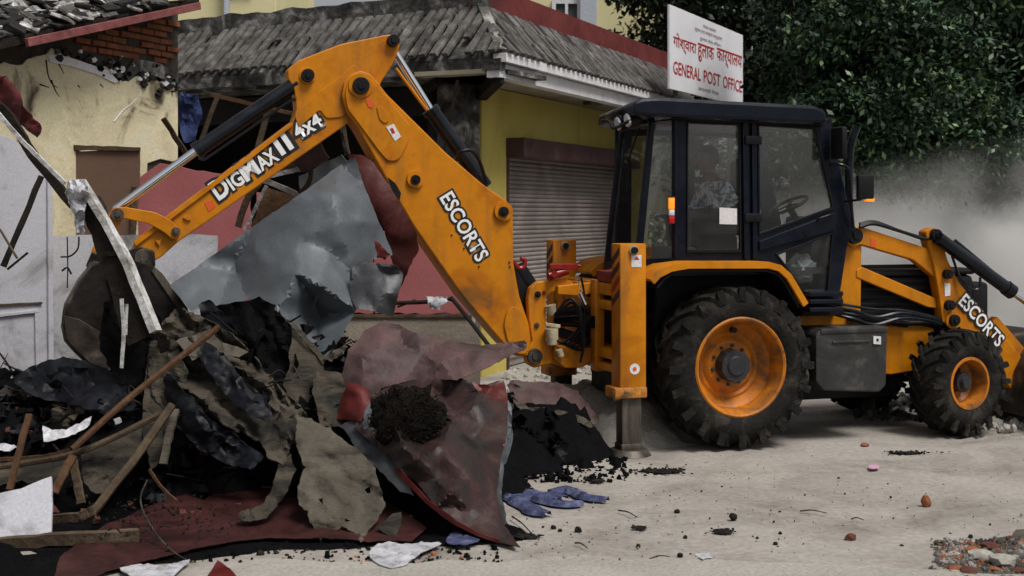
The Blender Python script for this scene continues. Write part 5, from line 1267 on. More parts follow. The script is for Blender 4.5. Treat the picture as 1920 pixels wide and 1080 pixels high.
# dipper
DV = .76
dip = X('dipper_arm', [(244, 474), (252, 458), (330, 398), (470, 292), (546, 234), (556, 205), (552, 168), (540, 146), (540, 130), (560, 113), (640, 82), (730, 64), (746, 70), (750, 88), (738, 118), (716, 152), (694, 200), (640, 240), (500, 338), (420, 394), (336, 452), (300, 484), (262, 500), (246, 490)], DV, DV + .18, 'yellow', bev=.010, rad=.02)
X('dipper_flange', [(251, 453), (330, 393), (470, 287), (546, 229), (549, 236), (472, 297), (332, 403), (255, 462)], DV - .025, DV + .205, 'yellow', dip, bev=.004)
X('dipper_cheek', [(552, 214), (600, 170), (640, 142), (664, 120), (680, 140), (690, 170), (660, 205), (640, 220), (612, 222), (600, 205), (560, 240)], DV - .014, DV, 'yellow', dip, bev=.006, rad=.03)
pin(736, 77, DV - .0, .052, .06, 'black', dip); pin(576, 142, DV, .055, .06, 'black', dip); boss(576, 142, DV, .07, .012, 'yellow', dip)
pin(736, 77, DV + .24, .052, .06, 'black', dip)
X('warning_mark', [(383, 380), (398, 374), (404, 388), (391, 397)], DV - .0035, DV - .0005, 'markm', dip, .0005)
for pts in ([(343, 408), (352, 404), (358, 412), (352, 414)], [(291, 452), (303, 449), (299, 462), (296, 458)]): X('small_bracket', pts, DV - .02, DV - .001, 'yellow', dip, .003)
for txt, t0, t1, h_ in (('D', 0, .20, .15), ('IG', .235, .43, .115), ('M', .46, .69, .15), ('AX', .72, 1.0, .115)):
    A_, B_ = Vector(q([(411, 375)], DV)[0]), Vector(q([(523, 299)], DV)[0])
    lettering('lettering', txt, A_.lerp(B_, t0), A_.lerp(B_, t1), h_, DV - .003, 'letter_white', dip, offset=.03, back='letter_black', backoff=.13)
lettering('lettering', 'II', q([(529, 291)], DV)[0], q([(550, 277)], DV)[0], .14, DV - .003, 'letter_white', dip, offset=.02, back='letter_black', backoff=.14)
lettering('lettering', '4x4', q([(560, 262)], DV)[0], q([(607, 234)], DV)[0], .13, DV - .003, 'letter_white', dip, offset=.02, back='letter_black', backoff=.14)
# crowd ram for the bucket above the dipper
def ram(name, a, b, c, v, rc, rr):
    o = mb(name, lambda bm: (cyl(bm, P(*b, v), P(*c, v), rc, seg=24), cyl(bm, P(*b, v), P(*b, v).lerp(P(*c, v), .06), rc * 1.15, seg=24)), 'cyl')
    mb('ram_rod', lambda bm: cyl(bm, P(*a, v), P(*b, v), rr, seg=20), 'chrome', o)
    return o
r1 = ram('bucket_ram', (215, 394), (366, 284), (556, 156), DV + .06, .062, .036)
mb('hydraulic_pipe', lambda bm: tube(bm, [P(372, 296, DV + .02), P(384, 298, DV), P(400, 288, DV), P(540, 192, DV), P(552, 190, DV)], .011, 6), 'cyl', r1)
r2 = ram('dipper_ram', (740, 98), (806, 204), (910, 350), BV + .30 + .08, .068, .034)
mb('steel_pipe', lambda bm: cyl(bm, P(742, 128, BV + .34), P(800, 206, BV + .34), .014), 'yellow', r2)
mb('hose', lambda bm: tube(bm, [P(856, 300, BV + .2), P(862, 286, BV + .1), P(882, 282, BV + .1), P(896, 296, BV + .12), P(905, 320, BV + .16), P(912, 345, BV + .2)], .016, 8), 'black', r2)
mb('hose', lambda bm: tube(bm, [P(640, 250, DV + .1), P(652, 290, DV + .05), P(690, 300, DV + .2), P(712, 262, DV + .25)], .014, 8), 'black')
# bucket links
lk = X('bucket_link', [(206, 398), (214, 388), (234, 388), (292, 398), (322, 414), (338, 432), (336, 446), (324, 450), (308, 436), (280, 420), (236, 410), (214, 412)], DV - .06, DV - .02, 'yellow', bev=.006, rad=.02)
pin(220, 402, DV - .06, .05, .025, 'steel', lk); pin(330, 434, DV - .06, .035, .02, 'steel', lk)
X('bucket_link', [(206, 398), (222, 392), (232, 404), (205, 470), (188, 502), (166, 498), (172, 470)], DV - .01, DV + .12, 'yellow', bev=.008, rad=.02)
X('bucket_link', [(214, 390), (234, 388), (292, 398), (322, 414), (338, 432), (336, 446), (324, 450), (308, 436), (280, 420), (236, 410), (214, 412)], DV + .20, DV + .24, 'yellow', bev=.006, rad=.02)
# digging bucket
def dbucket():
    v0, v1 = DV - .24, DV + .46
    shell = [(170, 500), (146, 530), (118, 580), (114, 612), (120, 640), (138, 660), (170, 690), (230, 712), (300, 700)]
    inn = [(300, 694), (232, 704), (174, 682), (144, 654), (127, 636), (122, 610), (126, 583), (152, 536), (178, 506)]
    b = X('digging_bucket', shell + inn, v0, v1, 'bucketm', bev=.003)
    side = [(172, 500), (205, 486), (252, 488), (290, 500), (340, 575), (350, 600), (300, 700), (232, 706), (172, 684), (142, 656), (124, 636), (119, 612), (123, 583), (149, 534)]
    for v in (v0 - .02, v1): X('bucket_side', side, v, v + .024, 'bucketdark', b, bev=.003)
    X('wear_plate', [(120, 592), (148, 598), (196, 628), (244, 660), (300, 690), (296, 700), (232, 706), (172, 684), (142, 656), (124, 634)], v0 - .034, v0 - .021, 'bucketm', b, .004)
    X('side_cutter', [(290, 500), (304, 512), (352, 578), (358, 604), (306, 704), (296, 698), (340, 604), (334, 580), (284, 508)], v0 - .036, v0 - .021, 'steel', b, .004)
    X('stiffener', [(200, 520), (214, 514), (250, 640), (236, 648)], v0 - .045, v0 - .021, 'bucketdark', b, .004)
    X('back_plate', [(172, 500), (205, 484), (285, 494), (285, 504), (205, 494), (178, 508)], v0, v1, 'bucketdark', b)
    for i in range(5):
        v = v0 + .05 + i * (v1 - v0 - .1) / 4; X('tooth', [(296, 690), (312, 684), (345, 690), (300, 704)], v - .03, v + .03, 'steel', b)
    for v in (DV - .03, DV + .19): X('bucket_lug', [(160, 500), (172, 472), (196, 480), (240, 470), (262, 462), (290, 470), (292, 500), (240, 512), (180, 514)], v, v + .03, 'bucketdark', b, rad=.02)
    pin(178, 504, DV - .04, .06, .03, 'steel', b); pin(270, 484, DV - .03, .075, .04, 'steel', b)
dbucket()

# ================================================================== STANDING REMAINS BEHIND THE HEAP
def gy(py, z=.02): return (H - z) * F / (py - HY)
PW = plane2(100, 12.9, 880, 13.4)
part = empty('partition_wall', PW.M.translation, 'torn pink painted partition wall with a dusty beige lower band behind the digging arm', 'wall', rz=PW.ang)
def wp_(name, pts, v0, v1, mat, par=part, pl=PW, bev=.004, jag=2.0):
    out = []
    for i, a in enumerate(pts):
        b = pts[(i + 1) % len(pts)]; n = max(1, int(math.hypot(b[0] - a[0], b[1] - a[1]) / 14))
        for j in range(n):
            t = j / n; out.append((a[0] + (b[0] - a[0]) * t + (random.uniform(-jag, jag) if j else 0), a[1] + (b[1] - a[1]) * t + (random.uniform(-jag, jag) if j else 0)))
    return extr(name, [[pl.hit(x, y, v0) for x, y in out]], v0, v1, mat, par, bev)
wp_('pink_board', [(258, 336), (300, 306), (352, 316), (430, 328), (468, 334), (478, 588), (258, 588)], -.02, .02, 'pinkwall')
wp_('pink_board', [(481, 360), (560, 380), (640, 400), (700, 430), (700, 588), (481, 588)], -.03, .01, 'pinkwall')
wp_('pink_board', [(703, 432), (790, 444), (838, 462), (872, 540), (880, 588), (703, 588)], -.02, .02, 'pinkwall')
wp_('skirting_board', [(440, 592), (884, 592), (900, 640), (900, 760), (440, 760)], -.03, .03, 'beige')
wp_('batten', [(255, 590), (885, 590), (885, 596), (255, 596)], -.05, -.021, 'wood', jag=.3)
bb = empty('board_screen', PW.M @ Vector((.1, -.3, 0)), 'brown hardboard sheet in a pale timber frame leaning before the yellow gable wall', 'board', rz=PW.ang)
off = Vector((.1, -.3, 0))
def bbp(name, pts, v0, v1, mat, jag=.6):
    o = wp_(name, pts, v0, v1, mat, bb, PW, .003, jag); o.data.transform(Matrix.Translation(-off)); return o
bbp('hardboard', [(130, 284), (262, 280), (262, 350), (254, 442), (130, 442)], -.30, -.27, 'brownboard')
bbp('frame_rail', [(92, 270), (262, 276), (262, 283), (92, 280)], -.33, -.27, 'wood')
bbp('frame_post', [(122, 284), (132, 284), (132, 600), (122, 600)], -.33, -.27, 'wood')
bbp('pink_strip', [(96, 284), (121, 284), (121, 320), (108, 440), (94, 520), (92, 400)], -.29, -.25, 'pinkwall')
bbp('frame_post', [(246, 350), (256, 350), (250, 600), (240, 600)], -.34, -.305, 'wood')
# white boards on the left
PA = plane2(-60, 11.2, 110, 11.9)
wb = empty('white_cupboard', PA.M.translation, 'tall stained white cupboard side at the left edge with a framed lower door', 'cupboard', rz=PA.ang)
wp_('side_panel', [(-90, 215), (0, 252), (28, 262), (58, 300), (98, 345), (100, 700), (-90, 720)], 0, .35, 'whitewall', wb, PA)
wp_('corner_batten', [(90, 334), (99, 344), (101, 700), (92, 700)], -.03, -.002, 'whitewall', wb, PA, jag=.4)
wp_('door_moulding', [(-90, 598), (72, 580), (74, 586), (-90, 605)], -.025, -.002, 'whitewall', wb, PA, jag=.3)
wp_('door_moulding', [(66, 588), (72, 586), (74, 690), (68, 690)], -.025, -.002, 'whitewall', wb, PA, jag=.3)
wp_('door_moulding', [(-90, 574), (80, 566), (80, 570), (-90, 580)], -.02, -.002, 'wood', wb, PA, jag=.3)
sheet('board', [(97, 442, 12.35), (250, 440, 12.3), (408, 442, 12.3), (400, 560, 12.2), (300, 740, 12.1), (97, 720, 12.2)], 'whitewall', 'wide stained white board standing behind the digging bucket', 'board', thick=.02, amp=.012, step=22, seed=2, jag=1)
sheet('hanging_cloth', [(-30, 130, 10.9), (12, 142, 10.9), (38, 172, 10.8), (44, 200, 10.8), (62, 222, 10.8), (78, 240, 10.8), (70, 258, 10.8), (50, 244, 10.9), (20, 215, 10.9), (-30, 205, 11)], 'redcloth', 'torn dark red cloth hanging at the upper left edge', 'cloth', amp=.14, freq=.03, step=7, seed=8, jag=3)
G_ST = 'sticks and struts standing in the wreckage'
stick('timber', [(78, 330, 11.0), (6, 500, 10.9)], .045, 'darkwood', 'black burnt strut leaning across the stained white cupboard', 'timber', G_ST)
stick('rod', [(0, 430, 10.9), (32, 484, 10.8)], .02, 'wood', 'thin bent lath crossing the burnt strut on the white cupboard', 'rod', G_ST, round_=True)
stick('rod', [(14, 505, 10.8), (52, 474, 10.8)], .02, 'darkwood', 'short black rod under the thin lath on the white cupboard', 'rod', G_ST, round_=True)
stick('wire', [(126, 444, 12.0), (127, 500, 12.0), (126, 540, 12.0)], .012, 'darkwood', 'thin black wire hanging down the white board', 'wire', None, round_=True)
stick('wire', [(148, 444, 11.9), (146, 466, 11.9), (132, 480, 11.9), (114, 482, 11.9)], .016, 'darkwood', 'curled black wire on the white board', 'wire', None, round_=True)
stick('wire', [(116, 508, 12), (126, 502, 12), (134, 514, 12)], .018, 'darkwood', 'short hooked black wire end on the white board', 'wire', None, round_=True)
stick('timber', [(-10, 195, 9.9), (20, 222, 9.9), (62, 290, 9.85), (138, 385, 9.8)], .07, 'darkwood', 'dark split rafter coming down from the upper left edge', 'timber', G_ST)
stick('timber', [(-10, 205, 9.75), (40, 262, 9.72), (82, 304, 9.7), (122, 344, 9.7)], .03, 'whitewood', 'thin pale lath lying on the dark split rafter', 'timber', G_ST)
# big plank in front of the bucket
pr = empty('broken_beam', Wp(295, 640, 9.45), 'long broken beam with peeling white edge slanting in front of the digging bucket', 'beam')
ti = Matrix.Translation(-pr.location)
for nm, pts, wd, th, mt in (('beam_side', [(168, 380, 9.75), (208, 470, 9.68), (262, 640, 9.55)], .17, .06, 'darkwood'), ('white_edge', [(152, 340, 9.68), (228, 470, 9.60), (292, 622, 9.48)], .050, .07, 'whitewood'), ('side_cleat', [(196, 476, 9.62), (230, 474, 9.58)], .03, .03, 'darkwood')):
    o = stick(nm, pts, wd, mt, None, None, th=th, taper=1.12 if nm == 'white_edge' else 1, parent=pr); o.data.transform(ti)
sheet('cloth_wrap', [(128, 338, 9.65), (160, 336, 9.6), (168, 362, 9.6), (160, 392, 9.62), (158, 440, 9.65), (144, 436, 9.68), (132, 392, 9.68), (122, 362, 9.68)], 'plasticbag', 'dirty white rag knotted round the top of the broken beam', 'rag', amp=.12, freq=.05, step=6, seed=12, jag=2)
stick('strip', [(228, 560, 9.5), (232, 620, 9.5), (228, 690, 9.5)], .025, 'whitewood', 'narrow pale strip hanging in front of the dark bucket', 'strip', G_ST)
stick('strip', [(238, 570, 9.52), (236, 628, 9.5)], .018, 'whitewood', 'shorter pale strip hanging beside the long one on the bucket', 'strip', G_ST)
# broken window frame between the arms
wf = empty('window_frame', Wp(520, 400, 11.7), 'broken pale timber window frame between the two arms of the digger', 'window frame')
ti = Matrix.Translation(-wf.location)
for pts, wd, mt in (([(446, 426, 11.7), (462, 376, 11.7), (492, 336, 11.7)], .055, 'wood'), ([(458, 432, 11.6), (500, 348, 11.6)], .03, 'whitewood'), ([(484, 334, 11.65), (530, 352, 11.6), (562, 368, 11.6)], .045, 'whitewood'), ([(488, 334, 11.6), (540, 322, 11.6), (578, 314, 11.5)], .04, 'whitewood'), ([(478, 346, 11.7), (520, 316, 11.7), (582, 312, 11.6)], .04, 'wood'), ([(560, 366, 11.6), (578, 344, 11.6), (584, 318, 11.6)], .04, 'wood')):
    o = stick('frame_bar', pts, wd, mt, None, None, parent=wf); o.data.transform(ti)
sheet('board', [(546, 304, 11.5), (566, 284, 11.5), (598, 262, 11.4), (616, 296, 11.4), (590, 314, 11.4), (566, 324, 11.5)], 'pinksheet', 'pinkish white broken piece of board above the window frame', 'board', amp=.05, thick=.03, step=8, seed=4)
sheet('board', [(470, 425, 11.9), (500, 350, 11.9), (556, 372, 11.9), (530, 400, 11.8)], 'brownwood', 'brown board behind the broken window frame', 'board', amp=.02, thick=.015, step=10, seed=5)
sheet('board', [(560, 330, 12.2), (640, 290, 12.1), (660, 330, 12.1), (600, 400, 12.1), (570, 400, 12.2)], 'darkmetal', 'dark grey board behind the pinkish piece, between the arms', 'board', amp=.05, thick=.02, step=12, seed=6)
# rods on the right of the heap
stick('rod', [(742, 568, 11.0), (800, 566, 11.0), (850, 560, 11.0)], .035, 'darkwood', 'dark horizontal rod under the boom, carrying a white rag', 'rod', G_ST, round_=True)
stick('rod', [(746, 575, 11.2), (780, 562, 11.1)], .022, 'wood', 'thin pale rod crossing the dark rod under the boom', 'rod', G_ST, round_=True)
stick('rod', [(846, 558, 10.9), (880, 600, 10.7), (915, 646, 10.5)], .035, 'darkwood', 'dark rod slanting down from the white rag to the pink sheet', 'rod', G_ST, round_=True)
sheet('rag', [(798, 554, 10.9), (838, 556, 10.85), (844, 566, 10.85), (828, 574, 10.85), (826, 582, 10.85), (806, 578, 10.9), (802, 568, 10.9)], 'plasticbag', 'small white rag tied on the dark rod under the boom', 'rag', amp=.05, freq=.06, step=4, seed=14)

# ================================================================== BURNT HEAP
def heap(name, x0, x1, y0, y1, hf, mat, label, st=.06, kind='stuff'):
    nx, ny = int((x1 - x0) / st) + 1, int((y1 - y0) / st) + 1; co = []
    for j in range(ny):
        for i in range(nx):
            x, y = x0 + i * st, y0 + j * st; h = hf(x, y)
            if h > .02: h += .10 * noise.fractal(Vector((x * 3, y * 3, 0)), .8, 2.1, 4) + .08 * abs(noise.noise(Vector((x * 9, y * 9, 4)))) + .04 * abs(noise.noise(Vector((x * 21, y * 21, 4))))
            co.append((x + .02 * noise.noise(Vector((x * 5, y * 5, 1))), y, max(h, -.03)))
    fs = [(j * nx + i, j * nx + i + 1, (j + 1) * nx + i + 1, (j + 1) * nx + i) for j in range(ny - 1) for i in range(nx - 1) if max(co[j * nx + i][2], co[j * nx + i + 1][2], co[(j + 1) * nx + i + 1][2], co[(j + 1) * nx + i][2]) > -.02]
    me = bpy.data.meshes.new(name); me.from_pydata(co, [], fs)
    o = mobj(name, me, mat, None, 50); tag(o, label, kind=kind); return o
def gs(x, y, cx, cy, sx, sy, h): return h * math.exp(-((x - cx) / sx) ** 2 - ((y - cy) / sy) ** 2)
def hf1(x, y):
    h = gs(x, y, -3.6, 10.4, 1.5, .9, .60) + gs(x, y, -2.3, 10.1, .7, .8, .46) + gs(x, y, -1.5, 10.0, .9, .7, .8) + gs(x, y, -.75, 9.6, .6, .6, .50) + gs(x, y, -2.9, 9.6, 1.0, .5, .15) + gs(x, y, -4.4, 9.6, .8, .8, .4)
    return h - .07 - max(0, (9.45 - y)) * .9
heap('burnt_rubble', -6.2, .3, 8.0, 12.2, hf1, 'char', 'mass of charred black rubble under the torn sheets')
def hf2(x, y): return gs(x, y, .18, 11.15, .42, .34, .42) + gs(x, y, .55, 11.05, .2, .24, .18) + gs(x, y, -.15, 10.6, .4, .4, .35) - .06 + .08 * noise.noise(Vector((x * 6, y * 6, 7)))
heap('burnt_rubble', -.8, 1.6, 10.0, 12.1, hf2, 'char', 'black burnt rubble under the pinkish sheet behind the support leg', .04)
def hf4(x, y): return gs(x, y, -3.2, 7.55, .7, .32, .09) - .04
heap('burnt_rubble', -5.5, -1.9, 7.1, 9.4, hf4, 'char', 'low black rubble below the plank in the lower left corner', .04)
gpatch('shade_and_ash_ground', [(150, 1078), (330, 1056), (480, 1036), (640, 1030), (790, 1024), (905, 1022), (990, 1012), (900, 940), (700, 930), (480, 900), (200, 875), (-60, 880), (-60, 1020), (20, 1100)], 'char', .004, 'black patch painted for the shade under the edge of the heap, partly ash', kind='stuff', jag=.08, hgt=.001)  # black patch paints the shade under the red sheet edge, with ash further back
def hf3(x, y): return gs(x, y, .55, 12.4, .9, .5, .42) + gs(x, y, 1.1, 12.0, .5, .4, .22) - .05
heap('sand_heap', -.6, 2.6, 11.4, 13.4, hf3, 'pave', 'pale sandy rubble heaped below the digger frame', .05)
# loose charred lumps give the black mass an uneven outline
rnd = random.Random(9)
bmc = bmesh.new()
for i in range(420):
    x, y = rnd.uniform(-5, -.3), rnd.uniform(8.9, 11.2); h = hf1(x, y)
    if h < .05: continue
    t = bmesh.new(); bmesh.ops.create_icosphere(t, subdivisions=1, radius=rnd.uniform(.02, .09))
    for v in t.verts: v.co = Vector((v.co.x * rnd.uniform(.6, 1.8), v.co.y, v.co.z * rnd.uniform(.4, 1.1)))
    add(bmc, t, Matrix.Translation((x, y, h + .03)) @ Euler((rnd.uniform(-1, 1), rnd.uniform(-1, 1), rnd.uniform(0, 6))).to_matrix().to_4x4())
lm = mobj('charred_lumps', bmc, 'char'); tag(lm, 'loose charred lumps scattered over the black rubble', kind='stuff')
# splintered laths and brick crumbs in the pile
for nm_, mt_, cnt, lb_ in (('splinters', 'wood', 70, 'splintered laths sticking out of the black rubble'), ('splinters', 'brownwood', 30, 'reddish splinters in the black rubble')):
    bmc = bmesh.new()
    for i in range(cnt):
        x, y = rnd.uniform(-4.7, -.6), rnd.uniform(9.0, 10.6); h = hf1(x, y)
        if h < .05: continue
        p = Vector((x, y, h + .03)); d = Vector((rnd.uniform(-1, 1), rnd.uniform(-.5, .3), rnd.uniform(-.1, .7))).normalized() * rnd.uniform(.1, .35)
        beam(bmc, p, p + d, rnd.uniform(.008, .028), rnd.uniform(.004, .012), bev=0, taper=rnd.uniform(.1, .7))
    tag(mobj(nm_, bmc, mt_), lb_, kind='stuff')
bmc = bmesh.new()
for i in range(110):
    x, y = rnd.uniform(-4.7, -.5), rnd.uniform(8.6, 10.6); h = hf1(x, y); t = bmesh.new(); bmesh.ops.create_cube(t, size=rnd.uniform(.015, .06))
    for v in t.verts: v.co = v.co * rnd.uniform(.6, 1.2)
    add(bmc, t, Matrix.Translation((x, y, max(h, 0) + .04)) @ Euler((rnd.uniform(0, 3), rnd.uniform(0, 3), rnd.uniform(0, 6))).to_matrix().to_4x4())
tag(mobj('brick_crumbs', bmc, 'brickd'), 'dark brick crumbs mixed into the black rubble', kind='stuff')
# twisted dark strips sticking out of the pile
bmc = bmesh.new()
for i in range(150):
    x, y = rnd.uniform(-4.6, -.4), rnd.uniform(8.9, 10.8); h = hf1(x, y)
    if h < .05: continue
    p = Vector((x, y, h)); d = Vector((rnd.uniform(-1, 1), rnd.uniform(-.5, .3), rnd.uniform(0, .6))).normalized() * rnd.uniform(.15, .5)
    tube(bmc, [p, p + d * .5 + Vector((0, 0, rnd.uniform(0, .06))), p + d], rnd.uniform(.004, .014), 4, 3, .6)
sm_ = mobj('charred_sticks', bmc, 'darkwood'); tag(sm_, 'tangle of burnt twigs and wires over the black rubble', kind='stuff')

def scraps(name, n, mat, label, seed, s0, s1, hf, xr, yr):
    rg = random.Random(seed); V, Fs = [], []
    for i in range(n):
        x, y = rg.uniform(*xr), rg.uniform(*yr); h = hf(x, y)
        if h < .03: continue
        s_ = rg.uniform(s0, s1); N = 8; rot = Euler((rg.uniform(-1.3, .5), rg.uniform(-.8, .8), rg.uniform(0, 6))).to_matrix(); k0 = len(V); sd = rg.random() * 50
        asp = rg.uniform(.5, 1)
        for j in range(N):
            for i2 in range(N):
                a, b = (i2 / (N - 1) - .5) * s_, (j / (N - 1) - .5) * s_ * asp
                q_ = Vector((a + .25 * s_ * noise.noise(Vector((a * 4 / s_ + sd, b * 4 / s_, 1))), b + .25 * s_ * noise.noise(Vector((a * 4 / s_ + sd, b * 4 / s_, 5))), .45 * s_ * noise.noise(Vector((a * 3 / s_ + sd, b * 3 / s_, 0))) + .35 * s_ * abs(noise.noise(Vector((a * 5 / s_ + sd, b * 5 / s_, 3))))))
                V.append((rot @ q_ + Vector((x, y, h + .05)))[:])
        Fs += [(k0 + j * N + i2, k0 + j * N + i2 + 1, k0 + (j + 1) * N + i2 + 1, k0 + (j + 1) * N + i2) for j in range(N - 1) for i2 in range(N - 1)]
    me = bpy.data.meshes.new(name); me.from_pydata(V, [], Fs); o = mobj(name, me, mat, None, 30)
    tag(o, label, kind='stuff')
scraps('charred_scraps', 260, 'char', 'crumpled charred scraps covering the black rubble', 1, .08, .32, hf1, (-5, -.3), (8.9, 10.9))
scraps('muddy_scraps', 46, 'tarp', 'muddy torn scraps mixed into the black rubble', 2, .1, .32, hf1, (-4.8, -.4), (8.9, 10.6))
scraps('plastic_scraps', 40, 'bluetarp', 'dark plastic scraps mixed into the black rubble', 3, .08, .26, hf1, (-4.8, -.4), (8.9, 10.6))
scraps('charred_scraps', 40, 'char', 'crumpled charred scraps in the lower left corner', 6, .06, .2, hf4, (-5, -2.3), (7.2, 7.7))
scraps('charred_scraps', 24, 'char', 'crumpled charred scraps on the small heap behind the support leg', 4, .08, .25, hf2, (-.4, 1.0), (10.5, 11.6))

# ================================================================== TORN SHEETS, back to front
sheet('metal_sheet', [(318, 536, 10.35), (372, 498, 10.4), (470, 428, 10.5), (548, 374, 10.6), (640, 308, 10.7), (664, 296, 10.7), (682, 346, 10.65), (712, 420, 10.6), (736, 478, 10.55), (700, 486, 10.45), (660, 510, 10.3), (668, 580, 10.1), (640, 630, 9.95), (612, 668, 9.85), (588, 656, 9.85), (552, 612, 9.9), (520, 584, 9.95), (470, 560, 10.0), (410, 580, 10.0), (360, 584, 10.1)], 'greymetal',
      'large dented blue-grey metal sheet standing up in the middle of the heap', 'metal sheet', thick=.003, amp=.30, freq=.0065, step=7, jag=.8, seed=21, facet=12, smooth=22, ctrl=((560, 470, 10.15), (520, 500, 10.35), (620, 540, 10.3), (480, 480, 10.3), (640, 400, 10.45)))
sheet('metal_flap', [(656, 508, 10.1), (668, 496, 10.1), (686, 486, 10.1), (704, 494, 10.05), (742, 498, 10.1), (756, 514, 10.15), (748, 548, 10.1), (736, 594, 10.05), (704, 584, 9.95), (668, 578, 9.95), (656, 556, 10.0)], 'darkmetal', 'folded darker grey flap at the right corner of the dented metal sheet', 'metal sheet', thick=.004, amp=.14, freq=.012, step=6, jag=.6, seed=22, facet=4, smooth=22)
sheet('drum_shell', [(652, 292, 11.0), (676, 290, 10.9), (700, 305, 10.8), (730, 345, 10.75), (762, 400, 10.8), (782, 440, 10.9), (786, 466, 10.95), (768, 500, 11.0), (750, 540, 11.0), (738, 500, 10.95), (722, 440, 10.8), (690, 370, 10.7), (664, 320, 10.8)], 'redsheet', 'rusty red curved metal shell between the grey sheet and the boom', 'metal sheet', thick=.006, amp=.08, freq=.012, step=7, seed=23, facet=6, ctrl=((730, 400, 10.55),))
sheet('red_scrap', [(698, 448, 10.35), (712, 456, 10.35), (734, 478, 10.35), (722, 488, 10.35), (706, 484, 10.35), (704, 466, 10.35)], 'brightred', 'small bright red torn scrap on the right edge of the grey metal sheet', 'scrap', amp=.03, freq=.04, step=5, seed=24, jag=1)
sheet('tarpaulin', [(372, 572, 9.85), (392, 562, 9.85), (420, 590, 9.8), (446, 622, 9.75), (432, 632, 9.75), (398, 612, 9.8), (376, 594, 9.85)], 'bluetarp', 'short twisted strip of blue-grey plastic at the foot of the grey metal sheet', 'plastic sheet', amp=.05, freq=.03, step=6, seed=25)
sheet('tarpaulin', [(404, 574, 9.9), (440, 566, 9.9), (486, 556, 9.9), (520, 572, 9.9), (540, 610, 9.85), (548, 660, 9.75), (540, 700, 9.65), (524, 742, 9.55), (496, 716, 9.6), (470, 680, 9.7), (440, 640, 9.8), (412, 610, 9.85)], 'char', 'shiny black burnt plastic bag slumped below the grey metal sheet', 'plastic sheet', amp=.16, freq=.018, step=8, seed=26, jag=4)
sheet('tarpaulin', [(545, 612, 9.75), (580, 655, 9.7), (606, 680, 9.65), (612, 720, 9.55), (604, 770, 9.4), (570, 766, 9.4), (540, 740, 9.45), (530, 722, 9.5), (544, 680, 9.65)], 'tarp', 'brown mud-stained panel of canvas below the tip of the grey sheet', 'canvas', amp=.06, freq=.014, step=9, seed=27)
sheet('canvas_strip', [(540, 604, 9.7), (552, 606, 9.7), (612, 672, 9.6), (606, 684, 9.6)], 'tarp_light', 'narrow pale canvas hem along the lower edge of the grey sheet', 'canvas', amp=.02, step=6, seed=28)
sheet('rag', [(606, 672, 9.6), (622, 660, 9.6), (646, 646, 9.55), (652, 650, 9.55), (644, 664, 9.55), (622, 678, 9.55)], 'tarp_light', 'pale rag scrap between the grey sheet and the pink sheet', 'rag', amp=.04, freq=.05, step=4, seed=29)
# main muddy tarpaulin
sheet('tarpaulin', [(296, 622, 9.75), (318, 594, 9.8), (336, 578, 9.85), (366, 590, 9.8), (402, 606, 9.8), (440, 632, 9.75), (470, 664, 9.7), (506, 702, 9.6), (540, 738, 9.5), (566, 764, 9.4), (582, 800, 9.25), (574, 822, 9.2), (548, 832, 9.1), (530, 872, 9.0), (504, 860, 9.0), (488, 826, 9.1), (452, 812, 9.15), (408, 786, 9.2), (370, 760, 9.3), (336, 726, 9.4), (310, 690, 9.5), (292, 654, 9.6)], 'tarp',
      'big mud-caked tarpaulin draped down the middle of the heap', 'tarpaulin', thick=.010, amp=.17, freq=.014, step=6, seed=31, jag=4, crease=1.1, smooth=50, ang=48, long=.22)
sheet('tarpaulin', [(330, 640, 9.5), (392, 616, 9.6), (412, 640, 9.55), (466, 660, 9.5), (440, 668, 9.45), (392, 660, 9.45), (360, 676, 9.4)], 'tarp_light', 'folded pale canvas corner lying over the muddy tarpaulin top', 'canvas', amp=.09, freq=.025, step=6, seed=32, jag=2)
sheet('tarpaulin', [(376, 640, 9.45), (410, 660, 9.4), (446, 700, 9.3), (490, 740, 9.2), (516, 770, 9.1), (500, 790, 9.05), (470, 782, 9.1), (440, 760, 9.15), (404, 716, 9.25), (380, 680, 9.35)], 'bluetarp', 'blue-black plastic strip stuck to the muddy tarpaulin', 'plastic sheet', amp=.08, freq=.024, step=6, seed=33, jag=3, ang=48, long=.25)
sheet('tarpaulin', [(312, 700, 9.35), (350, 740, 9.25), (400, 790, 9.1), (452, 826, 9.0), (494, 858, 8.9), (470, 880, 8.9), (420, 868, 8.95), (370, 840, 9.05), (330, 800, 9.2), (312, 750, 9.3)], 'bluetarp', 'dark blue plastic hanging under the muddy tarpaulin', 'plastic sheet', amp=.14, freq=.02, step=7, seed=34, jag=4, ang=40, long=.25)
sheet('tarpaulin', [(280, 660, 9.7), (300, 640, 9.7), (312, 700, 9.5), (316, 780, 9.3), (300, 850, 9.1), (284, 880, 9.0), (276, 840, 9.1), (268, 760, 9.4)], 'tarp', 'narrow brown fold of canvas hanging left of the muddy tarpaulin', 'canvas', amp=.09, freq=.02, step=7, seed=35, jag=3, ang=100, long=.2)
sheet('canvas', [(556, 776, 9.15), (584, 784, 9.1), (620, 800, 9.0), (660, 836, 8.85), (700, 872, 8.7), (712, 912, 8.55), (722, 950, 8.45), (700, 984, 8.35), (676, 1018, 8.28), (664, 998, 8.3), (640, 986, 8.35), (618, 1000, 8.32), (600, 1012, 8.3), (586, 984, 8.35), (578, 958, 8.42), (560, 938, 8.5), (562, 906, 8.6), (574, 876, 8.75), (556, 830, 8.95)], 'tarp_light',
      'torn grey-brown canvas with ragged lower edge and small holes hanging over the red sheet', 'canvas', thick=.005, amp=.07, freq=.012, step=6, seed=36, jag=3, crease=.9, ang=38, long=.25, fineamp=.2, holes=((602, 939, 5), (653, 976, 4), (690, 918, 6)), smooth=50)
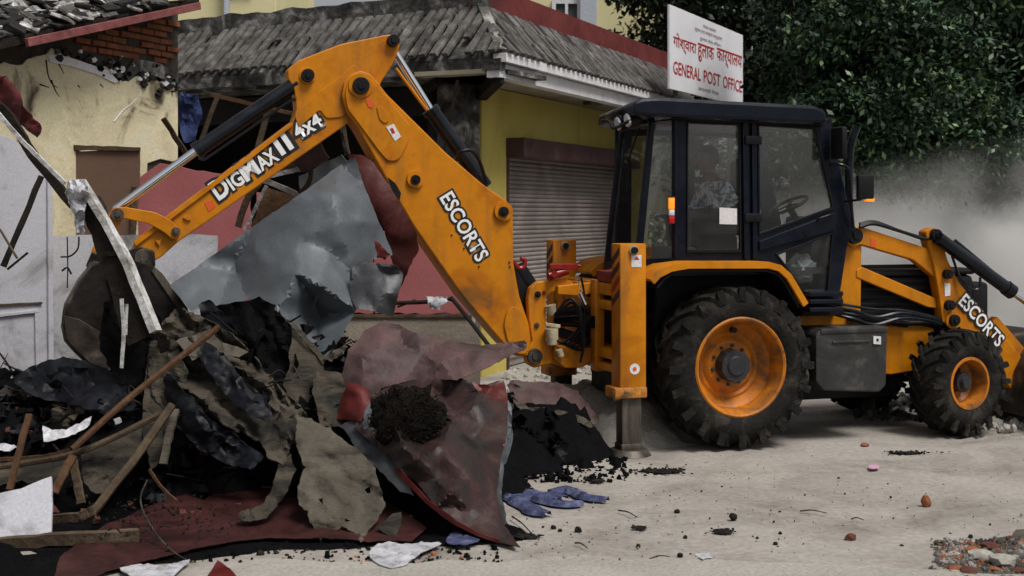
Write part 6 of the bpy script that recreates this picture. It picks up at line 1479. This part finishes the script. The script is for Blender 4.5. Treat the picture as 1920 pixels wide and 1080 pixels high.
sheet('canvas', [(520, 864, 8.95), (546, 850, 8.9), (556, 880, 8.8), (540, 920, 8.65), (520, 950, 8.55), (500, 972, 8.45), (470, 978, 8.42), (446, 972, 8.42), (452, 958, 8.45), (490, 946, 8.5), (512, 910, 8.7)], 'tarp', 'twisted muddy canvas strip reaching down to the red floor sheet', 'canvas', amp=.07, freq=.025, step=6, seed=37, jag=3)
sheet('tarpaulin', [(196, 566, 9.9), (240, 560, 9.9), (296, 590, 9.9), (318, 620, 9.8), (306, 680, 9.7), (280, 730, 9.6), (230, 720, 9.6), (206, 690, 9.7), (188, 640, 9.8)], 'char', 'burnt black tarpaulin hanging over the mouth of the digging bucket', 'tarpaulin', amp=.12, freq=.018, step=7, seed=91, jag=4, ang=80, long=.25)
sheet('tarpaulin', [(118, 668, 9.9), (160, 676, 9.9), (200, 690, 9.8), (240, 716, 9.7), (256, 760, 9.5), (200, 780, 9.5), (150, 760, 9.6), (60, 740, 9.7), (20, 712, 9.8), (70, 684, 9.9)], 'bluetarp', 'blackish plastic sheeting heaped below the digging bucket', 'tarpaulin', amp=.14, freq=.018, step=8, seed=92, jag=4, ang=10, long=.3)
sheet('canvas', [(284, 640, 9.6), (330, 650, 9.55), (352, 700, 9.4), (340, 760, 9.3), (300, 770, 9.3), (276, 720, 9.5)], 'tarp', 'mud-brown rag bunched where the broken beam ends', 'canvas', amp=.12, freq=.02, step=6, seed=93, jag=4, ang=70, long=.25)
sheet('canvas', [(590, 690, 9.5), (640, 700, 9.45), (650, 760, 9.3), (640, 800, 9.2), (600, 800, 9.2), (590, 750, 9.35)], 'tarp', 'dark brown rag tucked against the red pile', 'canvas', amp=.10, freq=.02, step=6, seed=94, jag=4, ang=70, long=.25)
# left part: dark rags between struts
sheet('canvas', [(150, 850, 9.0), (200, 830, 9.1), (270, 790, 9.3), (282, 810, 9.3), (240, 880, 9.0), (200, 930, 8.8), (170, 920, 8.8), (148, 890, 8.9)], 'tarp', 'brownish rag stretched behind the bent grey pipe', 'canvas', amp=.07, freq=.02, step=8, seed=38, jag=3)
sheet('canvas', [(-20, 878, 9.2), (60, 868, 9.2), (130, 862, 9.2), (120, 890, 9.1), (96, 930, 8.9), (40, 900, 9.0), (-20, 912, 9.0)], 'tarp', 'dark brown canvas band above the white board at the left edge', 'canvas', amp=.05, freq=.02, step=8, seed=39)
# floor sheet
sheet('metal_sheet', [(100, 1090, 7.6), (112, 1046, 7.85), (190, 990, 8.55), (300, 940, 9.15), (420, 906, 9.45), (520, 890, 9.5), (600, 900, 9.5), (700, 930, 9.1), (760, 960, 8.8), (800, 990, 8.45), (772, 1016, 8.15), (700, 1016, 8.1), (600, 1008, 8.15), (500, 1008, 8.15), (430, 1016, 8.05), (360, 1030, 7.95), (280, 1050, 7.8), (200, 1072, 7.65), (150, 1092, 7.5)], 'redfloor',
      'long dull red metal sheet lying flat along the foot of the heap', 'metal sheet', thick=.004, amp=.05, freq=.006, step=10, seed=41, jag=1.5, facet=14)
# right red sheets
sheet('metal_sheet', [(628, 784, 9.35), (640, 720, 9.5), (652, 656, 9.65), (680, 622, 9.75), (716, 602, 9.8), (742, 608, 9.8), (780, 624, 9.75), (840, 636, 9.75), (905, 648, 9.75), (984, 638, 9.9), (988, 652, 9.85), (930, 680, 9.6), (884, 700, 9.5), (850, 712, 9.4), (810, 708, 9.35), (760, 716, 9.3), (716, 728, 9.25), (690, 760, 9.2), (660, 788, 9.2)], 'pinksheet',
      'dusty pinkish red metal sheet with a pointed right corner on top of the red pile', 'metal sheet', thick=.004, amp=.20, freq=.009, step=6, seed=42, jag=1.5, facet=12, smooth=24, ctrl=((800, 660, 9.5),))
sheet('metal_sheet', [(630, 786, 9.2), (642, 740, 9.3), (654, 716, 9.32), (690, 728, 9.2), (694, 760, 9.1), (676, 790, 9.1)], 'brightred', 'glossy bright red corner folded down at the left of the red pile', 'metal sheet', amp=.07, freq=.02, step=6, seed=43, jag=1, facet=3)
sheet('metal_sheet', [(664, 800, 9.1), (690, 746, 9.2), (740, 722, 9.25), (800, 708, 9.3), (850, 704, 9.35), (900, 724, 9.35), (944, 714, 9.4), (952, 760, 9.3), (950, 820, 9.15), (938, 868, 9.0), (932, 925, 8.75), (946, 985, 8.45), (976, 1027, 8.16), (930, 1016, 8.17), (876, 988, 8.2), (820, 950, 8.35), (782, 906, 8.55), (750, 880, 8.7), (720, 850, 8.85)], 'sooty',
      'large crumpled red sheet blackened by soot, its long tip touching the road', 'metal sheet', thick=.004, amp=.24, freq=.008, step=6, seed=44, jag=1.2, facet=16, smooth=24, ctrl=((860, 860, 8.55), (800, 800, 8.85), (900, 950, 8.25)))
stick('curled_edge', [(744, 878, 8.66), (776, 914, 8.48), (820, 956, 8.28), (880, 994, 8.12), (972, 1028, 8.10)], .035, 'brightred', 'bright red curled rim along the lower side of the sooty red sheet', 'metal strip', None, th=.012, taper=.6)
sheet('metal_sheet', [(884, 716, 9.3), (920, 724, 9.28), (944, 712, 9.3), (952, 752, 9.25), (950, 800, 9.1), (944, 838, 9.0), (930, 800, 9.1), (908, 752, 9.2)], 'brightred', 'bright red flap at the upper right edge of the sooty red sheet', 'metal sheet', amp=.08, freq=.018, step=6, seed=45, jag=1.5, facet=4)
sheet('metal_strip', [(946, 742, 9.35), (958, 760, 9.3), (960, 806, 9.2), (956, 846, 9.1), (944, 872, 9.0), (940, 930, 8.8), (952, 982, 8.5), (944, 984, 8.5), (930, 930, 8.8), (932, 872, 9.0), (944, 838, 9.1)], 'greymetal', 'narrow pale grey metal strip behind the right edge of the sooty red sheet', 'metal strip', amp=.05, freq=.03, step=6, seed=46)
sheet('metal_sheet', [(636, 800, 9.15), (668, 786, 9.15), (700, 796, 9.05), (726, 840, 8.9), (752, 884, 8.7), (776, 930, 8.5), (750, 922, 8.5), (712, 884, 8.7), (672, 846, 8.95)], 'darkmetal', 'dark slate coloured sheet below the left edge of the sooty red sheet', 'metal sheet', amp=.06, freq=.015, step=7, seed=47, facet=5)
sheet('metal_strip', [(684, 770, 9.0), (694, 756, 9.0), (704, 760, 9.0), (692, 800, 8.95), (682, 806, 8.95)], 'greymetal', 'small pale grey fold beside the matted black earth', 'metal strip', amp=.03, freq=.03, step=5, seed=48)
sheet('rag', [(708, 990, 8.32), (730, 968, 8.4), (752, 960, 8.45), (748, 990, 8.3), (738, 1012, 8.22)], 'tarp', 'small grey-brown rag below the ragged canvas', 'rag', amp=.03, freq=.03, step=6, seed=49)
# matted black earth
t = bmesh.new(); bmesh.ops.create_icosphere(t, subdivisions=5, radius=1); ce = Wp(765, 782, 8.80)
for v in t.verts:
    n = noise.fractal(v.co * 2.2, .8, 2.1, 5); v.co *= 1 + .22 * n; v.co = Vector((v.co.x * .235 + v.co.z * -.02, v.co.y * .05, v.co.z * .20)); v.co.x += .05 * noise.noise(Vector((v.co.z * 12, 3, v.co.x * 9))); v.co.z += .05 * noise.noise(Vector((v.co.x * 12, 8, v.co.z * 9))); v.co.x += .03 * (v.co.z / .19); v.co += ce
me_ = mobj('earth_clod', t, 'earth', None, 180); tag(me_, 'big matted clod of black earth on the sooty red sheet', 'clod of earth'); recentre(me_)
bmc = bmesh.new()
for i in range(170):
    d = Vector((rnd.gauss(0, 1), rnd.gauss(0, 1) - .6, rnd.gauss(0, 1))).normalized(); p = ce + Vector((d.x * .23, d.y * .11, d.z * .18)) - me_.location
    tube(bmc, [p - d * .02, p + d * .02 + Vector((rnd.uniform(-.03, .03), 0, rnd.uniform(-.02, .03))), p + Vector((rnd.uniform(-.05, .05), -.03, rnd.uniform(-.05, .03)))], .0035, 3, 2)
o = mobj('root_fibres', bmc, 'earth', me_); o['kind'] = 'stuff'
# sheet over the second heap
sheet('metal_sheet', [(950, 722, 11.3), (960, 712, 11.35), (1000, 716, 11.4), (1044, 716, 11.45), (1084, 732, 11.4), (1104, 756, 11.3), (1124, 788, 11.15), (1108, 794, 11.1), (1082, 780, 11.15), (1054, 768, 11.15), (1010, 770, 11.1), (976, 762, 11.1), (960, 748, 11.2)], 'pinksheet', 'crumpled pinkish sheet over the small black heap behind the support leg', 'metal sheet', amp=.09, freq=.015, step=6, seed=51, jag=2, facet=8)
sheet('cloth', [(962, 748, 11.0), (990, 764, 11.0), (1040, 770, 11.0), (1084, 778, 11.0), (1118, 794, 10.98), (1108, 802, 10.98), (1080, 790, 10.98), (1030, 778, 10.98), (980, 774, 10.98)], 'tarp_light', 'pale frayed cloth edge under the crumpled pinkish sheet', 'cloth', amp=.04, freq=.03, step=5, seed=52, jag=2)
sheet('plastic_scrap', [(1030, 846, 10.75), (1046, 826, 10.75), (1068, 830, 10.75), (1064, 852, 10.7), (1058, 868, 10.68), (1046, 858, 10.7)], 'bluetarp', 'blue-grey plastic scrap at the foot of the small black heap', 'scrap', amp=.05, freq=.04, step=5, seed=53)
# sticks in the heap
G_P = 'loose sticks and poles lying in the heap'
stick('pole', [(136, 842, 8.75), (250, 740, 8.95), (412, 612, 9.2)], .045, 'brownwood', 'long brown pole slanting up across the tarpaulin', 'pole', G_P, round_=True)
stick('stick', [(18, 918, 8.5), (36, 846, 8.6), (55, 776, 8.7)], .04, 'brownwood', 'upright reddish brown stick near the left edge', 'stick', G_P)
stick('stick', [(102, 924, 8.4), (120, 888, 8.45), (138, 854, 8.5)], .05, 'brownwood', 'short orange-brown stick beside the white board', 'stick', G_P)
stick('pipe', [(-10, 876, 8.9), (60, 866, 8.9), (132, 852, 8.85), (210, 822, 8.9), (300, 776, 9.0)], .045, 'wood', 'long grey pole curving up from the left edge', 'pole', G_P, round_=True)
stick('pipe', [(150, 972, 8.3), (176, 958, 8.35), (214, 908, 8.5), (256, 856, 8.7), (322, 760, 9.0)], .06, 'wood', 'bent grey pole rising from the foot of the heap', 'pole', G_P, round_=True)
stick('stick', [(98, 974, 8.35), (150, 968, 8.3), (176, 956, 8.3)], .055, 'wood', 'flat grey stick at the foot of the bent pole', 'stick', G_P)
stick('stick', [(136, 862, 8.7), (146, 906, 8.65), (152, 944, 8.6)], .05, 'wood', 'short upright grey stick left of the bent pole', 'stick', G_P)
stick('stick', [(-10, 862, 9.0), (80, 856, 9.0), (130, 844, 9.0)], .025, 'brownwood', 'thin brown lath along the top of the grey curved pole', 'stick', G_P)
stick('lath', [(306, 870, 8.9), (318, 810, 9.0), (330, 768, 9.1)], .05, 'tarp_light', 'flat pale splinter under the tarpaulin fold', 'splinter', G_P)
stick('plank', [(-12, 1021, 8.05), (120, 1010, 8.05), (260, 1003, 8.1)], .07, 'wood', 'weathered plank lying under the white board at lower left', 'plank', None, th=.05)
stick('wire', [(276, 900, 8.75), (264, 930, 8.5), (270, 962, 8.2), (300, 1010, 7.95), (340, 1045, 7.75), (384, 1062, 7.7)], .010, 'steel', 'thin grey wire looping down over the red floor sheet', 'wire', None, round_=True)
stick('stick', [(280, 880, 8.75), (300, 910, 8.65), (330, 940, 8.5)], .02, 'brownwood', 'thin broken twig lying on the red floor sheet', 'stick', G_P)
sheet('board', [(-20, 930, 8.3), (40, 916, 8.3), (96, 893, 8.35), (97, 960, 8.2), (95, 1006, 8.1), (30, 1012, 8.1), (-20, 1016, 8.1)], 'whitewall', 'pale blue-white board standing on the plank at the lower left corner', 'board', thick=.02, amp=.01, step=16, seed=61, jag=.6)
sheet('paper', [(80, 798, 8.9), (98, 806, 8.9), (124, 806, 8.9), (150, 794, 8.95), (172, 780, 9.0), (168, 796, 8.95), (146, 810, 8.9), (110, 822, 8.85), (82, 828, 8.85)], 'plasticbag', 'torn strip of white paper in the black rubble', 'paper', amp=.03, freq=.03, step=6, seed=62)
sheet('paper', [(-10, 832, 8.9), (14, 832, 8.9), (32, 838, 8.9), (8, 846, 8.85), (-10, 844, 8.85)], 'plasticbag', 'small white paper scrap at the left edge of the rubble', 'paper', amp=.02, step=5, seed=63)
sheet('paper', [(212, 786, 9.1), (224, 782, 9.1), (228, 792, 9.1), (216, 796, 9.1)], 'plasticbag', 'tiny white paper scrap above the bent pole', 'paper', amp=.02, step=4, seed=64)
sheet('rag', [(224, 1064, 7.75), (270, 1060, 7.7), (310, 1066, 7.65), (356, 1050, 7.75), (330, 1076, 7.6), (260, 1088, 7.55)], 'plasticbag', 'grey-white rag under the red floor sheet near the bottom edge', 'rag', amp=.03, freq=.03, step=6, seed=65)
sheet('metal_scrap', [(384, 1090, 7.4), (408, 1050, 7.6), (430, 1066, 7.5), (452, 1092, 7.4)], 'brightred', 'small triangle of red metal at the bottom edge', 'metal scrap', thick=.004, amp=.01, step=8, seed=66, jag=.4)

# ================================================================== THINGS LYING ON THE ROAD
def lying(name, pts, mat, label, cat, h=.05, seed=0, step=6, amp=.04, jag=2, freq=.03):
    """a crumpled soft thing on the ground; outline in photo pixels, bulging up towards its middle"""
    cy_ = sum(p[1] for p in pts) / len(pts); cx_ = sum(p[0] for p in pts) / len(pts)
    return sheet(name, [(x, y, gy(y, .012)) for x, y in pts], mat, label, cat, thick=.004, amp=amp, freq=freq, step=step, seed=seed, jag=jag, ctrl=((cx_, cy_, gy(cy_, h)),), smooth=60)
lying('plastic_bag', [(692, 1040), (704, 1024), (730, 1016), (766, 1020), (790, 1016), (828, 1020), (806, 1030), (782, 1042), (764, 1058), (736, 1066), (706, 1056)], 'plasticbag', 'crumpled white plastic bag on the road below the heap', 'plastic bag', .06, 71)
lying('rag', [(836, 1016), (850, 998), (868, 1006), (900, 1012), (880, 1020), (850, 1022)], 'bluecloth', 'small greyish rag between the white bag and the red tip', 'rag', .05, 72, 5)
clo = empty('cloth', ground(1040, 950), 'faded blue cloth lying twisted on the road', 'cloth')
def fold(pts, wd, h):
    P_ = catmull([ground(x, y, .01) for x, y in pts], 7); bm = bmesh.new(); n = len(P_); rows = []
    for i, p_ in enumerate(P_):
        d = (P_[min(i + 1, n - 1)] - P_[max(i - 1, 0)]).normalized(); sd_ = Vector((-d.y, d.x, 0)); w_ = 1.25 * wd * (.45 + .75 * math.sin(math.pi * min(.93, (i + 1) / n)) ** .6) * (1 + .35 * noise.noise(Vector((p_.x * 8, p_.y * 8, h))))
        row = []
        for k in range(9):
            t = k / 8 * 2 - 1; zz = .45 * h * (1 - t * t) * (.7 + .5 * noise.noise(Vector((p_.x * 9, p_.y * 9, k)))) + .022 * abs(math.sin(t * 7 + i * .5)) + .004
            row.append(bm.verts.new(p_ + sd_ * t * w_ + Vector((0, 0, max(.002, zz * (1 if abs(t) < .99 else .1))))))
        rows.append(row)
    for a, b in zip(rows, rows[1:]):
        for k in range(8): bm.faces.new((a[k], a[k + 1], b[k + 1], b[k]))
    bm.transform(Matrix.Translation(-clo.location)); mobj('fold', bm, 'bluecloth', clo, 60)
fold([(946, 918), (972, 924), (1004, 932), (1040, 944)], .055, .05)
fold([(950, 934), (978, 946), (1004, 962), (1028, 968)], .05, .045)
fold([(1000, 938), (1050, 948), (1094, 948)], .035, .03)
fold([(1030, 926), (1066, 922), (1100, 936), (1140, 941)], .035, .045)
fold([(960, 940), (990, 934), (1030, 932), (1060, 938)], .045, .04)
lying('paper', [(1628, 873), (1648, 873), (1649, 878), (1630, 879)], 'pinkpaper', 'small pink paper slip on the road', 'paper', .02, 73, 5, .01, .5) if 'pinkpaper' in MT else None
def brickbit(px, py, s, label, cat='brick fragment', mat='brick', seed=1, sz=(1, 1, .9)):
    g = ground(px, py); return chunk('brick_fragment', (g.x, g.y, -.004), s * sz[0], s * sz[1], s * sz[2], mat, label, cat, seed, rot=seed * 1.3)
brickbit(1736, 950, .085, 'upright orange brick fragment alone on the road', seed=2, sz=(.8, .8, 1.15))
brickbit(1595, 1013, .075, 'dark red brick fragment near the lower edge of the road', mat='brickd', seed=3, sz=(1.1, .8, .7))
brickbit(1375, 974, .055, 'round black clinker on the road below the big wheel', 'stone', 'ash', 4)
brickbit(1270, 962, .04, 'small black clinker left of the round one', 'stone', 'ash', 5)
brickbit(1622, 836, .10, 'flat orange brick fragment under the machine', mat='brick', seed=6, sz=(1.2, .7, .35))
for i, (x, y, s) in enumerate([(1038, 992, .035), (1050, 997, .03), (1084, 998, .05), (1275, 1044, .035), (1420, 1010, .02), (1197, 1026, .03), (1285, 1010, .03), (1454, 1022, .03), (1820, 1008, .03), (1691, 1025, .025), (1463, 1002, .025), (1670, 933, .02)]):
    brickbit(x, y, s, 'small dark stone ' + ['nearer of a pair below the blue cloth', 'right one of a pair below the blue cloth', 'right of the pair below the blue cloth, the largest there', 'left of the white plastic scrap at the lower edge', 'between the ash smear and the white plastic scrap', 'under the first small ash smear', 'right of the small ash smear', 'near the lower edge right of the white scrap', 'left of the corner rubble', 'between the dark red brick piece and the corner rubble', 'above the stone near the lower edge', 'left of the upright brick fragment'][i], 'stone', 'ash', 10 + i).__setitem__('group', 'small dark stones scattered on the road')
def ash(px, py, rx, ry, label, seed):
    random.seed(seed); pts = [(px + rx * math.cos(a) * random.uniform(.75, 1.2), py + ry * math.sin(a) * random.uniform(.7, 1.25)) for a in [2 * math.pi * k / 12 for k in range(12)]]
    pts = [(px + (x - px) * .62, py + (y - py) * .5) for x, y in pts]; o = gpatch('ash_patch', pts, 'ash', .012, label, kind='stuff', jag=.06, hgt=.008)
    bm = bmesh.new(); g = ground(px, py)
    for k in range(int(rx * 4)):
        a = random.uniform(0, 6.28); r = abs(random.gauss(0, .5)); p = ground(px + rx * r * math.cos(a), py + ry * r * math.sin(a), 0)
        t = bmesh.new(); bmesh.ops.create_icosphere(t, subdivisions=1, radius=random.uniform(.003, .012))
        add(bm, t, Matrix.Translation(p + Vector((0, 0, .018))) @ Euler((random.random() * 3, 0, random.random() * 6)).to_matrix().to_4x4() @ Matrix.Diagonal((1.6, .8, .6, 1)))
    oo = mobj('ash_crumbs', bm, 'ash'); tag(oo, label + ', its loose crumbs', kind='stuff')
ash(1240, 886, 66, 8, 'dark patch of ash and straw beside the support leg foot', 1)
ash(1200, 994, 20, 4, 'small dark smear of ash on the road', 2)
ash(1357, 1001, 30, 6, 'dark smear of ash below the big wheel', 3)
ash(1120, 905, 22, 4, 'dark crumbs in front of the support leg', 4)
ash(985, 1010, 34, 6, 'ash at the tip of the sooty sheet', 5)
ash(1700, 852, 50, 4, 'dark streak under the front of the machine', 6)  # flat dark streak with loose dark crumbs
G_T = 'thin twigs scattered on the road'
for x0, y0, x1, y1, lb in ((1160, 957, 1196, 970, 'thin curved twig right of the blue cloth'), (1078, 1018, 1102, 1028, 'thin dark twig below the blue cloth'), (1218, 1048, 1256, 1044, 'pale straight twig near the lower edge'), (1500, 958, 1550, 962, 'long faint twig in the middle of the road'), (1596, 973, 1620, 975, 'short pale twig right of the middle of the road'), (960, 968, 1002, 1006, 'dark twig beside the tip of the red sheet')):
    a, b = ground(x0, y0, .02), ground(x1, y1, .02); m = a.lerp(b, .5) + Vector((0, .03, .006)); bm = bmesh.new(); tube(bm, [a, m, b], .006, 5, 4, .5)
    o = mobj('twig', bm, 'darkwood' if 'dark' in lb or 'curved' in lb else 'wood'); tag(o, lb, 'twig', G_T); recentre(o)
sheet('paper', [(1302, 1040, gy(1040)), (1330, 1036, gy(1036, .03)), (1342, 1044, gy(1044, .03)), (1318, 1050, gy(1050))], 'plasticbag', 'small white plastic scrap at the lower edge of the road', 'plastic scrap', amp=.01, step=4, seed=90)
# rubble at the lower right
random.seed(44)
gpatch('rubble_bed', [(1725, 1045), (1790, 1036), (1850, 1018), (1900, 1000), (1990, 990), (2040, 1100), (1700, 1110), (1760, 1078)], 'tarp_light', .003, 'bed of grit and broken brick at the lower right corner', kind='stuff', hgt=.002, jag=.12)
G_B = 'brick and stone fragments at the lower right corner'
frag = [(1760, 1050, .05, 'oldconc'), (1790, 1042, .06, 'pave'), (1822, 1036, .09, 'brick'), (1855, 1030, .10, 'brickd'), (1838, 1048, .13, 'pave'), (1880, 1060, .15, 'pave'), (1905, 1046, .09, 'oldconc'), (1896, 1012, .06, 'brickd'), (1866, 1072, .07, 'brick'), (1792, 1070, .08, 'brick'), (1816, 1078, .10, 'brickd'), (1912, 1074, .08, 'brickd'), (1770, 1078, .05, 'oldconc'), (1915, 1020, .05, 'brick')]
nm = {'oldconc': 'dark concrete lump', 'pave': 'pale flat stone', 'brick': 'orange brick fragment', 'brickd': 'dark red brick fragment'}
for i, (x, y, s, m) in enumerate(frag):
    where = ['at the left end of', 'at the upper left of', 'at the top left of', 'standing highest in', 'in the middle of', 'broadest one in', 'near the right edge of', 'at the far right top of', 'low in', 'at the lower left of', 'at the bottom of', 'at the lower right of', 'smallest, lower left of', 'smallest, right edge of'][i]
    brickbit(x, y, s, nm[m] + ', ' + where + ' the corner rubble', 'rubble piece', m, 100 + i, (1.25, 1.0, .5)).__setitem__('group', G_B)
def crumbs(name, region, n, s0, s1, mat, label, seed):
    rg = random.Random(seed); bm = bmesh.new(); x0, x1, y0, y1 = region
    base = []
    for k in range(5):
        t = bmesh.new(); bmesh.ops.create_icosphere(t, subdivisions=1, radius=1)
        for v in t.verts: v.co *= rg.uniform(.7, 1.2)
        me = bpy.data.meshes.new('c'); t.to_mesh(me); t.free(); base.append(me)
    V, Fs = [], []
    for i in range(n):
        p = ground(rg.uniform(x0, x1), rg.uniform(y0, y1)); me = rg.choice(base); s = rg.uniform(s0, s1) * (1 if rg.random() < .85 else 1.8)
        mt = Matrix.Translation(p + Vector((0, 0, s * .25))) @ Euler((rg.random() * 6, rg.random() * 6, rg.random() * 6)).to_matrix().to_4x4() @ Matrix.Diagonal((s, s * .8, s * .6, 1))
        k = len(V); V += [(mt @ v.co)[:] for v in me.vertices]; Fs += [tuple(k + j for j in f.vertices) for f in me.polygons]
    me = bpy.data.meshes.new(name); me.from_pydata(V, [], Fs); o = mobj(name, me, mat); tag(o, label, kind='stuff'); return o
crumbs('grit', (1745, 1990, 1012, 1095), 1700, .004, .018, 'oldconc', 'grit and gravel at the lower right corner', 1)
crumbs('grit', (1760, 1980, 1016, 1095), 420, .006, .016, 'brick', 'orange brick crumbs at the lower right corner', 2)
crumbs('pebbles', (940, 1940, 870, 1090), 220, .003, .008, 'ash', 'tiny dark pebbles strewn on the road', 3)
crumbs('pebbles', (940, 1940, 850, 1090), 380, .003, .010, 'pave', 'tiny pale pebbles strewn on the road', 4)
crumbs('rubble', (1600, 1730, 738, 790), 150, .02, .07, 'oldconc', 'low bank of stones across the lane behind the machine', 5)
crumbs('rubble', (1560, 1720, 730, 760), 90, .02, .08, 'pave', 'pale stones across the lane behind the machine', 6)
crumbs('rubble', (1840, 1960, 788, 810), 90, .02, .05, 'pave', 'pale stones by the front bucket', 7)
crumbs('rubble', (940, 1220, 690, 760), 200, .02, .07, 'pave', 'pale stones below the digger frame', 8)
crumbs('litter', (480, 960, 1030, 1085), 160, .004, .018, 'ash', 'dark litter along the foot of the heap', 9)
crumbs('litter', (500, 900, 1040, 1090), 60, .005, .018, 'brick', 'orange crumbs along the foot of the heap', 10)
crumbs('litter', (930, 1175, 862, 905), 420, .006, .03, 'char', 'charred crumbs round the foot of the small black heap', 11)
crumbs('litter', (0, 940, 1010, 1060), 280, .004, .022, 'char', 'charred crumbs along the black ground patch', 12)
# litter on the floor sheet
rg = random.Random(5); V, Fs = [], []
bmc = bmesh.new()
for i in range(260):
    x = rg.gauss(300, 90); y = rg.gauss(965, 28)
    if not (150 < x < 520 and 925 < y < 1025): continue
    p = Wp(x, y, gy(y, .12) if y > 0 else 8); t = bmesh.new(); bmesh.ops.create_icosphere(t, subdivisions=1, radius=rg.uniform(.003, .012))
    add(bmc, t, Matrix.Translation(p) @ Euler((rg.random() * 3, rg.random() * 3, 0)).to_matrix().to_4x4() @ Matrix.Diagonal((1.5, .8, .6, 1)))
o = mobj('litter', bmc, 'ash'); tag(o, 'burnt crumbs lying on the red floor sheet', kind='stuff')
